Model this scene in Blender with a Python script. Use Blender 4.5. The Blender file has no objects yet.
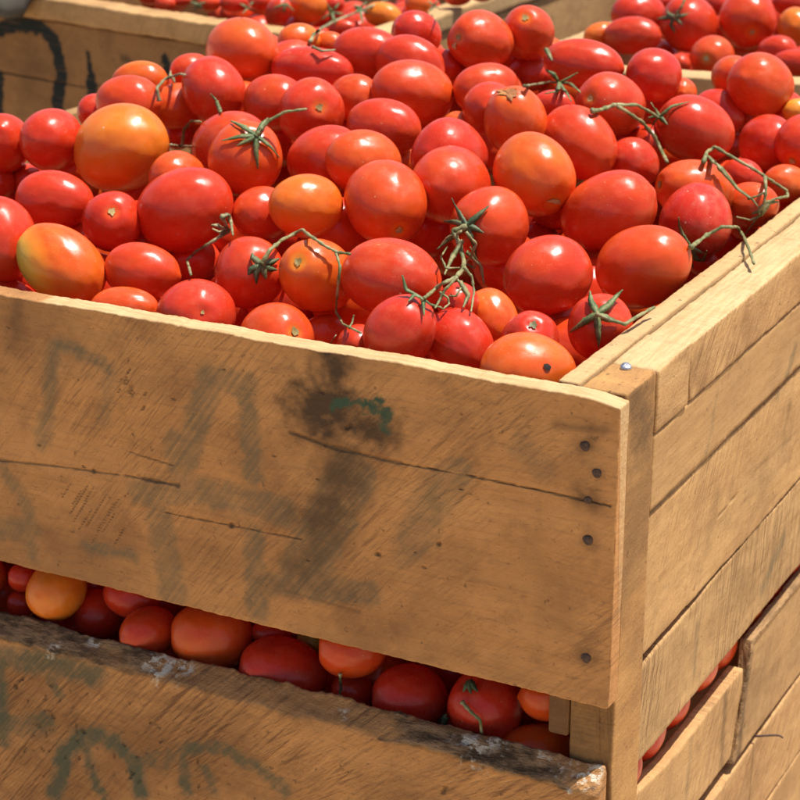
import bpy, bmesh, math
import numpy as np
from mathutils import Vector, Matrix
# calibrated camera: focal length in pixels of an 800 px frame, axes and position in metres
CF = 2125.962
CR = [0.887479, 0.460848, 0.000584]
CU = [-0.162159, 0.311091, 0.936444]
CFW = [-0.431377, 0.831169, -0.350817]
CO = [0.417389, -1.079645, 0.432492]
SUN = (.24, .22, .94)      # towards the sun
SUNE = 4.8
SKY = .10
EXPO = .38
T = [
['M', 'm1', -0.4914, 0.0633, 0.015, 0.0266, 0.0319, -0.517, 0.479, 0.709, 0.2, '', 'red tomato cut by the left frame edge, touching the yellow-flanked one'],
['M', 'm2', -0.435, 0.0568, 0.0072, 0.0261, 0.0354, -0.876, -0.013, 0.482, 0.52, '', 'oval orange-red tomato with a yellow flank, lying on the front rim at far left'],
['M', 'm3', -0.4813, 0.0549, -0.0251, 0.0154, 0.0231, 0.573, 0.761, -0.305, 0.12, '', 'dark red tomato wedged under the yellow-flanked tomato in the front left corner'],
['M', 'm4', -0.3831, 0.0785, 0.0036, 0.0199, 0.0276, -0.976, -0.202, 0.087, 0.3, '', 'dull red oval tomato below the big deep red one, right of the yellow-flanked one'],
['M', 'm5', -0.3702, 0.0368, -0.0097, 0.0154, 0.0248, -0.952, -0.301, -0.057, 0.42, '', 'flat orange-red tomato half sunk behind the front rim, right of the yellow-flanked one'],
['M', 'm6', -0.318, 0.0442, -0.0096, 0.0265, 0.0289, 0.628, -0.661, 0.41, 0.15, 'dot', 'glossy bright red round tomato on the front rim with one small pale dot'],
['M', 'm7', -0.2561, 0.0432, -0.0155, 0.0247, 0.0273, 0.793, -0.388, 0.47, 0.35, 'scar', 'red tomato on the front rim with a greenish scar on its right side'],
['M', 'm8', -0.3123, 0.1044, 0.0059, 0.0252, 0.0267, 0.704, -0.501, 0.504, 0.25, 'calyx', 'red tomato with a dark curled calyx, left of the orange one under the vine'],
['M', 'm9', -0.2617, 0.1076, 0.0101, 0.0249, 0.0336, 0.028, -0.848, 0.529, 0.55, 'scar', 'tall orange tomato with a pale scar under the arched vine stem'],
['M', 'm10', -0.2537, 0.1034, -0.0299, 0.0148, 0.0181, 0.595, 0.791, -0.145, 0.3, '', 'shaded tomato deep in the dark gap below the tall orange tomato at the front rim'],
['M', 'm11', -0.2067, 0.1099, 0.0146, 0.0271, 0.0361, -0.995, -0.065, 0.078, 0.25, '', 'large oval red tomato with white specks, above the tomato with the twisted green vine'],
['M', 'm12', -0.1642, 0.0422, 0.0046, 0.0226, 0.0263, 0.57, 0.089, 0.817, 0.12, 'calyx', 'pinkish red tomato on the front rim hanging from the twisted green vine'],
['M', 'm13', -0.1374, 0.0721, -0.0082, 0.021, 0.0262, -0.845, 0.245, 0.476, 0.08, '', 'crimson oval tomato on the front rim, right of the one hanging from the twisted vine'],
['M', 'm14', -0.1964, 0.0449, -0.0099, 0.014, 0.0168, -0.324, 0.889, -0.324, 0.2, '', 'small red tomato on the front rim tucked left of the one on the twisted vine'],
['M', 'm15', -0.1502, 0.095, 0.0107, 0.0135, 0.0162, 0.058, 0.962, -0.267, 0.18, '', 'small red tomato behind the loops of the twisted green vine'],
['M', 'm16', -0.1346, 0.1138, -0.0026, 0.0169, 0.0214, -0.688, 0.363, 0.628, 0.5, '', 'shaded brownish orange tomato deep between the crimson one and the large deep red one'],
['M', 'm17', -0.0953, 0.0866, -0.0046, 0.019, 0.0234, 0.332, -0.58, 0.744, 0.12, 'dry', 'speckled red tomato with a dry stem stub, behind the orange tomato with a black hole'],
['M', 'm18', -0.0781, 0.0454, -0.0087, 0.0251, 0.0316, 0.697, 0.692, -0.19, 0.5, 'hole', 'orange-red tomato with a small black hole on the front rim beside the corner post'],
['M', 'm19', -0.0692, 0.1389, -0.0061, 0.022, 0.0239, 0.177, -0.699, 0.693, 0.2, 'calyx', 'red tomato with a large splayed green calyx in the front right corner'],
['M', 'm20', -0.1252, 0.1819, 0.0086, 0.0276, 0.0331, 0.486, 0.864, 0.135, 0.25, '', 'large smooth deep red tomato above the speckled one, left of the splayed calyx'],
['M', 'm21', -0.0811, 0.2464, 0.0044, 0.029, 0.0355, -0.895, -0.018, -0.446, 0.38, '', 'large glossy orange-red tomato leaning on the right rim behind the splayed calyx'],
['M', 'm22', -0.1879, 0.2215, 0.0253, 0.0279, 0.0302, -0.179, -0.982, 0.055, 0.3, 'calyx', 'round red tomato with a dark green calyx on its left, top of the twisted vine'],
['M', 'm23', -0.1322, 0.3044, 0.0221, 0.0288, 0.0378, -0.863, -0.078, -0.499, 0.28, '', 'oval red tomato with faint specks, right of the green-scratched orange-red one'],
['M', 'm24', -0.1885, 0.2986, 0.0449, 0.0298, 0.0334, 0.748, -0.487, -0.45, 0.52, 'slit', "orange-red tomato with a short green scratch at lower right, in the heap's middle"],
['M', 'm25', -0.1829, 0.3276, 0.0145, 0.0185, 0.0222, 0.266, 0.944, -0.196, 0.3, '', 'red tomato showing a sliver under the one with the green scratch'],
['M', 'm26', -0.1937, 0.3209, -0.0129, 0.0156, 0.0188, 0.332, 0.923, -0.194, 0.15, '', 'small red tomato in the hole between the green-scratched and the large deep red tomatoes'],
['M', 'm27', -0.2378, 0.2626, 0.0383, 0.0296, 0.0356, -0.099, 0.966, -0.238, 0.28, '', 'smooth bright red tomato just right of and above the round one with a pale scar'],
['M', 'm28', -0.2629, 0.3118, 0.0475, 0.0276, 0.0331, 0.082, 0.975, -0.205, 0.1, '', 'crimson tomato with pale specks behind the smooth bright red one in mid heap'],
['M', 'm29', -0.2645, 0.2125, 0.0344, 0.0298, 0.0326, 0.667, -0.614, -0.421, 0.36, 'scar', 'large round orange-red tomato with a pale scar at its bottom, centre left of the heap'],
['M', 'm30', -0.3154, 0.1859, 0.0322, 0.0234, 0.0281, 0.5, 0.854, -0.144, 0.6, '', 'smooth orange tomato left of the large round one with a pale bottom scar'],
['M', 'm31', -0.3551, 0.1936, 0.0193, 0.0202, 0.0243, 0.439, 0.884, -0.161, 0.27, '', 'dull red tomato tucked left of the smooth orange tomato'],
['M', 'm32', -0.3553, 0.2859, 0.0387, 0.0272, 0.0326, -0.92, 0.19, -0.344, 0.27, '', 'left of two pinkish red tomatoes pressed together like one lobed fruit'],
['M', 'm32b', -0.3104, 0.2633, 0.0467, 0.025, 0.0303, 0.6, 0.727, -0.334, 0.4, '', 'right, orange-shouldered one of two tomatoes pressed together like one lobed fruit'],
['M', 'm33', -0.4005, 0.2445, 0.0434, 0.0284, 0.0307, 0.524, -0.364, 0.77, 0.42, 'calyx', 'orange-red tomato wearing a green star calyx with a long stem pointing right'],
['M', 'm34', -0.4371, 0.2849, 0.0381, 0.0293, 0.0352, -0.846, 0.181, -0.501, 0.26, '', 'red tomato right behind the one with the green star calyx'],
['M', 'm35', -0.4028, 0.1643, 0.0241, 0.031, 0.0378, -0.886, -0.203, -0.417, 0.18, '', 'big deep red oval tomato with dust specks, right below the big orange tomato'],
['M', 'm36', -0.4433, 0.2165, 0.0309, 0.0202, 0.0242, 0.062, 0.974, -0.217, 0.4, '', 'salmon red tomato peeking over the big deep red one, right of the big orange tomato'],
['M', 'm37', -0.5119, 0.2437, 0.0386, 0.0347, 0.0416, -0.892, 0.102, -0.441, 0.68, '', 'big orange tomato, the most yellow-orange of the heap, at upper left'],
['M', 'm38', -0.5717, 0.2366, 0.0405, 0.025, 0.03, -0.235, 0.945, -0.228, 0.15, '', "dark red tomato with water specks touching the big orange tomato's left side"],
['M', 'm39', -0.6187, 0.2341, 0.0334, 0.0237, 0.0284, -0.511, 0.62, -0.595, 0.25, '', 'red tomato cut by the left frame edge, highest there, below the black painted letter'],
['M', 'm40', -0.5082, 0.1515, 0.0207, 0.0221, 0.0304, -0.964, -0.263, 0.027, 0.2, '', 'dull red oval tomato below the big orange tomato, above the yellow-flanked one'],
['M', 'm41', -0.6088, 0.25, 0.0, 0.0144, 0.0173, -0.699, 0.674, -0.241, 0.2, '', 'small red tomato in the nook below the water-specked dark red one'],
['M', 'm42', -0.6244, 0.2317, 0.0008, 0.0151, 0.0181, -0.708, 0.664, -0.241, 0.2, '', 'sliver of red tomato at the left frame edge between two larger red ones'],
['M', 'm43', -0.4475, 0.1379, 0.0152, 0.0223, 0.0242, 0.461, -0.68, 0.57, 0.14, 'scar', 'small glossy red tomato with a round cream scar, below the big orange tomato'],
['M', 'm44', -0.498, 0.162, -0.0113, 0.0149, 0.0179, -0.973, 0.156, -0.171, 0.2, '', 'sliver of red tomato behind the yellow-flanked one, left of the cream-scarred one'],
['M', 'm45', -0.4034, 0.1773, -0.0193, 0.0183, 0.022, 0.105, 0.964, -0.244, 0.14, '', 'dark shaded tomato beneath the dried vine stem under the big deep red one'],
['M', 'm47', -0.5615, 0.3284, 0.0519, 0.0244, 0.0292, -0.994, 0.022, -0.107, 0.35, '', 'pinkish salmon tomato just above and behind the big orange tomato'],
['M', 'm48', -0.5889, 0.3853, 0.0565, 0.0185, 0.0251, -0.97, -0.24, -0.05, 0.5, '', "orange-red tomato with yellowish top at the heap's back left, before the painted crate"],
['M', 'm49', -0.5991, 0.3362, 0.0397, 0.0157, 0.0188, -0.09, 0.974, -0.206, 0.2, '', 'small red tomato at the back left, half behind the pinkish salmon one'],
['M', 'm50', -0.5489, 0.378, 0.0408, 0.0199, 0.024, 0.494, 0.869, 0.039, 0.42, '', 'orange-red tomato squeezed left of the pinkish red one with a dry stem tip'],
['M', 'm51', -0.5624, 0.4248, 0.0602, 0.017, 0.0204, 0.443, 0.888, -0.121, 0.28, '', "pale red tomato at the heap's back, left below the top tomato"],
['M', 'm52', -0.5109, 0.3761, 0.0601, 0.0262, 0.0314, -0.73, 0.543, 0.414, 0.22, '', "pinkish red tomato right below the heap's top left tomato"],
['M', 'm53', -0.5351, 0.4634, 0.073, 0.0308, 0.037, -0.786, 0.592, -0.177, 0.42, '', "large orange-red tomato crowning the heap's top left, against the crate rim behind"],
['M', 'm54', -0.5509, 0.3824, 0.0151, 0.0117, 0.0141, -0.923, 0.343, -0.175, 0.1, '', 'tiny pink tomato patch shaded by the dry curled stem near the big orange tomato'],
['M', 'm55', -0.4538, 0.379, 0.0538, 0.0243, 0.0291, -0.956, 0.253, -0.149, 0.28, '', 'red tomato left behind the one with a star shaped cream scar'],
['M', 'm56', -0.4082, 0.3578, 0.0555, 0.0273, 0.0293, 0.664, -0.665, 0.343, 0.24, 'scar', "red tomato with a cream scar facing the front, right of the long stem's tip"],
['M', 'm57', -0.4669, 0.4627, 0.0641, 0.0202, 0.0373, -0.976, -0.216, 0.031, 0.1, '', "long flat pink tomato dusted with white specks near the heap's back"],
['M', 'm58', -0.507, 0.4981, 0.059, 0.0208, 0.0277, 0.598, 0.798, 0.077, 0.25, '', 'red tomato just behind the long flat pink one'],
['M', 'm59', -0.5206, 0.5341, 0.0716, 0.0159, 0.02, 0.601, 0.795, -0.082, 0.52, '', "orange tomato with a yellow streak at the heap's back beside the vine stem"],
['M', 'm60', -0.5007, 0.5526, 0.0676, 0.0115, 0.0146, -0.991, -0.117, -0.069, 0.5, '', "small orange tomato at the heap's back, right of the stem, against the rim behind"],
['M', 'm61', -0.4452, 0.5204, 0.0695, 0.0241, 0.0319, -0.99, -0.126, -0.069, 0.25, '', "wide smooth red tomato at the heap's back, centre"],
['M', 'm62', -0.4019, 0.4173, 0.0557, 0.0195, 0.0234, -0.977, 0.167, -0.133, 0.38, '', 'small salmon tomato between the cream-scarred one and the big round one behind it'],
['M', 'm64', -0.4313, 0.5877, 0.0767, 0.0203, 0.0244, 0.418, 0.825, -0.379, 0.06, '', "crimson tomato at the heap's back, highest right of centre under the rim corner"],
['M', 'm65', -0.396, 0.5056, 0.069, 0.0237, 0.0313, -0.986, -0.049, 0.162, 0.24, '', 'pinkish red tomato with a bright highlight in front of the crimson back one'],
['M', 'm66', -0.3569, 0.433, 0.0614, 0.0275, 0.0359, 0.664, 0.72, -0.204, 0.34, '', "large broad orange-red tomato at the heap's upper middle"],
['M', 'm67', -0.3382, 0.349, 0.0528, 0.0232, 0.0311, -0.993, -0.086, 0.076, 0.24, '', 'glossy red oval tomato just below the large broad one in the upper middle'],
['M', 'm68', -0.3927, 0.5638, 0.0562, 0.0148, 0.0177, -0.839, 0.516, -0.174, 0.12, '', 'dark red tomato hidden left of the one with two cream marks'],
['M', 'm69', -0.3624, 0.5721, 0.0793, 0.0267, 0.0319, -0.246, -0.937, 0.249, 0.34, 'scar', "red tomato at the heap's top with two cream marks on its left side"],
['M', 'm70', -0.3383, 0.6193, 0.0804, 0.0236, 0.0298, 0.229, -0.746, 0.625, 0.32, 'scar', 'upright red tomato at the top right of the heap with a torn yellow-green scar'],
['M', 'm71', -0.3038, 0.4606, 0.0639, 0.0227, 0.0283, 0.664, 0.744, -0.076, 0.3, '', 'red tomato just under the one with two cream marks'],
['M', 'm72', -0.278, 0.4135, 0.0604, 0.022, 0.0264, -0.28, 0.935, -0.217, 0.26, '', 'narrow red tomato wedged behind the one with a rusty brown top'],
['M', 'm73', -0.2426, 0.3833, 0.0616, 0.0253, 0.0284, -0.029, -0.486, 0.873, 0.46, 'rust', 'orange-red tomato with a rusty brown top, above the green-scratched one'],
['M', 'm74', -0.3036, 0.409, 0.0449, 0.0119, 0.0143, -0.855, 0.482, -0.193, 0.5, '', 'tiny orange patch of a tomato behind the crimson specked one'],
['M', 'm75', -0.1977, 0.4041, 0.0441, 0.0269, 0.0341, -0.86, 0.202, 0.469, 0.3, '', 'long red tomato slanting down to the right, beside the rusty-topped one'],
['M', 'm76', -0.2573, 0.5512, 0.0731, 0.0217, 0.0361, -0.996, -0.069, 0.054, 0.22, '', "wide bright red tomato at the heap's upper right, above the loose green calyx"],
['M', 'm77', -0.3375, 0.6237, 0.0434, 0.0159, 0.0209, -0.995, -0.049, -0.087, 0.12, '', 'dark red tomato in shade below the upright one with the torn scar'],
['M', 'm78', -0.2021, 0.4786, 0.0585, 0.0263, 0.0335, -0.201, -0.921, 0.333, 0.28, 'scar', 'red tomato with a small cream scar under the left end of the thick green vine'],
['M', 'm79', -0.2356, 0.4398, 0.062, 0.0134, 0.0187, -0.994, -0.065, -0.09, 0.12, '', 'dark red tomato beneath the loose green calyx'],
['M', 'm80', -0.1999, 0.5667, 0.0665, 0.0232, 0.0279, 0.066, 0.982, -0.176, 0.06, '', "crimson round tomato at the heap's back right, left of the gap showing the rim behind"],
['M', 'm81', -0.1845, 0.5914, 0.0481, 0.0134, 0.0161, -0.461, 0.862, -0.213, 0.45, '', 'small orange-red tomato peeking right of the crimson round one at the back'],
['M', 'm82', -0.1411, 0.5101, 0.0383, 0.0272, 0.0344, -0.645, -0.651, 0.4, 0.2, 'calyx', 'large pinkish red tomato carrying the thick green vine on its left shoulder'],
['M', 'm83', -0.17, 0.6469, 0.0214, 0.0207, 0.0249, -0.967, 0.181, 0.178, 0.08, '', 'crimson tomato squeezed right behind the one carrying the thick vine'],
['M', 'm84', -0.1369, 0.6584, 0.0469, 0.0274, 0.0329, 0.251, 0.907, -0.337, 0.33, '', "round orange-red tomato topping the heap's right end, in front of the rim behind"],
['M', 'm85', -0.1703, 0.6828, 0.046, 0.0192, 0.023, -0.44, 0.874, -0.206, 0.4, '', "orange-red tomato half hidden left of the one topping the heap's right end"],
['M', 'm86', -0.107, 0.5932, 0.0136, 0.0241, 0.0289, -0.646, 0.728, -0.229, 0.18, '', "speckled crimson tomato below the one topping the heap's right end"],
['M', 'm87', -0.0728, 0.578, 0.0207, 0.0236, 0.0255, -0.072, -0.895, -0.44, 0.22, 'scar', 'red tomato cut by the right frame edge with a pale scar at its foot'],
['M', 'm88', -0.1037, 0.6643, 0.0266, 0.0111, 0.015, 0.792, 0.61, -0.039, 0.85, '', 'yellow-orange tomato patch at the right frame edge behind the red ones'],
['M', 'm89', -0.1612, 0.4278, 0.0273, 0.0186, 0.0223, 0.596, 0.548, -0.587, 0.18, '', 'small pinkish red tomato between the long slanting one and the thick vine'],
['M', 'm90', -0.1038, 0.4087, 0.0174, 0.0242, 0.0325, -0.705, -0.676, 0.217, 0.42, 'scar', 'orange-red tomato at the foot of the thick vine, behind the heavily specked crimson one'],
['M', 'm91', -0.0815, 0.3526, 0.0108, 0.027, 0.0307, 0.164, -0.903, -0.397, 0.03, 'calyx', 'crimson tomato heavily dotted with pale specks, its bent stem hanging over the right rim'],
['M', 'm92', -0.0896, 0.4762, 0.0144, 0.014, 0.0177, -0.986, 0.133, 0.097, 0.15, '', 'small red tomato under the angular vine at right'],
['M', 'm93', -0.0648, 0.512, 0.0027, 0.0158, 0.0196, 0.755, 0.653, -0.06, 0.45, '', 'small orange-red tomato at the right rim near the frame edge'],
['M', 'm94', -0.0667, 0.4342, 0.0042, 0.0183, 0.0219, -0.982, 0.113, -0.152, 0.35, '', 'red tomato behind the angular vine tangle on the right rim'],
['M', 'm95', -0.0755, 0.4449, -0.0162, 0.0108, 0.0129, -0.79, 0.561, -0.245, 0.18, '', 'dark red tomato in the chink between the specked crimson one and the right rim'],
['M', 'm97', -0.0775, 0.3593, -0.0232, 0.0096, 0.0122, -0.988, 0.043, -0.15, 0.1, '', 'dark tomato sliver below the specked crimson one at the right rim'],
['M', 'm98', -0.1783, 0.4974, 0.0262, 0.0153, 0.0183, -0.761, 0.612, -0.217, 0.12, '', 'dark red tomato in shade under the fork of the thick green vine'],
['BR', 'b1', -0.4185, 1.0923, 0.0135, 0.025, 0.0314, 0.715, 0.697, -0.052, 0.1, '', 'crimson tomato at the left end of the right back crate, at the top'],
['BR', 'b2', -0.395, 1.0163, 0.0055, 0.0211, 0.0326, -0.995, -0.059, -0.078, 0.22, '', "wide red tomato at the right back crate's left end, just above the front heap"],
['BR', 'b3', -0.3542, 1.0773, 0.0117, 0.031, 0.0335, -0.188, -0.913, 0.361, 0.2, 'calyx', 'red tomato with a dark green calyx in the right back crate'],
['BR', 'b4', -0.291, 0.9745, -0.0007, 0.0234, 0.0251, 0.08, -0.98, 0.183, 0.38, 'scar', "red tomato with a yellowish round scar, resting on the right back crate's front rim"],
['BR', 'b5', -0.3017, 1.1158, 0.0163, 0.0316, 0.0348, 0.452, -0.842, -0.295, 0.26, 'scar', 'round red tomato with a tan scar, largest in the right back crate'],
['BR', 'b6', -0.2422, 1.1, 0.0144, 0.0211, 0.0253, -0.147, 0.974, -0.174, 0.65, '', 'orange tomato at the right frame edge in the right back crate'],
['BR', 'b7', -0.2361, 1.0158, 0.0043, 0.0164, 0.0211, -0.992, 0.075, -0.104, 0.2, '', 'small glossy red tomato right below the round tan-scarred one'],
['BR', 'b8', -0.2038, 0.9814, 0.0002, 0.015, 0.0279, -0.996, -0.016, -0.091, 0.15, '', 'long pinkish red tomato at the right end of the back rim'],
['BR', 'b9', -0.3159, 0.9462, -0.0041, 0.0111, 0.0134, -0.868, 0.468, -0.167, 0.25, '', 'tiny red tomato low at the back rim, left of the yellow-scarred one'],
['BR', 'b11', -0.4318, 1.0204, 0.0037, 0.0128, 0.0197, 0.735, 0.667, 0.12, 0.6, '', 'flat orange tomato at the left rim of the right back crate'],
['BR', 'b12', -0.2726, 1.1867, 0.0248, 0.0164, 0.0259, 0.819, 0.574, -0.022, 0.12, '', 'crimson tomato at the top right corner of the picture'],
['BR', 'b13', -0.4036, 1.144, 0.0197, 0.0099, 0.0171, -0.996, -0.062, -0.071, 0.1, '', 'dark red tomato at the top edge between two red ones of the right back crate'],
['BR', 'b14', -0.352, 1.1553, 0.021, 0.0132, 0.0158, -0.99, 0.105, -0.097, 0.1, '', 'shaded crimson tomato at the top edge left of the round tan-scarred one'],
['BL', 'l15', -0.9555, 0.9764, -0.0004, 0.0104, 0.0131, -0.981, -0.185, -0.051, 0.25, '', "tiny red tomato at the left back crate's rim, second from the grey sack"],
['BL', 'l14', -0.9926, 1.0011, 0.0021, 0.0105, 0.0157, 0.606, 0.792, -0.073, 0.2, '', 'red tomato sliver in the left back crate, nearest the grey sack'],
['BL', 'l1', -0.7912, 1.019, 0.0042, 0.0216, 0.0259, -0.857, 0.494, -0.148, 0.6, '', 'blurred orange tomato in the left back crate, beside the green stems'],
['BL', 'l2', -0.8087, 0.9837, 0.0004, 0.0146, 0.0225, 0.689, -0.368, 0.624, 0.15, 'calyx', "glossy red tomato with a small green calyx at the left back crate's front rim"],
['BL', 'l3', -0.6905, 1.0132, 0.0033, 0.0145, 0.0229, -0.984, -0.143, 0.108, 0.75, '', 'yellow-orange tomato near the corner of the left back crate'],
['BL', 'l4', -0.6738, 1.0663, 0.0086, 0.0136, 0.0163, -0.997, -0.03, -0.077, 0.55, '', "orange-red tomato at the top edge by the left back crate's right rim"],
['BL', 'l5', -0.7089, 0.9522, -0.0027, 0.0099, 0.0169, -0.977, -0.209, -0.05, 0.2, '', "small flat red tomato at the left back crate's rim under the long stem"],
['BL', 'l6', -0.6963, 0.9655, -0.0016, 0.0066, 0.0079, 0.589, 0.804, -0.082, 0.2, '', "tiny red tomato at the left back crate's rim, right of the small flat one"],
['BL', 'l7', -0.7665, 1.0378, 0.0055, 0.0102, 0.0129, 0.613, 0.787, -0.073, 0.12, '', 'dark red tomato at the top edge behind the green stems of the left back crate'],
['BL', 'l8', -0.9081, 0.9961, 0.0016, 0.0104, 0.0142, 0.606, 0.792, -0.074, 0.3, '', 'small orange-red tomato in the left back crate just right of the dark sliver'],
['BL', 'l9', -0.8798, 1.0051, 0.0025, 0.0115, 0.0178, 0.643, 0.763, -0.066, 0.1, '', 'small crimson tomato between two small ones at the top edge, left back crate'],
['BL', 'l10', -0.8517, 1.0185, 0.0039, 0.0103, 0.013, 0.586, 0.807, -0.078, 0.2, '', 'small red tomato at the top edge left of the glossy one with a calyx'],
['BL', 'l11', -0.9482, 0.9969, 0.0017, 0.0081, 0.0143, 0.643, 0.763, -0.066, 0.12, '', "dark red tomato sliver at the left back crate's rim left of the small orange-red one"],
['BL', 'l12', -0.6434, 1.1071, 0.0127, 0.0103, 0.0164, 0.724, 0.688, -0.047, 0.25, '', "red tomato sliver at the top edge right of the left back crate's corner"],
['BL', 'l13', -0.6227, 1.1272, 0.0147, 0.0091, 0.0141, -0.99, -0.126, -0.06, 0.2, '', 'tiny red tomato sliver at the top edge, rightmost in the left back crate'],
['G', 'g1', -0.5118, 0.047, -0.2426, 0.0155, 0.0159, -0.46, 0.779, -0.427, 0.4, '', 'orange-red tomato cut by the left frame edge in the slot between the front boards'],
['G', 'g2', -0.4774, 0.047, -0.2351, 0.011, 0.0124, -0.802, -0.593, 0.074, 0.12, '', 'dark red tomato behind the yellow one in the slot between the front boards'],
['G', 'g3', -0.481, 0.047, -0.2578, 0.0111, 0.0118, -0.802, -0.593, 0.076, 0.12, '', 'dark crimson tomato low left of the yellow one in the front slot'],
['G', 'g4', -0.4413, 0.0382, -0.2323, 0.0216, 0.026, -0.152, 0.923, 0.354, 0.72, 'ybase', 'yellow-orange tomato in the slot between the front boards'],
['G', 'g5', -0.4196, 0.0574, -0.2566, 0.0189, 0.0204, 0.821, 0.567, -0.061, 0.08, '', 'dark red tomato right of the yellow one in the front slot'],
['G', 'g6', -0.3874, 0.0556, -0.2341, 0.0172, 0.0222, 0.851, 0.481, -0.209, 0.16, '', "red tomato under the upper board, right of the yellow one's dark red neighbour"],
['G', 'g7', -0.3619, 0.0368, -0.2485, 0.0184, 0.0226, 0.438, 0.898, 0.047, 0.3, 'ybase', 'red tomato with a scuffed pale left tip in the front slot'],
['G', 'g8', -0.3165, 0.047, -0.2448, 0.0266, 0.0301, -0.848, -0.529, 0.039, 0.42, '', 'large orange-red tomato filling the front slot, left of the dark maroon one'],
['G', 'g9', -0.2567, 0.0427, -0.2589, 0.0269, 0.0324, -0.885, -0.441, 0.148, 0.08, '', 'dark maroon dusty tomato resting on the barky edge in the front slot'],
['G', 'g10', -0.2785, 0.0667, -0.2425, 0.0091, 0.0161, 0.861, 0.507, -0.026, 0.15, '', 'dark tomato sliver under the upper board between the large orange-red and the maroon ones'],
['G', 'g11', -0.2514, 0.0756, -0.2479, 0.0105, 0.0119, -0.87, -0.493, 0.018, 1.3, '', 'unripe green tomato glimpsed in the front slot'],
['G', 'g12', -0.2035, 0.0466, -0.2295, 0.0196, 0.0243, -0.878, -0.478, 0.01, 0.4, '', 'orange-red tomato under the upper board, right of the green one'],
['G', 'g13', -0.2067, 0.0519, -0.2648, 0.0144, 0.0151, -0.878, -0.478, 0.01, 0.15, '', 'dark red tomato low in the front slot, left of the bright crimson one'],
['G', 'g14', -0.1604, 0.047, -0.2562, 0.0242, 0.0269, -0.889, -0.458, -0.003, 0.02, '', 'bright crimson tomato standing out in the middle of the front slot'],
['G', 'g15', -0.1041, 0.047, -0.2487, 0.025, 0.027, -0.248, -0.369, 0.895, 0.05, 'calyx', 'crimson tomato with a pale curly stem across it in the front slot'],
['G', 'g16', -0.0602, 0.0489, -0.2305, 0.0162, 0.0194, 0.913, 0.406, 0.033, 0.4, '', 'orange-red tomato under the upper board next to the corner post'],
['G', 'g17', -0.0674, 0.0451, -0.2717, 0.0196, 0.0262, 0.911, 0.412, 0.032, 0.48, '', 'orange-red tomato low at the right end of the front slot'],
]
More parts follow.
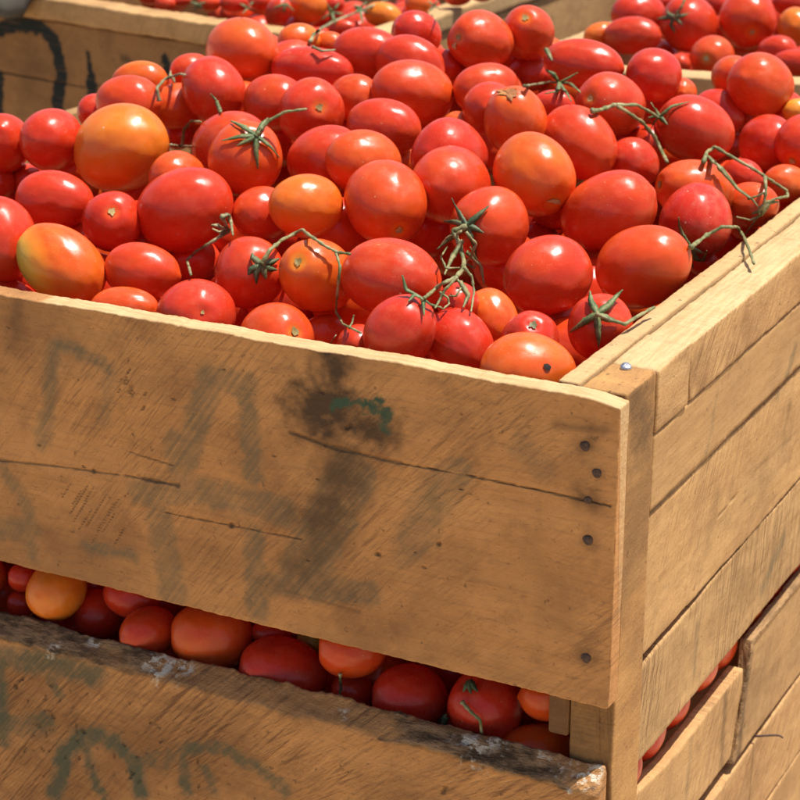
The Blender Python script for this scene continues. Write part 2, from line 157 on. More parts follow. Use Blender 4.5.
F = [
['row', -0.0399, 0.0927, -0.2959, 0.0262],
['side', -0.0383, 0.1461, -0.2946, 0.0259],
['side', -0.0396, 0.1933, -0.2971, 0.0257],
['side', -0.0388, 0.2482, -0.2913, 0.0268],
['side', -0.0393, 0.2974, -0.2985, 0.0258],
['side', -0.0384, 0.3508, -0.2913, 0.0266],
['side', -0.0391, 0.4012, -0.2956, 0.0257],
['side', -0.0382, 0.4474, -0.2963, 0.0263],
['row', -0.0386, 0.5004, -0.294, 0.0264],
['row', -0.04, 0.0924, -0.2095, 0.0266],
['row', -0.0398, 0.1419, -0.2128, 0.0266],
['row', -0.0396, 0.1967, -0.2049, 0.0255],
['row', -0.0382, 0.2474, -0.2134, 0.0259],
['row', -0.0396, 0.2993, -0.2135, 0.0258],
['row', -0.0395, 0.401, -0.2154, 0.0257],
['row', -0.04, 0.4499, -0.2154, 0.0262],
['row', -0.0388, 0.5059, -0.2118, 0.0256],
['bed', -0.3677, 0.646, 0.0534, 0.026],
['bed', -0.3453, 0.6784, 0.0512, 0.017],
['row', -0.4997, 0.5712, 0.0382, 0.026],
['bed', -0.3925, 0.6004, 0.0441, 0.026],
['row', -0.3529, 0.6997, 0.0256, 0.017],
['bed', -0.3085, 0.644, 0.0271, 0.026],
['bed', -0.4154, 0.6258, 0.0129, 0.026],
['bed', -0.2111, 0.6175, 0.0325, 0.026],
['bed', -0.5099, 0.4197, 0.034, 0.026],
['bed', -0.1252, 0.6911, 0.0158, 0.022],
['bed', -0.1606, 0.6917, 0.0096, 0.017],
['bed', -0.5563, 0.4187, 0.0205, 0.026],
['bed', -0.4241, 0.4396, 0.027, 0.026],
['bed', -0.3681, 0.4664, 0.0217, 0.026],
['bed', -0.4684, 0.4057, 0.0182, 0.026],
['bed', -0.305, 0.4688, 0.0183, 0.026],
['bed', -0.2111, 0.5178, 0.0188, 0.026],
['bed', -0.1653, 0.6663, -0.0106, 0.017],
['bed', -0.1809, 0.5493, 0.0048, 0.026],
['bed', -0.3389, 0.3793, 0.0187, 0.026],
['row', -0.1803, 0.6988, -0.0349, 0.026],
['bed', -0.5771, 0.2736, 0.0099, 0.026],
['bed', -0.4807, 0.4362, -0.0139, 0.026],
['bed', -0.1191, 0.6202, -0.0228, 0.026],
['bed', -0.203, 0.5735, -0.0302, 0.026],
['bed', -0.5832, 0.3078, -0.0213, 0.026],
['bed', -0.5226, 0.2813, -0.0046, 0.026],
['bed', -0.1127, 0.5135, -0.0098, 0.026],
['bed', -0.6365, 0.2665, -0.0192, 0.026],
['bed', -0.4532, 0.3089, -0.0074, 0.026],
['bed', -0.3587, 0.319, 0.0029, 0.026],
['bed', -0.0776, 0.5409, -0.0222, 0.026],
['bed', -0.2142, 0.3543, -0.0057, 0.026],
['bed', -0.2086, 0.6064, -0.0651, 0.026],
['bed', -0.2671, 0.2787, 0.0001, 0.026],
['bed', -0.3112, 0.2223, 0.006, 0.026],
['bed', -0.4045, 0.2189, -0.0069, 0.026],
['row', -0.2013, 0.3965, -0.0242, 0.026],
['bed', -0.4506, 0.1805, -0.0068, 0.026],
['bed', -0.3584, 0.2287, -0.0061, 0.026],
['bed', -0.0956, 0.4676, -0.0369, 0.026],
['bed', -0.2623, 0.3213, -0.0248, 0.026],
['bed', -0.5007, 0.1949, -0.0309, 0.026],
['bed', -0.1559, 0.3277, -0.0205, 0.026],
['bed', -0.1888, 0.2564, -0.0123, 0.026],
['bed', -0.1311, 0.4789, -0.0691, 0.026],
['bed', -0.5025, 0.0966, -0.0223, 0.026],
['bed', -0.2887, 0.3434, -0.0595, 0.026],
['bed', -0.2839, 0.392, -0.0699, 0.026],
['row', -0.4467, 0.2094, -0.046, 0.026],
['bed', -0.4523, 0.1198, -0.0291, 0.026],
['bed', -0.1326, 0.2776, -0.0311, 0.026],
['bed', -0.311, 0.1448, -0.0239, 0.026],
['bed', -0.262, 0.1505, -0.0193, 0.026],
['bed', -0.3948, 0.105, -0.0321, 0.026],
['bed', -0.3547, 0.1522, -0.0381, 0.026],
['bed', -0.1928, 0.2807, -0.0523, 0.026],
['bed', -0.3133, 0.3908, -0.1051, 0.026],
['bed', -0.1122, 0.3153, -0.0525, 0.026],
['bed', -0.1335, 0.2116, -0.0325, 0.026],
['bed', -0.1031, 0.1739, -0.0393, 0.026],
['bed', -0.1709, 0.0914, -0.0318, 0.026],
['bed', -0.348, 0.6632, 0.0184, 0.022],
['slot', -0.523, 0.0748, -0.271, 0.026],
['row', -0.5223, 0.1108, -0.3062, 0.026],
['slot', -0.4465, 0.087, -0.2507, 0.026],
['slot', -0.4337, 0.0824, -0.2945, 0.026],
['slot', -0.391, 0.0922, -0.2552, 0.026],
['slot', -0.3916, 0.1004, -0.3035, 0.026],
['slot', -0.318, 0.0741, -0.2853, 0.026],
['row', -0.3273, 0.1189, -0.2702, 0.026],
['slot', -0.2829, 0.0967, -0.2578, 0.026],
['row', -0.2802, 0.1347, -0.2909, 0.026],
['slot', -0.2473, 0.0795, -0.2909, 0.026],
['row', -0.2346, 0.1184, -0.3171, 0.026],
['slot', -0.2078, 0.0897, -0.264, 0.026],
['row', -0.1878, 0.1302, -0.2784, 0.026],
['slot', -0.157, 0.0762, -0.2903, 0.022],
['row', -0.1187, 0.0896, -0.3055, 0.026],
['slot', -0.1027, 0.0961, -0.2585, 0.026],
['row', -0.0886, 0.1237, -0.296, 0.026],
['row', -0.4965, 0.0445, -0.06, 0.0262],
['row', -0.448, 0.0445, -0.06, 0.0262],
['row', -0.3982, 0.0445, -0.06, 0.0262],
['row', -0.3521, 0.0445, -0.06, 0.0262],
['row', -0.2997, 0.0445, -0.06, 0.0262],
['row', -0.2492, 0.0445, -0.06, 0.0262],
['row', -0.2026, 0.0445, -0.06, 0.0262],
['row', -0.1545, 0.0445, -0.06, 0.0262],
['row', -0.0994, 0.0445, -0.06, 0.0262],
['row', -0.5161, 0.09, -0.062, 0.0262],
['row', -0.4674, 0.09, -0.062, 0.0262],
['row', -0.418, 0.09, -0.062, 0.0262],
['row', -0.368, 0.09, -0.062, 0.0262],
['row', -0.3097, 0.09, -0.062, 0.0262],
['row', -0.2158, 0.09, -0.062, 0.0262],
['row', -0.1198, 0.09, -0.062, 0.0262],
['row', -0.0689, 0.09, -0.062, 0.0262],
['row', -0.4958, 0.0455, -0.115, 0.0262],
['row', -0.4412, 0.0455, -0.115, 0.0262],
['row', -0.3947, 0.0455, -0.115, 0.0262],
['row', -0.3425, 0.0455, -0.115, 0.0262],
['row', -0.2916, 0.0455, -0.115, 0.0262],
['row', -0.2448, 0.0455, -0.115, 0.0262],
['row', -0.1835, 0.0455, -0.115, 0.0262],
['row', -0.137, 0.0455, -0.115, 0.0262],
['row', -0.0909, 0.0455, -0.115, 0.0262],
['row', -0.5604, 0.0468, -0.154, 0.026],
['row', -0.5259, 0.0492, -0.1457, 0.026],
['row', -0.4964, 0.0528, -0.1477, 0.026],
['row', -0.4536, 0.0548, -0.149, 0.026],
['row', -0.4237, 0.0518, -0.1454, 0.026],
['row', -0.3919, 0.0536, -0.1503, 0.026],
['row', -0.3552, 0.0512, -0.1414, 0.026],
['row', -0.3239, 0.0528, -0.1489, 0.026],
['row', -0.2861, 0.0534, -0.1483, 0.026],
['row', -0.251, 0.0475, -0.1499, 0.026],
['row', -0.2237, 0.0527, -0.1547, 0.026],
['row', -0.1888, 0.0519, -0.1444, 0.026],
['row', -0.1502, 0.0529, -0.1443, 0.026],
['row', -0.1208, 0.0458, -0.1516, 0.026],
['row', -0.0848, 0.0557, -0.1414, 0.026],
['row', -0.5639, 0.0925, -0.1387, 0.026],
['row', -0.5234, 0.0861, -0.1352, 0.026],
['row', -0.4917, 0.0836, -0.1444, 0.026],
['row', -0.4621, 0.0865, -0.1454, 0.026],
['row', -0.423, 0.0861, -0.1492, 0.026],
['row', -0.386, 0.082, -0.1414, 0.026],
['row', -0.3607, 0.0862, -0.1482, 0.026],
['row', -0.3218, 0.0831, -0.1537, 0.026],
['row', -0.2913, 0.0853, -0.1424, 0.026],
['row', -0.2584, 0.0787, -0.1484, 0.026],
['row', -0.2206, 0.0831, -0.1482, 0.026],
['row', -0.1834, 0.0879, -0.142, 0.026],
['row', -0.1548, 0.0853, -0.1457, 0.026],
['row', -0.1222, 0.0877, -0.1446, 0.026],
['row', -0.0854, 0.0893, -0.1419, 0.026],
['row', -0.5574, 0.0736, -0.0971, 0.026],
['row', -0.5298, 0.0689, -0.0959, 0.026],
['row', -0.4943, 0.0702, -0.0984, 0.026],
['row', -0.4536, 0.0739, -0.0963, 0.026],
['row', -0.4245, 0.0728, -0.0978, 0.026],
['row', -0.3904, 0.0741, -0.098, 0.026],
['row', -0.3582, 0.0738, -0.101, 0.026],
['row', -0.3202, 0.0655, -0.1, 0.026],
['row', -0.2908, 0.0671, -0.1076, 0.026],
['row', -0.2475, 0.0696, -0.099, 0.026],
['row', -0.2166, 0.0697, -0.0979, 0.026],
['row', -0.19, 0.0706, -0.1016, 0.026],
['row', -0.1505, 0.0706, -0.1055, 0.026],
['row', -0.1235, 0.067, -0.097, 0.026],
['row', -0.0827, 0.0712, -0.108, 0.026],
['row', -0.357, 0.1481, -0.1392, 0.0262],
['row', -0.3122, 0.1763, -0.0678, 0.0262],
['row', -0.4297, 0.1182, -0.1238, 0.0262],
['row', -0.392, 0.1426, -0.0679, 0.0262],
['row', -0.0946, 0.1515, -0.1267, 0.0262],
['row', -0.1791, 0.2123, -0.1088, 0.0262],
['row', -0.1609, 0.1317, -0.1279, 0.0262],
['row', -0.2775, 0.1284, -0.137, 0.0262],
['row', -0.5438, 0.1755, -0.0941, 0.0262],
['row', -0.5459, 0.1165, -0.1631, 0.0262],
['row', -0.5597, 0.1345, -0.0976, 0.0262],
['row', -0.2585, 0.173, -0.0919, 0.0262],
['row', -0.2589, 0.1041, -0.0914, 0.0262],
['row', -0.4435, 0.2042, -0.1365, 0.0262],
['row', -0.4802, 0.1956, -0.0787, 0.0262],
['row', -0.1424, 0.1813, -0.12, 0.0262],
['row', -0.0969, 0.1318, -0.0778, 0.0262],
['row', -0.437, 0.1613, -0.06, 0.0262],
['row', -0.0806, 0.2129, -0.1482, 0.0262],
['row', -0.4914, 0.1346, -0.1526, 0.0262],
['row', -0.1856, 0.2001, -0.1531, 0.0262],
['row', -0.1826, 0.1553, -0.0933, 0.0262],
['row', -0.2105, 0.1932, -0.0611, 0.0262],
['row', -0.1436, 0.1778, -0.075, 0.0262],
['row', -0.255, 0.1941, -0.0505, 0.0262],
['row', -0.5422, 0.2108, -0.1415, 0.0262],
['row', -0.2115, 0.1303, -0.1691, 0.0262],
['row', -0.1289, 0.1748, -0.1624, 0.0262],
['row', -0.29, 0.1707, -0.1348, 0.0262],
['row', -0.4233, 0.1651, -0.1328, 0.0262],
['row', -0.3861, 0.1925, -0.113, 0.0262],
['row', -0.0907, 0.1905, -0.0921, 0.0262],
['row', -0.3915, 0.1061, -0.1528, 0.0262],
['row', -0.1991, 0.1367, -0.0546, 0.0262],
['row', -0.1962, 0.1051, -0.1225, 0.0262],
['row', -0.2833, 0.2083, -0.1689, 0.0262],
['row', -0.5203, 0.1703, -0.1318, 0.0262],
['row', -0.1149, 0.1063, -0.1666, 0.0262],
['row', -0.3325, 0.1987, -0.1435, 0.0262],
['row', -0.4991, 0.1247, -0.0949, 0.0262],
['row', -0.3412, 0.1454, -0.0914, 0.0262],
['row', -0.3752, 0.1183, -0.1032, 0.0262],
['row', -0.4743, 0.1681, -0.1161, 0.0262],
['row', -0.52, 0.2158, -0.0908, 0.0262],
['row', -0.3364, 0.1011, -0.1682, 0.0262],
['row', -0.5522, 0.2073, -0.0602, 0.0262],
['row', -0.2805, 0.2176, -0.0834, 0.0262],
['row', -0.391, 0.1954, -0.1594, 0.0262],
['row', -0.2783, 0.1479, -0.0616, 0.0262],
['row', -0.4941, 0.1763, -0.1675, 0.0262],
['row', -0.4912, 0.2189, -0.1395, 0.0262],
['row', -0.3714, 0.2139, -0.071, 0.0262],
['row', -0.5142, 0.1569, -0.0569, 0.0262],
['row', -0.2343, 0.2067, -0.128, 0.0262],
['row', -0.3973, 0.149, -0.1675, 0.0262],
['row', -0.0848, 0.1022, -0.1248, 0.0262],
['row', -0.1261, 0.2183, -0.1506, 0.0262],
['row', -0.4223, 0.1996, -0.0885, 0.0262],
['row', -0.5127, 0.1011, -0.1315, 0.0262],
['row', -0.2431, 0.1627, -0.1542, 0.0262],
['row', -0.3141, 0.1002, -0.1195, 0.0262],
['row', -0.4376, 0.1278, -0.1698, 0.0262],
['row', -0.1487, 0.1232, -0.0778, 0.0262],
['row', -0.16, 0.108, -0.1666, 0.0262],
['row', -0.5594, 0.1726, -0.166, 0.0262],
['row', -0.2419, 0.101, -0.1478, 0.0262],
['row', -0.2271, 0.1351, -0.0901, 0.0262],
['left', -0.6371, 0.1144, 0.0044, 0.0289],
['left', -0.6725, 0.2392, 0.0156, 0.0272],
['left', -0.6621, 0.1628, 0.0086, 0.0289],
['left', -0.6039, 0.1521, 0.014, 0.0248],
['left', -0.6147, 0.0438, -0.0069, 0.0243],
['left', -0.5406, 0.078, -0.0004, 0.0244],
['left', -0.6866, 0.0422, -0.0056, 0.026],
['left', -0.5737, 0.1125, 0.0065, 0.0262],
['left', -0.6867, 0.1138, 0.0009, 0.0262],
['row', -0.5746, 0.6559, 0.028, 0.0257],
['row', -0.6394, 0.385, -0.0321, 0.0262],
['row', -0.3668, 0.4061, -0.011, 0.0278],
['row', -0.4161, 0.5186, 0.0098, 0.0272],
['row', -0.5675, 0.5644, 0.0012, 0.0253],
['row', -0.5035, 0.5224, 0.0224, 0.0256],
['row', -0.6538, 0.4255, -0.0155, 0.0255],
['row', -0.3424, 0.5673, 0.0315, 0.025],
['row', -0.6558, 0.1379, -0.0638, 0.0275],
['row', -0.5041, 0.3889, -0.0106, 0.0279],
['row', -0.624, 0.5993, -0.0046, 0.0254],
['row', -0.6028, 0.0997, -0.0442, 0.0251],
['row', -0.4549, 0.6318, 0.0418, 0.0271],
['row', -0.6087, 0.1491, -0.05, 0.0278],
['row', -0.5947, 0.2003, -0.0361, 0.0262],
['row', -0.3366, 0.2654, -0.0257, 0.0255],
['row', -0.1575, 0.3714, -0.0323, 0.0253],
['row', -0.6341, 0.5321, 0.012, 0.0279],
['row', -0.1408, 0.5499, -0.0239, 0.0251],
['row', -0.6255, 0.3272, -0.0269, 0.0269],
['row', -0.617, 0.4368, 0.0097, 0.0254],
['row', -0.6382, 0.6654, 0.0202, 0.0273],
['row', -0.6268, 0.0627, -0.0513, 0.0248],
['row', -0.2634, 0.6607, 0.0141, 0.0257],
['row', -0.4098, 0.3876, 0.0141, 0.0244],
['row', -0.3132, 0.4276, -0.009, 0.0266],
['row', -0.3508, 0.5205, -0.003, 0.0271],
['row', -0.4955, 0.6096, 0.0059, 0.0276],
['row', -0.3782, 0.2779, -0.0045, 0.0245],
['row', -0.5479, 0.1843, -0.0193, 0.0268],
['row', -0.5969, 0.5037, 0.0218, 0.0251],
['row', -0.251, 0.4936, 0.0056, 0.0268],
['row', -0.2374, 0.1174, -0.2084, 0.0261],
['row', -0.4657, 0.1091, -0.2114, 0.0266],
['row', -0.1102, 0.0884, -0.2102, 0.0246],
['row', -0.3719, 0.1038, -0.2142, 0.0256],
['row', -0.4624, 0.0834, -0.1727, 0.0262],
['row', -0.3, 0.1007, -0.2135, 0.0269],
['row', -0.1611, 0.1067, -0.2318, 0.0246],
['row', -0.4163, 0.1109, -0.2229, 0.0264],
['row', -0.4619, 0.1142, -0.2819, 0.0245],
['row', -0.5176, 0.1035, -0.2226, 0.0245],
['row', -0.0648, 0.1027, -0.1703, 0.0256],
['row', -0.1971, 0.081, -0.1808, 0.0247],
['blrow', -0.7621, 1.1504, -0.0285, 0.0189],
['brrow', -0.3572, 1.0826, -0.058, 0.0234],
['brrow', -0.1776, 1.1148, -0.0265, 0.025],
['brrow', -0.2762, 1.0538, -0.0544, 0.0235],
['bl', -0.9023, 1.0455, -0.0205, 0.0211],
['brrow', -0.3555, 0.954, -0.0338, 0.025],
['bl', -0.6898, 1.0977, -0.0126, 0.0218],
['brrow', -0.2611, 0.9512, -0.0401, 0.0245],
['brrow', -0.2008, 1.1824, -0.0423, 0.0226],
['bl', -0.7614, 1.0755, -0.0285, 0.02],
['brrow', -0.1219, 1.2385, -0.0562, 0.026],
['brrow', -0.3993, 0.9861, -0.0481, 0.0254],
['brrow', -0.3026, 1.114, -0.0542, 0.0242],
['blrow', -0.9786, 1.1884, -0.0436, 0.0186],
['brrow', -0.2251, 1.2318, -0.0306, 0.0236],
['blrow', -0.6886, 0.9429, -0.0264, 0.0198],
['blrow', -0.7774, 0.9568, -0.0347, 0.0216],
['brrow', -0.1468, 1.0468, -0.0214, 0.0245],
['brrow', -0.135, 1.1644, -0.0488, 0.0227],
['br', -0.3869, 1.1811, -0.0591, 0.0227],
['br', -0.3916, 1.0853, -0.0316, 0.024],
['blrow', -0.9325, 1.1536, -0.0347, 0.0182],
['blrow', -0.9023, 1.2021, -0.0399, 0.0184],
['bl', -0.865, 1.0533, -0.0127, 0.016],
['bl', -0.7135, 0.997, -0.023, 0.0179],
['bl', -0.8112, 1.067, -0.0167, 0.0203],
['blrow', -0.755, 1.0375, -0.0438, 0.0181],
['blrow', -0.8673, 1.1913, -0.0136, 0.0188],
['brrow', -0.2437, 1.6103, -0.0383, 0.0257],
['brrow', 0.0034, 1.2822, -0.0198, 0.0269],
['brrow', -0.0278, 1.1821, -0.034, 0.0266],
['brrow', 0.0438, 1.1158, -0.011, 0.0243],
['blrow', -0.9098, 1.1175, -0.0169, 0.0198],
['brrow', -0.1157, 1.5018, -0.0345, 0.0243],
['brrow', -0.1167, 1.3296, -0.0126, 0.024],
['brrow', -0.3244, 1.0348, -0.0332, 0.0264],
['brrow', 0.0231, 1.7164, -0.0229, 0.0261],
['brrow', -0.3841, 1.453, -0.0257, 0.0266],
['brrow', -0.0514, 1.1073, -0.0292, 0.0262],
['blrow', -1.4909, 1.1556, -0.0314, 0.0206],
['brrow', -0.0888, 1.673, -0.0347, 0.0261],
['brrow', -0.3682, 1.5002, -0.0227, 0.0234],
['blrow', -1.605, 1.1054, -0.0191, 0.0205],
['brrow', 0.054, 1.6403, -0.0397, 0.0244],
['brrow', 0.076, 1.5526, -0.038, 0.0243],
['brrow', -0.0647, 1.7444, -0.0202, 0.0267],
['brrow', 0.0374, 1.5124, -0.0143, 0.0231],
['brrow', -0.243, 1.3856, -0.0207, 0.0269],
['brrow', -0.0012, 1.0284, -0.0263, 0.0242],
['blrow', -1.5588, 1.1289, -0.0265, 0.0189],
['brrow', -0.3253, 1.4261, -0.0304, 0.0248],
['brrow', 0.0481, 1.6066, -0.0124, 0.0246],
['brrow', -0.3567, 1.1999, -0.0155, 0.0239],
['brrow', -0.3421, 1.2843, -0.0341, 0.0258],
['brrow', 0.0011, 1.0815, -0.0163, 0.0238],
['brrow', 0.0965, 1.8045, -0.0238, 0.0264],
['brrow', -0.0904, 1.0278, -0.014, 0.0261],
['brrow', -0.3707, 1.3907, -0.0362, 0.0261],
['brrow', -0.1541, 1.6129, -0.0224, 0.025],
['brrow', -0.0364, 1.3983, -0.0202, 0.0235],
['blrow', -1.6216, 1.3943, -0.0292, 0.0189],
['brrow', -0.3068, 1.4684, -0.0364, 0.0251],
['brrow', -0.1282, 1.3939, -0.0269, 0.0242],
['brrow', -0.2167, 1.4752, -0.0347, 0.0245],
['brrow', -0.3642, 1.2406, -0.0334, 0.0258],
['brrow', -0.2666, 1.7398, -0.0337, 0.0259],
['brrow', 0.0507, 1.7946, -0.0209, 0.0256],
['brrow', -0.2174, 1.5712, -0.0192, 0.0252],
['blrow', -1.4748, 1.2722, -0.0302, 0.0208],
['brrow', -0.1421, 0.9721, -0.0154, 0.0231],
['blrow', -1.4327, 1.0694, -0.0296, 0.0201],
['blrow', -1.5634, 1.0936, -0.023, 0.0196],
['brrow', -0.2949, 1.2378, -0.0107, 0.0249],
['brrow', 0.0783, 1.0523, -0.0247, 0.0264],
['blrow', -0.709, 1.273, -0.0266, 0.0206],
['blrow', -1.6154, 1.4519, -0.0233, 0.0205],
['brrow', -0.2385, 1.5303, -0.0316, 0.0232],
['blrow', -1.622, 1.1639, -0.0176, 0.0198],
['brrow', -0.3112, 1.3292, -0.0325, 0.0261],
['brrow', 0.1002, 1.6935, -0.0269, 0.0251],
['brrow', 0.0828, 1.3288, -0.0135, 0.0247],
['blrow', -1.4463, 1.1038, -0.0127, 0.0216],
['brrow', -0.0245, 1.716, -0.0122, 0.0262],
['brrow', -0.1744, 1.3214, -0.0225, 0.0247],
['brrow', -0.2768, 1.1655, -0.0316, 0.0239],
['brrow', -0.229, 0.9993, -0.0336, 0.024],
['brrow', -0.0547, 1.6007, -0.0213, 0.0242],
['brrow', -0.1668, 1.1823, -0.0199, 0.0246],
['brrow', -0.3799, 1.347, -0.0236, 0.0235],
['brrow', -0.1665, 1.7138, -0.014, 0.0243],
['brrow', -0.0136, 1.4346, -0.0163, 0.026],
['blrow', -1.4616, 1.2436, -0.0145, 0.0181],
['brrow', -0.3781, 1.653, -0.0174, 0.0261],
['brrow', -0.0459, 1.0356, -0.0315, 0.0233],
['blrow', -0.6952, 1.2382, -0.0212, 0.0205],
['brrow', -0.3281, 1.6091, -0.0169, 0.0266],
['brrow', -0.1422, 1.4338, -0.0111, 0.0254],
['brrow', -0.2783, 1.4241, -0.0133, 0.0244],
['brrow', -0.0097, 1.5115, -0.0182, 0.0231],
['blrow', -1.0618, 1.1146, -0.0243, 0.0181],
['brrow', 0.0488, 1.0095, -0.0174, 0.0269],
['blrow', -0.721, 1.1746, -0.0182, 0.0198],
['brrow', -0.1811, 1.3662, -0.0314, 0.0242],
['brrow', -0.2459, 1.7044, -0.0127, 0.027],
['brrow', -0.2707, 1.5582, -0.0229, 0.0265],
['brrow', -0.2668, 1.3185, -0.0369, 0.0241],
['brrow', -0.127, 1.1063, -0.0159, 0.0257],
['brrow', 0.0409, 1.2205, -0.0361, 0.025],
['brrow', -0.0811, 1.3927, -0.0258, 0.0243],
['blrow', -1.2991, 1.0708, -0.0135, 0.0187],
['brrow', -0.1896, 1.7682, -0.0148, 0.0241],
['blrow', -0.7317, 1.1323, -0.0293, 0.0193],
['brrow', -0.2668, 1.096, -0.032, 0.0251],
['brrow', 0.083, 1.137, -0.015, 0.027],
['brrow', 0.1044, 1.6398, -0.0348, 0.0241],
['blrow', -1.4625, 1.1804, -0.0274, 0.021],
['brrow', -0.181, 1.2693, -0.0342, 0.0237],
['blrow', -1.4198, 1.1675, -0.0236, 0.018],
['blrow', -0.8674, 1.0847, -0.0189, 0.0184],
['blrow', -1.5767, 1.2348, -0.0309, 0.0192],
['blrow', -1.5303, 1.3088, -0.026, 0.0195],
['blrow', -1.566, 1.2916, -0.0193, 0.02],
['blrow', -1.0967, 1.1856, -0.0323, 0.0182],
['blrow', -1.5106, 1.215, -0.013, 0.0218],
['blrow', -0.8589, 1.1577, -0.0306, 0.0199],
['blrow', -1.613, 1.2896, -0.024, 0.0186],
['blrow', -1.5892, 1.327, -0.0276, 0.0203],
['blrow', -1.2887, 1.0399, -0.0231, 0.0191],
['blrow', -0.7208, 1.0683, -0.0155, 0.0214],
['blrow', -1.5765, 1.3799, -0.0121, 0.0212],
['blrow', -1.3419, 1.0851, -0.0249, 0.0197],
['blrow', -0.863, 0.9795, -0.0306, 0.0202],
['blrow', -1.5833, 1.2056, -0.012, 0.0197],
['blrow', -1.3959, 1.1265, -0.0161, 0.0183],
['blrow', -1.3622, 1.0425, -0.0321, 0.0217],
['blrow', -0.8103, 1.0246, -0.0318, 0.0218],
['blrow', -1.4933, 1.09, -0.0239, 0.0192],
['blrow', -1.5225, 1.3501, -0.0221, 0.0205],
['blrow', -1.5696, 1.4219, -0.0233, 0.0216],
['blrow', -1.5252, 1.0906, -0.0186, 0.0185],
['blrow', -1.5287, 1.2661, -0.0332, 0.0206],
['blrow', -1.3632, 1.1116, -0.0313, 0.0191],
['blrow', -1.6078, 1.2542, -0.0137, 0.0189],
['blrow', -1.5467, 1.2117, -0.0345, 0.0214],
['blrow', -0.775, 1.0005, -0.0346, 0.0188],
['blrow', -0.9041, 1.2658, -0.0287, 0.0189],
['blrow', -0.6841, 1.1496, -0.0344, 0.0186],
['blrow', -0.8337, 1.1122, -0.0201, 0.0211],
['blrow', -0.8738, 1.2226, -0.0338, 0.0185],
['blrow', -1.6301, 1.2235, -0.0251, 0.0216],
['blrow', -1.0792, 1.1556, -0.03, 0.0214],
['blrow', -0.7709, 1.2351, -0.0321, 0.0193],
['blrow', -0.9457, 1.0854, -0.0318, 0.0193],
['blrow', -0.7833, 1.1234, -0.0304, 0.0202],
['blrow', -1.4747, 1.211, -0.0156, 0.0189],
['blrow', -0.7278, 0.9381, -0.0209, 0.0199],
['blrow', -0.698, 1.0247, -0.0322, 0.02],
['blrow', -0.9445, 1.2061, -0.0289, 0.0189],
['blrow', -1.6203, 1.3463, -0.0243, 0.0195],
['blrow', -1.4438, 1.2099, -0.0286, 0.0194],
['blrow', -1.5274, 1.1812, -0.0309, 0.0185],
['blrow', -1.3312, 1.1168, -0.014, 0.0209],
['blrow', -0.9841, 1.1542, -0.035, 0.02],
['blrow', -0.7541, 1.3703, -0.0331, 0.0204],
['blrow', -1.5917, 1.1396, -0.0307, 0.0187],
['blrow', -1.0223, 1.0921, -0.0149, 0.0204],
['blrow', -0.85, 1.0115, -0.0275, 0.0186],
['blrow', -0.7504, 1.1853, -0.0322, 0.0191],
['blrow', -0.7295, 1.0325, -0.0206, 0.0189],
['blrow', -0.9518, 1.2895, -0.0342, 0.0181],
['blrow', -1.564, 1.1785, -0.0216, 0.0191],
['blrow', -0.8117, 1.1621, -0.0345, 0.021],
['blrow', -1.3989, 1.1962, -0.0122, 0.0195],
['row', -0.6849, 0.108, -0.304, 0.0265],
['row', -0.6474, 0.108, -0.3055, 0.0265],
['row', -0.6009, 0.108, -0.306, 0.0265],
['row', -0.5667, 0.108, -0.3006, 0.0265],
['row', -0.5305, 0.108, -0.3049, 0.0265],
['row', -0.4959, 0.108, -0.3051, 0.0265],
['row', -0.4588, 0.108, -0.3007, 0.0265],
['row', -0.42, 0.108, -0.3057, 0.0265],
['row', -0.3855, 0.108, -0.3065, 0.0265],
['row', -0.3426, 0.108, -0.3075, 0.0265],
['row', -0.3073, 0.108, -0.3007, 0.0265],
['row', -0.2692, 0.108, -0.3097, 0.0265],
['row', -0.2344, 0.108, -0.3078, 0.0265],
['row', -0.1986, 0.108, -0.3069, 0.0265],
['row', -0.1585, 0.108, -0.305, 0.0265],
['row', -0.1239, 0.108, -0.3063, 0.0265],
['row', -0.0837, 0.108, -0.304, 0.0265],
['row', -0.6826, 0.112, -0.2609, 0.0265],
['row', -0.6367, 0.112, -0.2676, 0.0265],
['row', -0.6075, 0.112, -0.265, 0.0265],
['row', -0.5652, 0.112, -0.2618, 0.0265],
['row', -0.5317, 0.112, -0.2634, 0.0265],
['row', -0.4968, 0.112, -0.2616, 0.0265],
['row', -0.4579, 0.112, -0.2606, 0.0265],
['row', -0.4244, 0.112, -0.2642, 0.0265],
['row', -0.3827, 0.112, -0.265, 0.0265],
['row', -0.3491, 0.112, -0.2676, 0.0265],
['row', -0.3071, 0.112, -0.2604, 0.0265],
['row', -0.2739, 0.112, -0.26, 0.0265],
['row', -0.2385, 0.112, -0.27, 0.0265],
['row', -0.199, 0.112, -0.2641, 0.0265],
['row', -0.1599, 0.112, -0.2632, 0.0265],
['row', -0.1315, 0.112, -0.2661, 0.0265],
['row', -0.0906, 0.112, -0.2715, 0.0265],
['row', -0.6827, 0.105, -0.2266, 0.0265],
['row', -0.6413, 0.105, -0.2282, 0.0265],
['row', -0.6048, 0.105, -0.2242, 0.0265],
['row', -0.5663, 0.105, -0.2184, 0.0265],
['row', -0.5303, 0.105, -0.2169, 0.0265],
['row', -0.494, 0.105, -0.2254, 0.0265],
['row', -0.4572, 0.105, -0.2203, 0.0265],
['row', -0.4154, 0.105, -0.2265, 0.0265],
['row', -0.3915, 0.105, -0.2256, 0.0265],
['row', -0.3481, 0.105, -0.2277, 0.0265],
['row', -0.3102, 0.105, -0.2282, 0.0265],
['row', -0.268, 0.105, -0.2181, 0.0265],
['row', -0.2368, 0.105, -0.2245, 0.0265],
['row', -0.1934, 0.105, -0.2222, 0.0265],
['row', -0.1649, 0.105, -0.2225, 0.0265],
['row', -0.1285, 0.105, -0.2221, 0.0265],
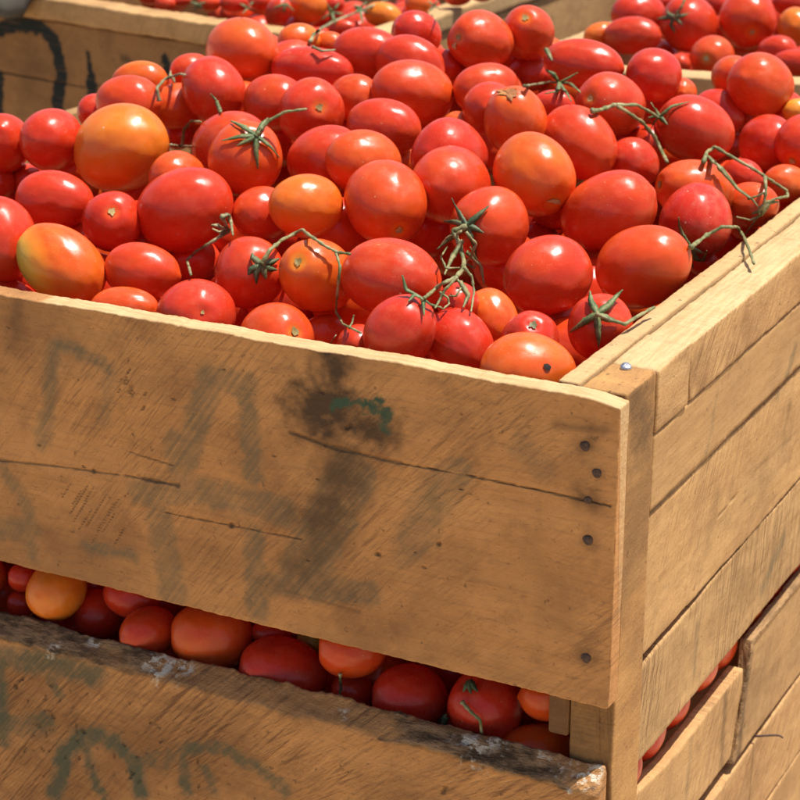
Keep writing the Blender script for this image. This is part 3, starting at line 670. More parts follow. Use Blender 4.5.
['row', -0.0835, 0.105, -0.2298, 0.0265],
['row', -0.6846, 0.115, -0.1861, 0.0265],
['row', -0.64, 0.115, -0.1838, 0.0265],
['row', -0.609, 0.115, -0.1846, 0.0265],
['row', -0.5645, 0.115, -0.1866, 0.0265],
['row', -0.5286, 0.115, -0.1864, 0.0265],
['row', -0.4974, 0.115, -0.1854, 0.0265],
['row', -0.4611, 0.115, -0.1823, 0.0265],
['row', -0.4218, 0.115, -0.1864, 0.0265],
['row', -0.3887, 0.115, -0.1818, 0.0265],
['row', -0.3458, 0.115, -0.1836, 0.0265],
['row', -0.3091, 0.115, -0.1861, 0.0265],
['row', -0.271, 0.115, -0.1862, 0.0265],
['row', -0.2339, 0.115, -0.1826, 0.0265],
['row', -0.1967, 0.115, -0.185, 0.0265],
['row', -0.1662, 0.115, -0.1785, 0.0265],
['row', -0.1273, 0.115, -0.1908, 0.0265],
['row', -0.0886, 0.115, -0.1919, 0.0265],
['row', -0.6828, 0.06, -0.3253, 0.0265],
['row', -0.6475, 0.06, -0.3268, 0.0265],
['row', -0.6055, 0.06, -0.3275, 0.0265],
['row', -0.5652, 0.06, -0.3238, 0.0265],
['row', -0.5343, 0.06, -0.3284, 0.0265],
['row', -0.4936, 0.06, -0.326, 0.0265],
['row', -0.4626, 0.06, -0.3231, 0.0265],
['row', -0.421, 0.06, -0.331, 0.0265],
['row', -0.3881, 0.06, -0.3274, 0.0265],
['row', -0.3424, 0.06, -0.326, 0.0265],
['row', -0.308, 0.06, -0.3302, 0.0265],
['row', -0.2774, 0.06, -0.3251, 0.0265],
['row', -0.2345, 0.06, -0.3239, 0.0265],
['row', -0.2005, 0.06, -0.3284, 0.0265],
['row', -0.1569, 0.06, -0.3219, 0.0265],
['row', -0.1266, 0.06, -0.3252, 0.0265],
['row', -0.0894, 0.06, -0.3259, 0.0265],
['row', -0.7025, 0.046, -0.1859, 0.0255],
['row', -0.6992, 0.046, -0.2324, 0.0255],
['row', -0.7005, 0.046, -0.2751, 0.0255],
['row', -0.698, 0.09, -0.1906, 0.0255],
['row', -0.7066, 0.09, -0.2352, 0.0255],
['row', -0.7008, 0.09, -0.276, 0.0255],
['row', -0.6498, 0.046, -0.1971, 0.0255],
['row', -0.6574, 0.046, -0.2438, 0.0255],
['row', -0.6553, 0.046, -0.2751, 0.0255],
['row', -0.6539, 0.09, -0.1906, 0.0255],
['row', -0.6537, 0.09, -0.2367, 0.0255],
['row', -0.6523, 0.09, -0.2734, 0.0255],
['row', -0.6083, 0.046, -0.1915, 0.0255],
['row', -0.6101, 0.046, -0.2379, 0.0255],
['row', -0.6117, 0.046, -0.2776, 0.0255],
['row', -0.6087, 0.09, -0.1808, 0.0255],
['row', -0.6096, 0.09, -0.2379, 0.0255],
['row', -0.6105, 0.09, -0.273, 0.0255],
['row', -0.562, 0.046, -0.1909, 0.0255],
['row', -0.5638, 0.046, -0.2319, 0.0255],
['row', -0.5657, 0.046, -0.2805, 0.0255],
['row', -0.5709, 0.09, -0.1905, 0.0255],
['row', -0.565, 0.09, -0.2379, 0.0255],
['row', -0.5596, 0.09, -0.2759, 0.0255],
['row', -0.5228, 0.046, -0.1955, 0.0255]
]
V = {
'm33': [['sepal', 3.4, 0.5, [[-0.3823, 0.2311, 0.0659], [-0.3856, 0.2305, 0.0679], [-0.3893, 0.2305, 0.0697], [-0.3935, 0.2313, 0.0713], [-0.3974, 0.2322, 0.0722], [-0.4021, 0.2343, 0.0728], [-0.4092, 0.2401, 0.0723]]], ['sepal', 3.4, 0.5, [[-0.3823, 0.2311, 0.0659], [-0.3851, 0.2281, 0.0659], [-0.3882, 0.2257, 0.0658], [-0.3916, 0.2239, 0.0656], [-0.3956, 0.2219, 0.0646], [-0.4001, 0.2208, 0.0633], [-0.4052, 0.2205, 0.0618]]], ['sepal', 3.4, 0.5, [[-0.3823, 0.2311, 0.0659], [-0.3834, 0.2286, 0.065], [-0.3846, 0.2264, 0.0641], [-0.386, 0.2244, 0.0631], [-0.3878, 0.2225, 0.0621], [-0.3897, 0.2208, 0.061], [-0.3917, 0.2194, 0.0598]]], ['sepal', 3.4, 0.5, [[-0.3823, 0.2311, 0.0659], [-0.3808, 0.2285, 0.0626], [-0.3798, 0.2266, 0.0591], [-0.379, 0.2252, 0.0555], [-0.3781, 0.2245, 0.0515], [-0.3776, 0.2244, 0.0473], [-0.3774, 0.2247, 0.043]]], ['sepal', 3.4, 0.5, [[-0.3823, 0.2311, 0.0659], [-0.379, 0.2321, 0.0633], [-0.3761, 0.2339, 0.0604], [-0.3736, 0.2362, 0.0575], [-0.3722, 0.238, 0.0545], [-0.371, 0.2403, 0.0513], [-0.3704, 0.2435, 0.0479]]], ['sepal', 3.4, 0.5, [[-0.3823, 0.2311, 0.0659], [-0.3826, 0.235, 0.068], [-0.3834, 0.2398, 0.0699], [-0.384, 0.2443, 0.0719], [-0.3843, 0.2472, 0.0728], [-0.384, 0.2492, 0.0739], [-0.3834, 0.2506, 0.0752]]], ['stem', 2.2, 1.6, [[-0.3818, 0.2303, 0.0661], [-0.381, 0.2314, 0.0677], [-0.3805, 0.2329, 0.0692], [-0.3801, 0.2348, 0.0706], [-0.379, 0.2373, 0.0724], [-0.3777, 0.2395, 0.0743], [-0.3763, 0.2415, 0.0763], [-0.3734, 0.2439, 0.0781], [-0.3704, 0.2462, 0.08], [-0.3675, 0.2485, 0.0818], [-0.3628, 0.2513, 0.0825], [-0.3582, 0.254, 0.0832], [-0.3535, 0.2567, 0.0839]]]],
'm19': [['sepal', 3.6, 0.5, [[-0.0639, 0.1197, 0.0092], [-0.0661, 0.1181, 0.0075], [-0.0686, 0.117, 0.0057], [-0.0712, 0.1163, 0.0037], [-0.0742, 0.1161, 0.001], [-0.0777, 0.1168, -0.0019], [-0.0817, 0.1188, -0.0054]]], ['sepal', 3.6, 0.5, [[-0.0639, 0.1197, 0.0092], [-0.0658, 0.121, 0.0112], [-0.068, 0.1227, 0.013], [-0.0701, 0.1244, 0.0149], [-0.0712, 0.1263, 0.0167], [-0.0723, 0.1281, 0.0185], [-0.0732, 0.1297, 0.0203]]], ['sepal', 3.6, 0.5, [[-0.0639, 0.1197, 0.0092], [-0.0622, 0.1216, 0.0107], [-0.0607, 0.1239, 0.012], [-0.0592, 0.1263, 0.0133], [-0.0583, 0.1286, 0.0148], [-0.0576, 0.1313, 0.0161], [-0.057, 0.134, 0.0175], [-0.0563, 0.1361, 0.0186], [-0.0554, 0.1377, 0.0198], [-0.0544, 0.1391, 0.0211]]], ['sepal', 3.6, 0.5, [[-0.0639, 0.1197, 0.0092], [-0.0629, 0.1181, 0.0062], [-0.0621, 0.117, 0.0031], [-0.0615, 0.1163, -0.0002], [-0.061, 0.1161, -0.0039], [-0.0608, 0.1165, -0.0078], [-0.0608, 0.1175, -0.0119]]], ['sepal', 3.6, 0.5, [[-0.0639, 0.1197, 0.0092], [-0.0614, 0.12, 0.0083], [-0.0591, 0.1205, 0.0074], [-0.0569, 0.1213, 0.0064], [-0.0549, 0.1226, 0.0057], [-0.053, 0.1241, 0.0048], [-0.0512, 0.126, 0.0039]]], ['stem', 2.0, 1.6, [[-0.0629, 0.1172, 0.0101], [-0.0594, 0.1161, 0.0096], [-0.0561, 0.1153, 0.009], [-0.053, 0.1149, 0.0082], [-0.0498, 0.1154, 0.0077], [-0.0467, 0.1164, 0.007], [-0.044, 0.1181, 0.006], [-0.0423, 0.1222, 0.0071], [-0.0419, 0.1298, 0.0069], [-0.0414, 0.1372, 0.0068], [-0.0407, 0.1442, 0.0067], [-0.0398, 0.1506, 0.0068], [-0.0387, 0.1567, 0.007]]]],
'm22': [['sepal', 3.6, 0.5, [[-0.1904, 0.1911, 0.0326], [-0.1931, 0.1923, 0.0352], [-0.196, 0.1942, 0.0377], [-0.1994, 0.1969, 0.0399], [-0.2032, 0.201, 0.0418], [-0.2072, 0.2054, 0.0435], [-0.2111, 0.2097, 0.0454]]], ['sepal', 3.6, 0.5, [[-0.1904, 0.1911, 0.0326], [-0.188, 0.1919, 0.0351], [-0.1858, 0.193, 0.0374], [-0.1838, 0.1946, 0.0397], [-0.182, 0.1965, 0.0418], [-0.1803, 0.1988, 0.0438], [-0.1788, 0.2015, 0.0457]]], ['sepal', 3.6, 0.5, [[-0.1904, 0.1911, 0.0326], [-0.1881, 0.191, 0.0322], [-0.1858, 0.191, 0.0318], [-0.1836, 0.1912, 0.0313], [-0.1817, 0.1915, 0.0305], [-0.1799, 0.1919, 0.0297], [-0.1781, 0.1925, 0.0289]]], ['sepal', 3.6, 0.5, [[-0.1904, 0.1911, 0.0326], [-0.1882, 0.1904, 0.029], [-0.1864, 0.1902, 0.0253], [-0.1848, 0.1907, 0.0213], [-0.1842, 0.1918, 0.0173], [-0.184, 0.1936, 0.0131], [-0.1843, 0.1965, 0.0084]]], ['sepal', 3.6, 0.5, [[-0.1904, 0.1911, 0.0326], [-0.1938, 0.1917, 0.0329], [-0.1973, 0.1927, 0.0332], [-0.2012, 0.1945, 0.0332], [-0.2052, 0.1967, 0.0323], [-0.209, 0.1988, 0.0316], [-0.2127, 0.2005, 0.0309]]], ['sepal', 3.6, 0.5, [[-0.1904, 0.1911, 0.0326], [-0.1941, 0.191, 0.0295], [-0.1983, 0.1917, 0.0262], [-0.2022, 0.192, 0.0229], [-0.2056, 0.1912, 0.0196], [-0.2086, 0.1895, 0.0165], [-0.2114, 0.1873, 0.0136]]]],
'V3': [['stem', 2.6, 1.8, [[-0.1892, 0.1886, 0.0334], [-0.1919, 0.1869, 0.0323], [-0.1948, 0.1855, 0.0311], [-0.1975, 0.1837, 0.03], [-0.1953, 0.183, 0.0271], [-0.1929, 0.1818, 0.0244], [-0.1906, 0.1808, 0.0217], [-0.189, 0.1795, 0.0182], [-0.1864, 0.1764, 0.0154], [-0.1825, 0.1704, 0.0135], [-0.1787, 0.1621, 0.0146], [-0.1742, 0.1522, 0.0163], [-0.1694, 0.1418, 0.0181], [-0.1657, 0.1306, 0.0199], [-0.162, 0.1194, 0.0216], [-0.1582, 0.1082, 0.0234], [-0.1562, 0.0961, 0.0252], [-0.1541, 0.0841, 0.0271], [-0.1604, 0.0893, 0.0229], [-0.1639, 0.0902, 0.0197], [-0.1635, 0.083, 0.0193], [-0.1581, 0.0662, 0.0224], [-0.1482, 0.0436, 0.0294], [-0.1483, 0.0411, 0.0292], [-0.1488, 0.0394, 0.0288]]], ['stem', 1.5, 0.9, [[-0.1446, 0.0916, 0.0366], [-0.1427, 0.0917, 0.0346], [-0.1409, 0.0918, 0.0326], [-0.139, 0.0918, 0.0307], [-0.138, 0.0908, 0.0278], [-0.1368, 0.0894, 0.025], [-0.1353, 0.0874, 0.0224], [-0.1342, 0.0836, 0.0193], [-0.1322, 0.0782, 0.0166], [-0.1298, 0.0716, 0.0145]]], ['stem', 1.5, 1.0, [[-0.1455, 0.0835, 0.032], [-0.1468, 0.0803, 0.0298], [-0.148, 0.0771, 0.0277], [-0.1497, 0.0748, 0.0252], [-0.1507, 0.0735, 0.0226], [-0.1514, 0.0716, 0.0201], [-0.1508, 0.0672, 0.0186], [-0.1476, 0.0594, 0.0202], [-0.1427, 0.048, 0.0231], [-0.1417, 0.0447, 0.0231]]], ['stem', 1.2, 0.8, [[-0.1536, 0.0755, 0.0231], [-0.1507, 0.0736, 0.0227], [-0.1483, 0.0726, 0.0221], [-0.1462, 0.072, 0.0212], [-0.1457, 0.0716, 0.0201], [-0.1452, 0.071, 0.019], [-0.1444, 0.0699, 0.0181], [-0.1447, 0.0677, 0.0176], [-0.1449, 0.0652, 0.0172], [-0.1453, 0.0633, 0.0166], [-0.148, 0.0659, 0.0163], [-0.1514, 0.0699, 0.0155], [-0.1547, 0.0737, 0.0148]]], ['stem', 1.2, 0.8, [[-0.193, 0.191, 0.0022], [-0.1795, 0.154, 0.0141], [-0.1648, 0.1151, 0.0267], [-0.167, 0.1111, 0.0275], [-0.1685, 0.1119, 0.0295], [-0.1705, 0.1133, 0.0314], [-0.1723, 0.1145, 0.0333], [-0.1719, 0.1165, 0.0351], [-0.1897, 0.1557, 0.0246], [-0.2063, 0.1927, 0.015]]], ['stem', 1.2, 0.7, [[-0.1937, 0.1923, 0.006], [-0.1912, 0.193, 0.0048], [-0.1887, 0.1935, 0.0035], [-0.1859, 0.1936, 0.0025], [-0.1849, 0.1932, 0.0046], [-0.1837, 0.192, 0.007], [-0.1822, 0.1905, 0.0096], [-0.1829, 0.188, 0.0132], [-0.1838, 0.1863, 0.0167], [-0.1851, 0.1851, 0.0199]]], ['sepal', 2.4, 0.8, [[-0.1885, 0.1811, 0.0254], [-0.1903, 0.1792, 0.0214], [-0.1904, 0.1737, 0.0186], [-0.1879, 0.1629, 0.0176], [-0.1824, 0.1477, 0.0184], [-0.1755, 0.1296, 0.0204], [-0.168, 0.1105, 0.0227]]], ['sepal', 2.4, 0.7, [[-0.1873, 0.1835, 0.0165], [-0.1849, 0.186, 0.0128], [-0.1831, 0.1897, 0.0087], [-0.181, 0.1929, 0.0048], [-0.1804, 0.1939, 0.0003], [-0.1793, 0.1939, -0.0039], [-0.178, 0.1934, -0.0079]]], ['sepal', 2.4, 0.7, [[-0.1437, 0.0842, 0.0288], [-0.1406, 0.0816, 0.0269], [-0.1382, 0.0806, 0.0244], [-0.1361, 0.0803, 0.0217], [-0.1363, 0.0782, 0.0196], [-0.1359, 0.0751, 0.0179], [-0.1352, 0.0712, 0.0165]]], ['stem', 1.5, 1.2, [[-0.1866, 0.1818, 0.0312], [-0.184, 0.1815, 0.0288], [-0.1816, 0.1818, 0.0262], [-0.1793, 0.1825, 0.0235], [-0.1809, 0.1828, 0.0199], [-0.1829, 0.1838, 0.016], [-0.185, 0.1852, 0.012], [-0.1875, 0.1863, 0.0095], [-0.1896, 0.1864, 0.0073], [-0.1914, 0.1859, 0.0052]]], ['sepal', 2.6, 0.7, [[-0.1898, 0.1821, 0.0307], [-0.1941, 0.1836, 0.0283], [-0.1988, 0.186, 0.0256], [-0.2032, 0.1878, 0.0232], [-0.2056, 0.189, 0.0206], [-0.2073, 0.1889, 0.0185], [-0.2087, 0.1881, 0.0166]]], ['stem', 1.1, 0.8, [[-0.147, 0.0849, 0.0308], [-0.145, 0.084, 0.0295], [-0.1431, 0.0829, 0.0283], [-0.1411, 0.0817, 0.0272], [-0.1412, 0.0791, 0.0257], [-0.1415, 0.0769, 0.024], [-0.1421, 0.0752, 0.0222], [-0.1436, 0.0748, 0.0221], [-0.1451, 0.0746, 0.022], [-0.1467, 0.0745, 0.0218]]]],
'm12': [['sepal', 2.4, 0.5, [[-0.15, 0.0431, 0.0282], [-0.1535, 0.0427, 0.0298], [-0.1572, 0.0426, 0.0312], [-0.1608, 0.0424, 0.0327], [-0.1622, 0.0433, 0.0355], [-0.1635, 0.044, 0.0384], [-0.1647, 0.0446, 0.0413]]], ['sepal', 2.4, 0.5, [[-0.15, 0.0431, 0.0282], [-0.1514, 0.0422, 0.0289], [-0.1527, 0.0412, 0.0296], [-0.154, 0.04, 0.0305], [-0.1544, 0.038, 0.0297], [-0.1546, 0.0359, 0.0289], [-0.155, 0.0338, 0.0282]]], ['sepal', 2.4, 0.5, [[-0.15, 0.0431, 0.0282], [-0.1483, 0.0434, 0.0271], [-0.1467, 0.044, 0.0258], [-0.1454, 0.0451, 0.0244], [-0.1441, 0.0472, 0.0234], [-0.1427, 0.0489, 0.0224], [-0.141, 0.0503, 0.0216]]], ['sepal', 2.4, 0.5, [[-0.15, 0.0431, 0.0282], [-0.1491, 0.0418, 0.0276], [-0.1482, 0.0406, 0.027], [-0.1474, 0.0394, 0.0264], [-0.1462, 0.0376, 0.0245], [-0.1451, 0.0359, 0.0226], [-0.1442, 0.0346, 0.0205]]]],
'm8': [['sepal', 3.6, 0.5, [[-0.2934, 0.0879, 0.018], [-0.2951, 0.0873, 0.0196], [-0.2969, 0.0869, 0.0211], [-0.2988, 0.0866, 0.0225], [-0.2993, 0.0872, 0.0234], [-0.2999, 0.0878, 0.0243], [-0.3005, 0.0884, 0.0252]]], ['sepal', 3.6, 0.5, [[-0.2934, 0.0879, 0.018], [-0.2938, 0.0863, 0.0163], [-0.2944, 0.085, 0.0145], [-0.295, 0.0838, 0.0126], [-0.2948, 0.0835, 0.0104], [-0.2948, 0.0833, 0.0081], [-0.2949, 0.0833, 0.0058]]], ['sepal', 3.6, 0.5, [[-0.2934, 0.0879, 0.018], [-0.2948, 0.0859, 0.0172], [-0.2964, 0.0841, 0.0163], [-0.2981, 0.0826, 0.0153], [-0.2985, 0.082, 0.0142], [-0.299, 0.0814, 0.0132], [-0.2995, 0.0809, 0.0121]]], ['sepal', 3.6, 0.5, [[-0.2934, 0.0879, 0.018], [-0.2918, 0.0901, 0.0183], [-0.2905, 0.0925, 0.0186], [-0.2892, 0.0952, 0.0187], [-0.2887, 0.0975, 0.0189], [-0.2883, 0.0999, 0.019], [-0.2881, 0.1026, 0.019]]], ['sepal', 3.6, 0.5, [[-0.2934, 0.0879, 0.018], [-0.2918, 0.0891, 0.017], [-0.2903, 0.0905, 0.0159], [-0.289, 0.092, 0.0147], [-0.2881, 0.0936, 0.0142], [-0.2873, 0.0953, 0.0136], [-0.2866, 0.0972, 0.013]]], ['sepal', 3.6, 0.5, [[-0.2934, 0.0879, 0.018], [-0.2926, 0.0877, 0.0163], [-0.2918, 0.0877, 0.0146], [-0.2911, 0.0878, 0.0128], [-0.2907, 0.0879, 0.0114], [-0.2903, 0.0881, 0.01], [-0.29, 0.0883, 0.0086]]]],
'V1': [['stem', 2.3, 1.4, [[-0.2916, 0.0863, 0.0194], [-0.2902, 0.0876, 0.0225], [-0.2892, 0.0894, 0.0254], [-0.2887, 0.0921, 0.028], [-0.2883, 0.0968, 0.0291], [-0.291, 0.1066, 0.0285], [-0.2988, 0.125, 0.0251], [-0.3021, 0.1397, 0.0232], [-0.3006, 0.1462, 0.0242], [-0.2925, 0.1417, 0.0288], [-0.2789, 0.1226, 0.0338], [-0.2603, 0.0948, 0.0417], [-0.2559, 0.0916, 0.0415], [-0.2519, 0.0903, 0.0404], [-0.2486, 0.0902, 0.0388], [-0.2458, 0.0911, 0.0369], [-0.2435, 0.0922, 0.0355], [-0.2412, 0.0934, 0.0342], [-0.2384, 0.0939, 0.033], [-0.2349, 0.0934, 0.0332], [-0.2305, 0.0913, 0.0339], [-0.2256, 0.0883, 0.0349]]], ['stem', 1.5, 1.1, [[-0.24, 0.0954, 0.0331], [-0.2373, 0.0922, 0.0307], [-0.2344, 0.0887, 0.0284], [-0.2312, 0.0848, 0.0262], [-0.2307, 0.0823, 0.0206], [-0.2324, 0.084, 0.0135], [-0.2342, 0.0857, 0.0063], [-0.2359, 0.0882, 0.0014], [-0.2382, 0.0918, -0.0039], [-0.2396, 0.0938, -0.0086], [-0.2371, 0.0925, -0.0106], [-0.2297, 0.0823, -0.0093], [-0.2157, 0.0602, -0.0034], [-0.1949, 0.0304, 0.0067], [-0.1886, 0.0268, 0.0068], [-0.1823, 0.023, 0.0069]]], ['stem', 1.1, 0.7, [[-0.1946, 0.0299, 0.0062], [-0.1947, 0.0313, 0.0069], [-0.1948, 0.0329, 0.0075], [-0.1948, 0.0343, 0.0082], [-0.195, 0.0355, 0.0096], [-0.1951, 0.0365, 0.0111], [-0.195, 0.0373, 0.0126]]]],
'V2': [['stem', 2.2, 1.2, [[-0.367, 0.1646, 0.0124], [-0.367, 0.1588, 0.0116], [-0.3682, 0.1547, 0.0103], [-0.3699, 0.1516, 0.0086], [-0.3735, 0.1492, 0.0061], [-0.3779, 0.1479, 0.0031], [-0.3832, 0.1481, -0.0004], [-0.3875, 0.1503, -0.0038], [-0.3906, 0.1506, -0.0066], [-0.3899, 0.1451, -0.0072], [-0.3777, 0.1279, -0.0046], [-0.3534, 0.0925, 0.0047], [-0.3198, 0.0428, 0.0196]]], ['sepal', 2.2, 0.8, [[-0.367, 0.1646, 0.0124], [-0.3648, 0.1563, 0.016], [-0.3645, 0.151, 0.0186], [-0.3648, 0.1468, 0.0208], [-0.3655, 0.1452, 0.0214], [-0.3662, 0.1437, 0.0219], [-0.3669, 0.1423, 0.0224]]], ['sepal', 2.4, 1.0, [[-0.367, 0.1646, 0.0124], [-0.3635, 0.1566, 0.0183], [-0.3623, 0.1521, 0.023], [-0.3617, 0.1489, 0.0273], [-0.3612, 0.1506, 0.0274], [-0.3607, 0.1525, 0.0275], [-0.3603, 0.1545, 0.0275], [-0.3606, 0.1562, 0.0251], [-0.3602, 0.1569, 0.023], [-0.3576, 0.154, 0.0222], [-0.3503, 0.1431, 0.0227], [-0.3373, 0.123, 0.0264], [-0.3201, 0.0964, 0.0324]]], ['sepal', 2.2, 0.8, [[-0.367, 0.1646, 0.0124], [-0.3662, 0.1593, 0.0133], [-0.3664, 0.1557, 0.0137], [-0.3669, 0.1524, 0.014], [-0.3672, 0.1499, 0.0156], [-0.3676, 0.1475, 0.0171], [-0.3682, 0.1454, 0.0185]]]],
'V4': [['stem', 2.6, 2.2, [[-0.1861, 0.3979, 0.0716], [-0.1846, 0.4002, 0.0715], [-0.1837, 0.404, 0.0711], [-0.1873, 0.4189, 0.068], [-0.1878, 0.4303, 0.067], [-0.1859, 0.4358, 0.0674], [-0.1826, 0.4379, 0.0686], [-0.1798, 0.4393, 0.0668], [-0.1772, 0.4412, 0.0649], [-0.1747, 0.4437, 0.0628], [-0.1723, 0.4484, 0.0594], [-0.1705, 0.4547, 0.0557], [-0.1691, 0.4624, 0.0516], [-0.1677, 0.4679, 0.0469], [-0.1655, 0.4713, 0.0427], [-0.1627, 0.4733, 0.0388], [-0.1611, 0.4747, 0.0349], [-0.1591, 0.475, 0.0313], [-0.1553, 0.4704, 0.029], [-0.1483, 0.4564, 0.0296], [-0.1371, 0.4309, 0.0334], [-0.1231, 0.3975, 0.0393]]], ['stem', 2.2, 1.8, [[-0.182, 0.4384, 0.0686], [-0.1781, 0.4433, 0.068], [-0.1747, 0.4494, 0.0672], [-0.1718, 0.4569, 0.066], [-0.1707, 0.4638, 0.0629], [-0.1695, 0.4703, 0.0598], [-0.1679, 0.4759, 0.057], [-0.1667, 0.4796, 0.0548], [-0.1649, 0.4816, 0.053], [-0.1626, 0.4824, 0.0514]]]],
'm82': [['sepal', 3.0, 0.5, [[-0.1629, 0.4854, 0.0516], [-0.1651, 0.4882, 0.0527], [-0.1673, 0.4908, 0.0538], [-0.1692, 0.4927, 0.0551], [-0.1711, 0.4937, 0.0568], [-0.1727, 0.4941, 0.0588], [-0.1743, 0.4942, 0.0607]]], ['sepal', 3.0, 0.5, [[-0.1629, 0.4854, 0.0516], [-0.1594, 0.4848, 0.0548], [-0.1564, 0.4854, 0.0576], [-0.1536, 0.4865, 0.0604], [-0.1492, 0.4879, 0.0619], [-0.145, 0.4899, 0.0633], [-0.1412, 0.4929, 0.0644]]], ['sepal', 3.0, 0.5, [[-0.1629, 0.4854, 0.0516], [-0.1611, 0.4838, 0.051], [-0.1595, 0.4826, 0.0504], [-0.158, 0.4816, 0.0497], [-0.1565, 0.4808, 0.0489], [-0.1551, 0.4802, 0.0481], [-0.1538, 0.4797, 0.0473]]], ['sepal', 3.0, 0.5, [[-0.1629, 0.4854, 0.0516], [-0.1645, 0.486, 0.0499], [-0.1662, 0.4871, 0.0482], [-0.1678, 0.4878, 0.0465], [-0.169, 0.4876, 0.044], [-0.17, 0.4868, 0.0416], [-0.1709, 0.4857, 0.0393]]], ['sepal', 3.0, 0.5, [[-0.1629, 0.4854, 0.0516], [-0.1641, 0.4864, 0.0515], [-0.1654, 0.4875, 0.0514], [-0.1666, 0.4884, 0.0514], [-0.1689, 0.4878, 0.0507], [-0.171, 0.4869, 0.0501], [-0.1731, 0.4858, 0.0496]]]],
'V5': [['stem', 2.2, 1.5, [[-0.0951, 0.3985, 0.0416], [-0.0957, 0.403, 0.0433], [-0.1075, 0.4396, 0.0367], [-0.1156, 0.4656, 0.033], [-0.1179, 0.4784, 0.0312], [-0.1172, 0.4825, 0.0317], [-0.1152, 0.483, 0.0332], [-0.1095, 0.4804, 0.0318], [-0.1023, 0.473, 0.0315], [-0.0936, 0.4612, 0.0325], [-0.0849, 0.454, 0.0317], [-0.0779, 0.4519, 0.0296], [-0.0718, 0.4524, 0.0268], [-0.0679, 0.4548, 0.0238], [-0.0655, 0.4621, 0.0195], [-0.0633, 0.4698, 0.0151], [-0.0612, 0.4755, 0.0117], [-0.0584, 0.479, 0.0088], [-0.0552, 0.4813, 0.0062], [-0.0547, 0.4817, 0.0046], [-0.0534, 0.4796, 0.0037], [-0.0501, 0.4709, 0.0045], [-0.0474, 0.4508, 0.0089], [-0.0422, 0.4227, 0.0155], [-0.0443, 0.4188, 0.0154], [-0.0458, 0.4167, 0.0147], [-0.0476, 0.4151, 0.0138], [-0.0495, 0.4139, 0.0128]]], ['sepal', 2.8, 1.2, [[-0.1224, 0.4859, 0.0245], [-0.0902, 0.4044, 0.0424], [-0.0854, 0.4023, 0.0396], [-0.0812, 0.4023, 0.0363], [-0.0774, 0.4031, 0.0319], [-0.0741, 0.4058, 0.0271], [-0.0708, 0.4083, 0.0223], [-0.0674, 0.4103, 0.0194], [-0.0635, 0.4109, 0.0169], [-0.0594, 0.4106, 0.0147], [-0.0571, 0.4105, 0.0124], [-0.055, 0.4109, 0.01], [-0.0531, 0.4117, 0.0075]]], ['stem', 1.8, 1.0, [[-0.0656, 0.4589, 0.0205], [-0.0536, 0.4221, 0.0271], [-0.0514, 0.4165, 0.0253], [-0.0502, 0.4141, 0.0227], [-0.0498, 0.412, 0.0194], [-0.0497, 0.411, 0.0158], [-0.0499, 0.4107, 0.012], [-0.0503, 0.4108, 0.0094], [-0.0507, 0.411, 0.0067], [-0.0512, 0.4114, 0.0039], [-0.054, 0.4109, 0.0024], [-0.0568, 0.41, 0.001], [-0.0588, 0.4069, 0.0002], [-0.0595, 0.3984, 0.003], [-0.0573, 0.3812, 0.0083], [-0.0527, 0.3569, 0.0157]]], ['stem', 1.3, 1.0, [[-0.0625, 0.4105, 0.0151], [-0.0601, 0.4102, 0.0162], [-0.0578, 0.4101, 0.0173], [-0.0556, 0.4102, 0.0183], [-0.0535, 0.4107, 0.0195], [-0.0515, 0.4116, 0.0206], [-0.0496, 0.4127, 0.0215]]], ['sepal', 3.2, 0.8, [[-0.0513, 0.4115, 0.0054], [-0.0502, 0.4122, 0.008], [-0.0491, 0.4133, 0.0104], [-0.0482, 0.4149, 0.0127], [-0.0463, 0.4169, 0.0128], [-0.0445, 0.4193, 0.0127], [-0.0429, 0.4225, 0.0123]]], ['stem', 1.2, 0.8, [[-0.0526, 0.4109, 0.0047], [-0.0549, 0.4112, 0.0012], [-0.0574, 0.4124, -0.0025], [-0.0602, 0.4147, -0.0066], [-0.0631, 0.4184, -0.0105], [-0.0668, 0.4248, -0.0153], [-0.0705, 0.4309, -0.02]]], ['sepal', 2.6, 0.6, [[-0.0499, 0.4108, 0.012], [-0.0512, 0.4104, 0.0101], [-0.0526, 0.4101, 0.0082], [-0.0539, 0.4098, 0.0063], [-0.0555, 0.4099, 0.0056], [-0.057, 0.4099, 0.0049], [-0.0585, 0.4099, 0.0041]]]],
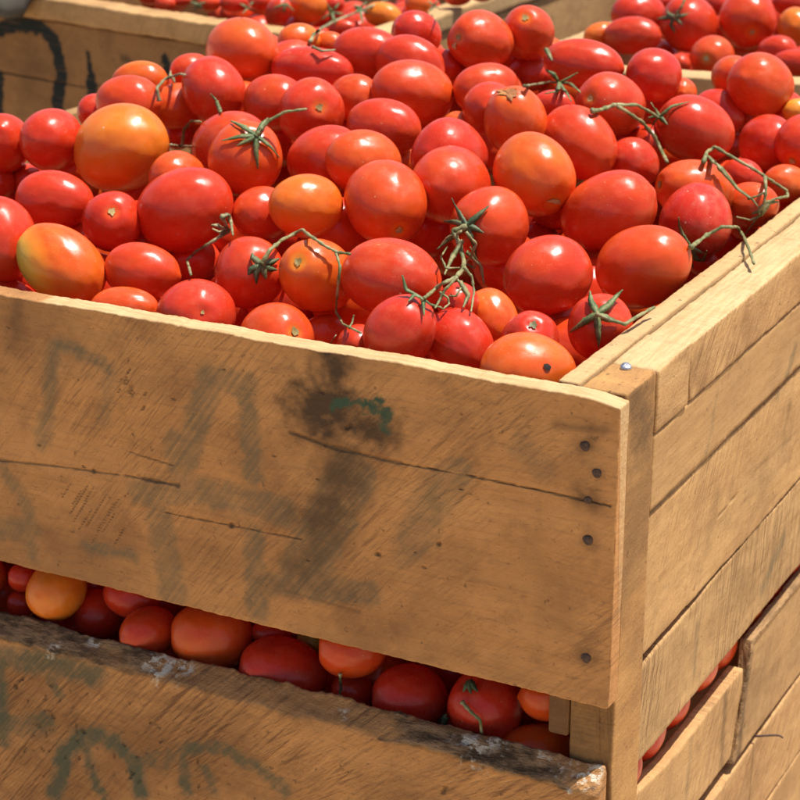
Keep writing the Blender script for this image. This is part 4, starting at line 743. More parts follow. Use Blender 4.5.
'm91': [['sepal', 3.0, 0.5, [[-0.075, 0.3239, -0.0014], [-0.0767, 0.3225, 0.0018], [-0.0785, 0.3217, 0.0047], [-0.0806, 0.3214, 0.0075], [-0.0815, 0.3214, 0.0096], [-0.0823, 0.3213, 0.0118], [-0.0831, 0.321, 0.014], [-0.0832, 0.3205, 0.0163], [-0.0833, 0.3197, 0.0187], [-0.0833, 0.3187, 0.0212]]], ['sepal', 3.0, 0.5, [[-0.075, 0.3239, -0.0014], [-0.0743, 0.3258, -0.0048], [-0.0739, 0.3288, -0.0085], [-0.0734, 0.3315, -0.0122], [-0.0726, 0.3344, -0.0131], [-0.0713, 0.3358, -0.0135], [-0.0693, 0.335, -0.0133], [-0.0676, 0.3328, -0.01], [-0.0656, 0.3296, -0.0063], [-0.0639, 0.3269, -0.0029]]], ['sepal', 3.0, 0.5, [[-0.075, 0.3239, -0.0014], [-0.0758, 0.325, -0.004], [-0.0767, 0.3266, -0.0068], [-0.078, 0.3291, -0.0099], [-0.0777, 0.3322, -0.0137], [-0.077, 0.3343, -0.0172], [-0.076, 0.3356, -0.0205]]], ['sepal', 3.0, 0.5, [[-0.075, 0.3239, -0.0014], [-0.0733, 0.3248, -0.0024], [-0.0716, 0.326, -0.0034], [-0.07, 0.3273, -0.0046], [-0.0691, 0.3285, -0.0053], [-0.0682, 0.3296, -0.0059], [-0.0674, 0.3309, -0.0066]]], ['stem', 2.2, 1.5, [[-0.0478, 0.2465, 0.0226], [-0.0556, 0.2792, 0.0159], [-0.0599, 0.3027, 0.0121], [-0.0603, 0.3147, 0.0119], [-0.0581, 0.319, 0.0131], [-0.0551, 0.3207, 0.015], [-0.0522, 0.3228, 0.0169], [-0.0494, 0.3256, 0.0165], [-0.0472, 0.3301, 0.0157], [-0.0553, 0.3662, 0.0055], [-0.0604, 0.3878, -0.0032], [-0.0586, 0.3883, -0.0057], [-0.0498, 0.3669, -0.0015], [-0.0364, 0.3306, 0.0059], [-0.0313, 0.3203, 0.0055], [-0.0264, 0.3101, 0.0052], [-0.0232, 0.3035, 0.0045], [-0.0199, 0.297, 0.0037], [-0.0168, 0.2906, 0.003]]]],
'V7': [['stem', 1.8, 1.3, [[-0.2331, 0.3775, 0.09], [-0.2323, 0.3842, 0.0893], [-0.2728, 0.4848, 0.0667], [-0.3001, 0.5566, 0.0509], [-0.3108, 0.5895, 0.0442], [-0.3075, 0.5904, 0.0449], [-0.2944, 0.5688, 0.0509], [-0.2763, 0.5339, 0.059], [-0.2719, 0.5307, 0.0598], [-0.2682, 0.5291, 0.0601]]], ['sepal', 2.6, 0.7, [[-0.2693, 0.5296, 0.0599], [-0.27, 0.5269, 0.0629], [-0.2711, 0.525, 0.0657], [-0.2723, 0.5235, 0.0683], [-0.2747, 0.5241, 0.0691], [-0.2772, 0.525, 0.0698], [-0.2798, 0.5261, 0.0705]]], ['sepal', 3.0, 0.7, [[-0.2693, 0.5296, 0.0599], [-0.265, 0.5272, 0.0605], [-0.2596, 0.5222, 0.0618], [-0.2511, 0.5098, 0.0647], [-0.2375, 0.4852, 0.0682], [-0.2201, 0.4512, 0.0741], [-0.2148, 0.4461, 0.0732]]], ['sepal', 2.4, 0.6, [[-0.2693, 0.5296, 0.0599], [-0.2655, 0.5269, 0.0619], [-0.2621, 0.5251, 0.0637], [-0.2589, 0.5238, 0.0654], [-0.2556, 0.523, 0.0675], [-0.2526, 0.5226, 0.0696], [-0.2496, 0.5226, 0.0715]]], ['sepal', 2.6, 0.7, [[-0.2693, 0.5296, 0.0599], [-0.2496, 0.4829, 0.0683], [-0.2284, 0.4327, 0.0776], [-0.2273, 0.4295, 0.0759], [-0.2303, 0.428, 0.0754], [-0.2335, 0.4272, 0.0747], [-0.2371, 0.4268, 0.0739]]], ['sepal', 2.4, 0.6, [[-0.2693, 0.5296, 0.0599], [-0.2477, 0.4838, 0.068], [-0.2248, 0.4348, 0.077], [-0.2214, 0.4318, 0.0753], [-0.2177, 0.4265, 0.0744], [-0.2124, 0.4174, 0.0743], [-0.2058, 0.4052, 0.075]]]],
'V7b': [['sepal', 2.4, 1.2, [[-0.2851, 0.5372, 0.0855], [-0.2828, 0.534, 0.0846], [-0.2808, 0.5316, 0.0836], [-0.2789, 0.5295, 0.0825], [-0.2775, 0.5283, 0.0811], [-0.2761, 0.5274, 0.0798], [-0.2748, 0.5266, 0.0784]]]],
'V8': [['stem', 2.4, 1.8, [[-0.4919, 0.5035, 0.0786], [-0.4966, 0.5142, 0.0786], [-0.5001, 0.5225, 0.0792], [-0.5019, 0.5282, 0.0805], [-0.5019, 0.5329, 0.0814], [-0.504, 0.5413, 0.0816], [-0.5881, 0.6946, 0.0506], [-0.6528, 0.8165, 0.0268], [-0.6916, 0.8932, 0.0129], [-0.7122, 0.938, 0.006], [-0.7052, 0.9695, 0.0102], [-0.6982, 1.001, 0.0144], [-0.6922, 1.028, 0.018], [-0.6842, 1.064, 0.0228]]]],
'V9': [['stem', 2.0, 1.3, [[-0.4607, 0.4541, 0.0857], [-0.4573, 0.4532, 0.085], [-0.4542, 0.4527, 0.0843], [-0.4511, 0.4524, 0.0835], [-0.4484, 0.455, 0.0836], [-0.446, 0.4581, 0.0835], [-0.4442, 0.4622, 0.0833]]]],
'V10': [['stem', 2.0, 1.5, [[-0.5287, 0.3233, 0.0587], [-0.5291, 0.3232, 0.0622], [-0.5301, 0.3239, 0.0655], [-0.5317, 0.3256, 0.0685], [-0.5437, 0.3474, 0.0656], [-0.5523, 0.3642, 0.0641], [-0.556, 0.3738, 0.0644], [-0.5523, 0.3758, 0.0658], [-0.543, 0.3693, 0.0693], [-0.5296, 0.3565, 0.0744], [-0.5256, 0.3528, 0.0752], [-0.5227, 0.3509, 0.0755], [-0.5203, 0.3497, 0.0757]]], ['sepal', 1.8, 0.6, [[-0.5593, 0.3864, 0.0634], [-0.5621, 0.3911, 0.0639], [-0.5639, 0.3945, 0.0648], [-0.565, 0.3967, 0.066]]], ['sepal', 1.8, 0.6, [[-0.5643, 0.3969, 0.0618], [-0.5559, 0.3856, 0.0628], [-0.5469, 0.3735, 0.064], [-0.5433, 0.3693, 0.0632]]]],
'V11': [['stem', 2.3, 1.6, [[-0.5387, 0.3694, 0.0107], [-0.5366, 0.3675, 0.0159], [-0.5345, 0.3656, 0.021], [-0.5324, 0.3636, 0.0262], [-0.5293, 0.3626, 0.0292], [-0.5267, 0.3623, 0.0321], [-0.522, 0.3587, 0.0358], [-0.5097, 0.3448, 0.0397], [-0.487, 0.3147, 0.0481], [-0.4557, 0.271, 0.0602]]], ['stem', 1.6, 1.0, [[-0.4693, 0.2491, 0.0454], [-0.5019, 0.3022, 0.03], [-0.5237, 0.3394, 0.0192], [-0.53, 0.3532, 0.0152], [-0.5198, 0.3431, 0.0185], [-0.4944, 0.3099, 0.0286], [-0.4588, 0.2608, 0.0433]]]],
'm34': [['sepal', 2.6, 0.6, [[-0.4401, 0.2754, 0.068], [-0.4625, 0.3091, 0.0617], [-0.4787, 0.3327, 0.0582], [-0.4869, 0.3438, 0.0582], [-0.4904, 0.346, 0.0595], [-0.4919, 0.3451, 0.0617], [-0.4931, 0.3436, 0.0641]]]],
'V12': [['stem', 1.1, 0.6, [[-0.2425, 0.0902, -0.0362], [-0.2415, 0.0889, -0.0334], [-0.2392, 0.0853, -0.0299], [-0.2337, 0.076, -0.024], [-0.2222, 0.058, -0.0149], [-0.2068, 0.0327, -0.0029], [-0.2053, 0.0322, -0.0008]]]],
'b3': [['sepal', 3.6, 0.5, [[-0.3598, 1.0453, 0.0239], [-0.3633, 1.0459, 0.0231], [-0.3671, 1.047, 0.0223], [-0.3711, 1.0489, 0.0212], [-0.3751, 1.0515, 0.0201], [-0.3789, 1.0537, 0.0191], [-0.3826, 1.0556, 0.0181]]], ['sepal', 3.6, 0.5, [[-0.3598, 1.0453, 0.0239], [-0.3568, 1.0452, 0.0245], [-0.3539, 1.0454, 0.025], [-0.3511, 1.0459, 0.0255], [-0.3489, 1.0467, 0.0263], [-0.3467, 1.0476, 0.027], [-0.3445, 1.0488, 0.0277]]], ['sepal', 3.6, 0.5, [[-0.3598, 1.0453, 0.0239], [-0.3605, 1.0445, 0.0211], [-0.3612, 1.0439, 0.0183], [-0.3619, 1.0432, 0.0156], [-0.3604, 1.0434, 0.0128], [-0.3588, 1.0434, 0.0101], [-0.3572, 1.0436, 0.0074]]], ['sepal', 3.6, 0.5, [[-0.3598, 1.0453, 0.0239], [-0.3624, 1.0461, 0.0246], [-0.3651, 1.0473, 0.0252], [-0.3678, 1.0484, 0.0259], [-0.369, 1.0505, 0.0275], [-0.3703, 1.0526, 0.0292], [-0.3717, 1.0551, 0.0308]]], ['sepal', 3.6, 0.5, [[-0.3598, 1.0453, 0.0239], [-0.358, 1.0446, 0.0227], [-0.3563, 1.0442, 0.0215], [-0.3546, 1.0438, 0.0203], [-0.3526, 1.0437, 0.0191], [-0.3507, 1.0437, 0.0179], [-0.3488, 1.0438, 0.0166]]], ['stem', 2.2, 1.8, [[-0.3588, 1.0426, 0.0244], [-0.3559, 1.0415, 0.028], [-0.3533, 1.0409, 0.0314], [-0.3509, 1.0409, 0.0348], [-0.3498, 1.0426, 0.0384], [-0.3492, 1.0453, 0.0419], [-0.349, 1.0496, 0.0451]]]],
'l2': [['sepal', 2.6, 0.5, [[-0.792, 0.9735, 0.0135], [-0.7934, 0.9715, 0.0129], [-0.7951, 0.97, 0.0123], [-0.797, 0.9688, 0.0116], [-0.7992, 0.968, 0.0108], [-0.8014, 0.9674, 0.0099], [-0.8039, 0.9672, 0.009]]], ['sepal', 2.6, 0.5, [[-0.792, 0.9735, 0.0135], [-0.7907, 0.9742, 0.012], [-0.7897, 0.9754, 0.0104], [-0.789, 0.9771, 0.0087], [-0.7887, 0.9794, 0.0072], [-0.7882, 0.9815, 0.0058], [-0.7876, 0.9834, 0.0044]]], ['sepal', 2.6, 0.5, [[-0.792, 0.9735, 0.0135], [-0.7921, 0.9722, 0.0118], [-0.7924, 0.9712, 0.0101], [-0.7929, 0.9704, 0.0083], [-0.7932, 0.9702, 0.0068], [-0.7936, 0.97, 0.0053], [-0.794, 0.97, 0.0038]]]],
'V13': [['stem', 1.9, 1.1, [[-0.1093, 0.0225, -0.2337], [-0.1063, 0.021, -0.2347], [-0.1036, 0.0197, -0.2358], [-0.1009, 0.0188, -0.2371], [-0.0986, 0.0184, -0.2383], [-0.0964, 0.0183, -0.2396], [-0.0943, 0.0183, -0.241], [-0.0936, 0.0182, -0.2447], [-0.0932, 0.0184, -0.2486], [-0.0931, 0.0192, -0.2529], [-0.0947, 0.0197, -0.2559], [-0.0965, 0.0207, -0.2594], [-0.0989, 0.0227, -0.2635]]], ['stem', 1.1, 0.8, [[-0.0977, 0.0202, -0.2589], [-0.0981, 0.0194, -0.2574], [-0.0985, 0.0187, -0.256], [-0.099, 0.0182, -0.2546], [-0.1018, 0.018, -0.2547], [-0.1047, 0.0182, -0.2551], [-0.108, 0.0189, -0.2558], [-0.1103, 0.0193, -0.2577], [-0.1125, 0.0193, -0.2592], [-0.1144, 0.0189, -0.2605]]]],
'g15': [['sepal', 3.0, 0.5, [[-0.1093, 0.0344, -0.2241], [-0.1096, 0.033, -0.2249], [-0.1099, 0.0317, -0.2259], [-0.1103, 0.0305, -0.2269], [-0.1106, 0.0296, -0.2277], [-0.1109, 0.0288, -0.2286], [-0.1112, 0.028, -0.2296]]], ['sepal', 3.0, 0.5, [[-0.1093, 0.0344, -0.2241], [-0.1077, 0.0331, -0.2245], [-0.1062, 0.032, -0.2251], [-0.1048, 0.031, -0.2257], [-0.1035, 0.0303, -0.2263], [-0.1023, 0.0297, -0.2269], [-0.1011, 0.0292, -0.2276]]], ['sepal', 3.0, 0.5, [[-0.1093, 0.0344, -0.2241], [-0.1086, 0.0328, -0.2248], [-0.1079, 0.0314, -0.2257], [-0.1072, 0.03, -0.2266], [-0.1065, 0.029, -0.2274], [-0.1058, 0.0281, -0.2283], [-0.1051, 0.0273, -0.2291]]]],
'V14': [['sepal', 3.0, 1.0, [[-0.1222, 0.0257, -0.2489], [-0.1232, 0.0267, -0.2516], [-0.1239, 0.0273, -0.254], [-0.1244, 0.0271, -0.2561], [-0.1234, 0.0273, -0.2576], [-0.1224, 0.0272, -0.2591], [-0.1214, 0.0272, -0.2605]]], ['sepal', 2.6, 0.8, [[-0.1222, 0.0257, -0.2489], [-0.1271, 0.0327, -0.255], [-0.1308, 0.0373, -0.2597], [-0.1332, 0.0392, -0.2628], [-0.1342, 0.0403, -0.2651], [-0.1353, 0.0414, -0.2675], [-0.1371, 0.0441, -0.2708]]]],
'V15': [['stem', 1.4, 1.0, [[-0.2011, 0.0254, -0.2372], [-0.2024, 0.028, -0.2422], [-0.2044, 0.0319, -0.2481], [-0.2056, 0.0344, -0.2531], [-0.2066, 0.0348, -0.2571], [-0.207, 0.0342, -0.2605], [-0.2077, 0.0339, -0.264]]]],
'V16': [['sepal', 2.6, 0.6, [[-0.7614, 1.0237, -0.0021], [-0.7613, 1.0213, 0.0002], [-0.7617, 1.0197, 0.0023], [-0.7621, 1.0181, 0.0044], [-0.7625, 1.0166, 0.0065], [-0.7629, 1.0151, 0.0086], [-0.764, 1.0147, 0.0104]]], ['sepal', 2.6, 0.6, [[-0.7614, 1.0237, -0.0021], [-0.7631, 1.0226, -0.0033], [-0.7645, 1.0207, -0.0045], [-0.7653, 1.0179, -0.0054], [-0.7659, 1.0146, -0.0063], [-0.767, 1.0124, -0.0073], [-0.7689, 1.0115, -0.0086]]], ['sepal', 2.6, 0.6, [[-0.7614, 1.0237, -0.0021], [-0.7589, 1.0224, 0.0004], [-0.7569, 1.0221, 0.0027], [-0.7553, 1.0223, 0.0049], [-0.755, 1.0248, 0.0066], [-0.7548, 1.0277, 0.0082], [-0.755, 1.0311, 0.0098]]], ['sepal', 2.6, 0.6, [[-0.7614, 1.0237, -0.0021], [-0.7595, 1.0246, -0.0022], [-0.7579, 1.026, -0.0025], [-0.7566, 1.0279, -0.0029], [-0.7557, 1.0305, -0.0034], [-0.7545, 1.0327, -0.0039], [-0.7531, 1.0345, -0.0042]]], ['sepal', 2.6, 0.6, [[-0.7614, 1.0237, -0.0021], [-0.7454, 0.9963, 0.0014], [-0.7295, 0.969, 0.0049], [-0.7136, 0.9417, 0.0085], [-0.7118, 0.9395, 0.0068], [-0.711, 0.9391, 0.0048], [-0.7105, 0.9394, 0.0026]]], ['sepal', 2.6, 0.6, [[-0.7614, 1.0237, -0.0021], [-0.7618, 1.0225, -0.0013], [-0.7622, 1.0214, -0.0006], [-0.7628, 1.0204, 0.0], [-0.7633, 1.0195, 0.0007], [-0.7636, 1.0182, 0.0015], [-0.7638, 1.0165, 0.0023]]]],
'V17': [['sepal', 2.6, 0.6, [[-0.7098, 0.9954, 0.0123], [-0.7113, 0.9942, 0.0131], [-0.7128, 0.993, 0.0139], [-0.7169, 0.9967, 0.0138], [-0.7302, 1.0171, 0.0102], [-0.7407, 1.0325, 0.0077], [-0.7485, 1.0428, 0.0062]]], ['sepal', 2.6, 0.6, [[-0.7098, 0.9954, 0.0123], [-0.7098, 0.993, 0.0114], [-0.7079, 0.9872, 0.0112], [-0.7031, 0.976, 0.0121], [-0.6959, 0.9604, 0.0139], [-0.6965, 0.9594, 0.0127], [-0.6994, 0.9623, 0.0108]]], ['sepal', 2.6, 0.6, [[-0.7098, 0.9954, 0.0123], [-0.709, 0.9966, 0.0133], [-0.7079, 0.9973, 0.0144], [-0.7066, 0.9975, 0.0156], [-0.7061, 0.9994, 0.0164], [-0.7057, 1.0015, 0.0173], [-0.7055, 1.0038, 0.018]]], ['sepal', 2.6, 0.6, [[-0.7104, 0.9965, 0.0121], [-0.7086, 0.9961, 0.0112], [-0.7065, 0.9955, 0.0104], [-0.7043, 0.9944, 0.0096], [-0.7027, 0.9945, 0.0086], [-0.7013, 0.995, 0.0076], [-0.7, 0.9958, 0.0064]]], ['sepal', 2.6, 0.6, [[-0.6943, 0.9667, 0.0181], [-0.6932, 0.9655, 0.0155], [-0.6898, 0.9599, 0.0138], [-0.6759, 0.935, 0.016], [-0.6361, 0.8623, 0.0283], [-0.5575, 0.7182, 0.0558], [-0.4481, 0.517, 0.0957]]], ['sepal', 2.6, 0.6, [[-0.7098, 0.9954, 0.0123], [-0.7112, 0.9948, 0.0121], [-0.7123, 0.9938, 0.012], [-0.7132, 0.9922, 0.012], [-0.7169, 0.9959, 0.0109], [-0.731, 1.0187, 0.006], [-0.7444, 1.0399, 0.0013]]]],
'V18': [['sepal', 2.6, 0.6, [[-0.9104, 0.9763, 0.0022], [-0.9124, 0.9767, 0.0026], [-0.9157, 0.979, 0.0025], [-0.9225, 0.9867, 0.0013], [-0.9281, 0.9926, 0.0005], [-0.932, 0.9959, 0.0003], [-0.9347, 0.9972, 0.0004]]], ['sepal', 2.6, 0.6, [[-0.9104, 0.9763, 0.0022], [-0.9115, 0.9766, 0.0009], [-0.9126, 0.9768, -0.0003], [-0.9135, 0.9767, -0.0015], [-0.9142, 0.9763, -0.0027], [-0.9147, 0.9757, -0.0038], [-0.9152, 0.975, -0.0048]]], ['sepal', 2.6, 0.6, [[-0.9104, 0.9763, 0.0022], [-0.9089, 0.976, 0.0014], [-0.9075, 0.9759, 0.0006], [-0.9062, 0.976, -0.0002], [-0.9061, 0.9779, -0.0015], [-0.9061, 0.98, -0.0028], [-0.9063, 0.9822, -0.0041]]], ['sepal', 2.6, 0.6, [[-0.9104, 0.9763, 0.0022], [-0.9082, 0.9758, 0.003], [-0.9063, 0.9757, 0.0038], [-0.9045, 0.9758, 0.0045], [-0.904, 0.9777, 0.0048], [-0.9035, 0.9798, 0.0051], [-0.9031, 0.9821, 0.0053]]]],
'V19': [['sepal', 2.6, 0.6, [[-0.8614, 1.0055, -0.0018], [-0.8611, 1.0021, -0.0005], [-0.8613, 0.9995, 0.0007], [-0.8617, 0.9973, 0.0018], [-0.8633, 0.997, 0.0025], [-0.865, 0.9969, 0.0031], [-0.8668, 0.997, 0.0037]]], ['sepal', 2.6, 0.6, [[-0.8614, 1.0055, -0.0018], [-0.86, 1.0013, -0.0021], [-0.8516, 0.9858, -0.0001], [-0.8239, 0.9388, 0.0085], [-0.7621, 0.8366, 0.0288], [-0.6606, 0.6701, 0.0629], [-0.5318, 0.4598, 0.1064]]], ['sepal', 2.6, 0.6, [[-0.8614, 1.0055, -0.0018], [-0.8601, 1.0058, -0.0025], [-0.8588, 1.0062, -0.0032], [-0.8575, 1.0066, -0.0039], [-0.8562, 1.007, -0.0046], [-0.8549, 1.0073, -0.0053], [-0.8535, 1.0077, -0.0061]]], ['sepal', 2.6, 0.6, [[-0.8614, 1.0055, -0.0018], [-0.859, 1.0034, -0.0001], [-0.8565, 1.0011, 0.0016], [-0.8541, 0.9992, 0.0032], [-0.8535, 1.0, 0.0043], [-0.8531, 1.0013, 0.0053], [-0.8529, 1.0028, 0.0062]]]],
'V20': [['sepal', 2.6, 0.6, [[-0.6516, 1.0624, 0.0088], [-0.6521, 1.0609, 0.0099], [-0.6525, 1.0592, 0.0111], [-0.6528, 1.0573, 0.0123], [-0.6542, 1.0575, 0.0131], [-0.6556, 1.0579, 0.0139], [-0.6572, 1.0586, 0.0146]]], ['sepal', 2.6, 0.6, [[-0.6532, 1.0656, 0.0082], [-0.653, 1.0635, 0.0074], [-0.6506, 1.0571, 0.0075], [-0.6383, 1.0309, 0.0115], [-0.6012, 0.955, 0.0255], [-0.5262, 0.8039, 0.0547], [-0.4209, 0.5924, 0.0962]]], ['sepal', 2.6, 0.6, [[-0.6508, 1.0609, 0.0091], [-0.6471, 1.056, 0.0094], [-0.6336, 1.0314, 0.0137], [-0.5951, 0.9564, 0.0279], [-0.5189, 0.8055, 0.0574], [-0.4128, 0.5938, 0.099], [-0.4129, 0.596, 0.098]]], ['sepal', 2.6, 0.6, [[-0.6508, 1.0609, 0.0091], [-0.6503, 1.0616, 0.01], [-0.6496, 1.0617, 0.011], [-0.6486, 1.0614, 0.012], [-0.6491, 1.064, 0.0125], [-0.6493, 1.0662, 0.0131], [-0.6493, 1.0678, 0.0138]]]],
}
SF = [('p', 0.0091, 0.9375, [-0.4023, -0.0326, -0.4101, -0.0745, -0.417, -0.1011]), ('p', 0.0078, 1.1875, [-0.3971, -0.0282, -0.3772, -0.0313, -0.3592, -0.0382]), ('p', 0.0078, 0.5, [-0.3577, -0.0393, -0.3654, -0.0759]), ('p', 0.0143, 1.0, [-0.28, -0.0312, -0.3008, -0.0939]), ('p', 0.0143, 0.875, [-0.28, -0.0312, -0.2531, -0.0328]), ('p', 0.0104, 1.0, [-0.2533, -0.0376, -0.2489, -0.0938]), ('p', 0.0156, 0.875, [-0.3383, -0.1226, -0.2906, -0.1118, -0.2262, -0.1145]), ('p', 0.013, 0.9375, [-0.308, -0.0811, -0.306, -0.1077]), ('p', 0.0175, 0.875, [-0.3232, -0.1399, -0.316, -0.1913]), ('p', 0.0117, 1.0, [-0.2515, -0.1359, -0.2492, -0.1911]), ('p', 0.026, 0.9375, [-0.1768, -0.0786, -0.1931, -0.1134, -0.2151, -0.156]), ('s', 0.032889999999999996, 0.5, [-0.1783, -0.0816, -0.1945, -0.1151, -0.2158, -0.1547]), ('p', 0.013, 0.9375, [-0.2425, -0.1677, -0.1644, -0.159]), ('s', 0.017939999999999998, 0.3, [-0.2425, -0.1692, -0.1659, -0.1594]), ('p', 0.0169, 0.75, [-0.1038, -0.0633, -0.1358, -0.1181]), ('p', 0.013, 0.4375, [-0.0622, -0.0379, -0.0456, -0.0509]), ('p', 0.0104, 0.4375, [-0.1256, -0.0695, -0.1429, -0.1306]), ('p', 0.0078, 0.875, [-0.4527, -0.1263, -0.4333, -0.151, -0.4318, -0.1886]), ('p', 0.0143, 0.6875, [-0.4584, -0.175, -0.432, -0.1681]), ('p', 0.0078, 1.125, [-0.3843, -0.1725, -0.3472, -0.1706]), ('s', 0.016444999999999998, 0.4, [-0.4278, -0.0015, -0.437, -0.0346]), ('s', 0.05680999999999999, 1.15, [-0.1949, -0.0349, -0.2036, -0.0404]), ('s', 0.034385, 1.0, [-0.1917, -0.0066, -0.1906, -0.0315]), ('s', 0.049335, 0.75, [-0.1936, -0.0453, -0.1818, -0.0769, -0.1989, -0.1146]), ('s', 0.037375, 0.95, [-0.1815, -0.0445, -0.1568, -0.0454]), ('s', 0.014949999999999998, 0.7, [-0.1917, -0.0085, -0.1776, -0.0069]), ('g', 0.011, 1, [-0.1878, -0.0336, -0.1792, -0.0308]), ('g', 0.0078, 0.9, [-0.1764, -0.0297, -0.1694, -0.0298]), ('g', 0.0084, 1, [-0.1666, -0.0286, -0.1582, -0.0311]), ('g', 0.0072, 0.95, [-0.154, -0.033, -0.1527, -0.0446]), ('c', 0.0016, 0.5, [-0.454, -0.1213, -0.4031, -0.1161, -0.3758, -0.1146, -0.3377, -0.1116, -0.3077, -0.1116]), ('c', 0.0029, 0.75, [-0.3498, -0.1125, -0.3077, -0.1116]), ('c', 0.0014, 0.5, [-0.3189, -0.1332, -0.2675, -0.1321, -0.2146, -0.1311]), ('c', 0.0029, 0.6, [-0.2213, -0.0584, -0.1924, -0.0626, -0.1429, -0.0648]), ('c', 0.0013, 0.8, [-0.1429, -0.0648, -0.101, -0.0641, -0.0485, -0.0644, -0.0034, -0.0658]), ('c', 0.0013, 0.5, [-0.3449, -0.095, -0.3118, -0.0981]), ('s', 0.0036799999999999997, 0.5, [-0.2274, -0.1702, -0.1718, -0.1735]), ('c', 0.0032, 1, [-0.3758, -0.1146, -0.375, -0.1144]), ('c', 0.0032, 1, [-0.2675, -0.1321, -0.2667, -0.1319]), ('c', 0.0026, 1, [-0.1163, -0.114, -0.1156, -0.1139]), ('c', 0.0026, 1, [-0.1593, -0.1299, -0.1585, -0.1298]), ('c', 0.0039, 1, [-0.1801, -0.0483, -0.1773, -0.0464]), ('s', 0.016444999999999998, 0.5, [-0.0205, -0.0309, -0.0186, -0.0305]), ('s', 0.010465, 0.4, [-0.0123, -0.0464, -0.0104, -0.0461]), ('s', 0.017939999999999998, 0.8, [-0.0213, -0.0629, -0.0149, -0.0642]), ('s', 0.014949999999999998, 0.4, [-0.0166, -0.0905, -0.0153, -0.0902]), ('s', 0.017939999999999998, 0.6, [-0.0152, -0.1689, -0.0132, -0.1684]), ('s', 0.007474999999999999, 0.5, [-0.0393, -0.021, -0.0083, -0.0186]), ('c', 0.0008, 0.45, [-0.3942, -0.1263, -0.4026, -0.1387]), ('c', 0.0008, 0.45, [-0.3864, -0.1307, -0.3942, -0.1423]), ('c', 0.0008, 0.45, [-0.3811, -0.1264, -0.3965, -0.1495]), ('c', 0.0008, 0.45, [-0.3821, -0.1371, -0.394, -0.1548]), ('c', 0.0008, 0.45, [-0.378, -0.1422, -0.3904, -0.1608]), ('c', 0.0008, 0.45, [-0.3756, -0.1254, -0.3839, -0.1378]), ('c', 0.0008, 0.45, [-0.365, -0.1287, -0.3837, -0.1568]), ('c', 0.0008, 0.45, [-0.3636, -0.1433, -0.3811, -0.1698]), ('c', 0.0008, 0.45, [-0.3618, -0.1375, -0.3749, -0.1573]), ('c', 0.0008, 0.45, [-0.3591, -0.134, -0.3752, -0.1586]), ('c', 0.0008, 0.45, [-0.3594, -0.1416, -0.3699, -0.1576]), ('c', 0.0008, 0.45, [-0.3561, -0.1313, -0.3649, -0.1448]), ('c', 0.0008, 0.45, [-0.3516, -0.1506, -0.3623, -0.1671]), ('c', 0.0013, 0.6, [-0.3482, -0.0425, -0.35, -0.0456]), ('c', 0.0013, 0.6, [-0.3298, -0.0497, -0.3315, -0.0528]), ('c', 0.0013, 0.6, [-0.3316, -0.0596, -0.3333, -0.0627]), ('c', 0.0013, 0.6, [-0.3499, -0.0505, -0.3517, -0.0536]), ('c', 0.0013, 0.6, [-0.3408, -0.0502, -0.3426, -0.0533]), ('c', 0.0013, 0.6, [-0.3401, -0.0476, -0.3418, -0.0506]), ('c', 0.0013, 0.6, [-0.3421, -0.036, -0.3438, -0.0391]), ('c', 0.0013, 0.6, [-0.3448, -0.0417, -0.3465, -0.0448]), ('c', 0.0013, 0.6, [-0.3428, -0.0434, -0.3445, -0.0464]), ('c', 0.0013, 0.6, [-0.3398, -0.0518, -0.3415, -0.0549]), ('c', 0.0013, 0.6, [-0.3418, -0.0486, -0.3435, -0.0517]), ('c', 0.0013, 0.6, [-0.343, -0.0435, -0.3448, -0.0466]), ('c', 0.0013, 0.6, [-0.3449, -0.0435, -0.3466, -0.0466]), ('c', 0.0013, 0.6, [-0.3411, -0.0464, -0.3429, -0.0495]), ('c', 0.0012, 0.6, [-0.1328, -0.1228, -0.1314, -0.1231]), ('c', 0.0012, 0.6, [-0.095, -0.0754, -0.0936, -0.0758]), ('c', 0.0014, 0.6, [-0.4209, -0.1033, -0.4192, -0.1038]), ('c', 0.0012, 0.6, [-0.1264, -0.1317, -0.125, -0.1321]), ('c', 0.0015, 0.6, [-0.0568, -0.024, -0.0555, -0.0244]), ('c', 0.0013, 0.6, [-0.2701, -0.024, -0.2687, -0.0244]), ('c', 0.0014, 0.6, [-0.2343, -0.0765, -0.2328, -0.0769]), ('c', 0.0011, 0.6, [-0.3841, -0.1125, -0.3825, -0.1129]), ('c', 0.0009, 0.6, [-0.2022, -0.0867, -0.2007, -0.0871]), ('c', 0.0009, 0.6, [-0.2103, -0.1454, -0.2088, -0.1458]), ('c', 0.0011, 0.6, [-0.4402, -0.0222, -0.4386, -0.0226]), ('c', 0.0016, 0.6, [-0.0213, -0.0144, -0.02, -0.0147]), ('c', 0.0011, 0.6, [-0.1979, -0.0276, -0.1965, -0.028]), ('c', 0.0012, 0.6, [-0.3511, -0.1275, -0.3495, -0.128]), ('c', 0.0015, 0.6, [-0.3092, -0.0507, -0.3076, -0.0511]), ('c', 0.0011, 0.6, [-0.1018, -0.0738, -0.1004, -0.0742])]
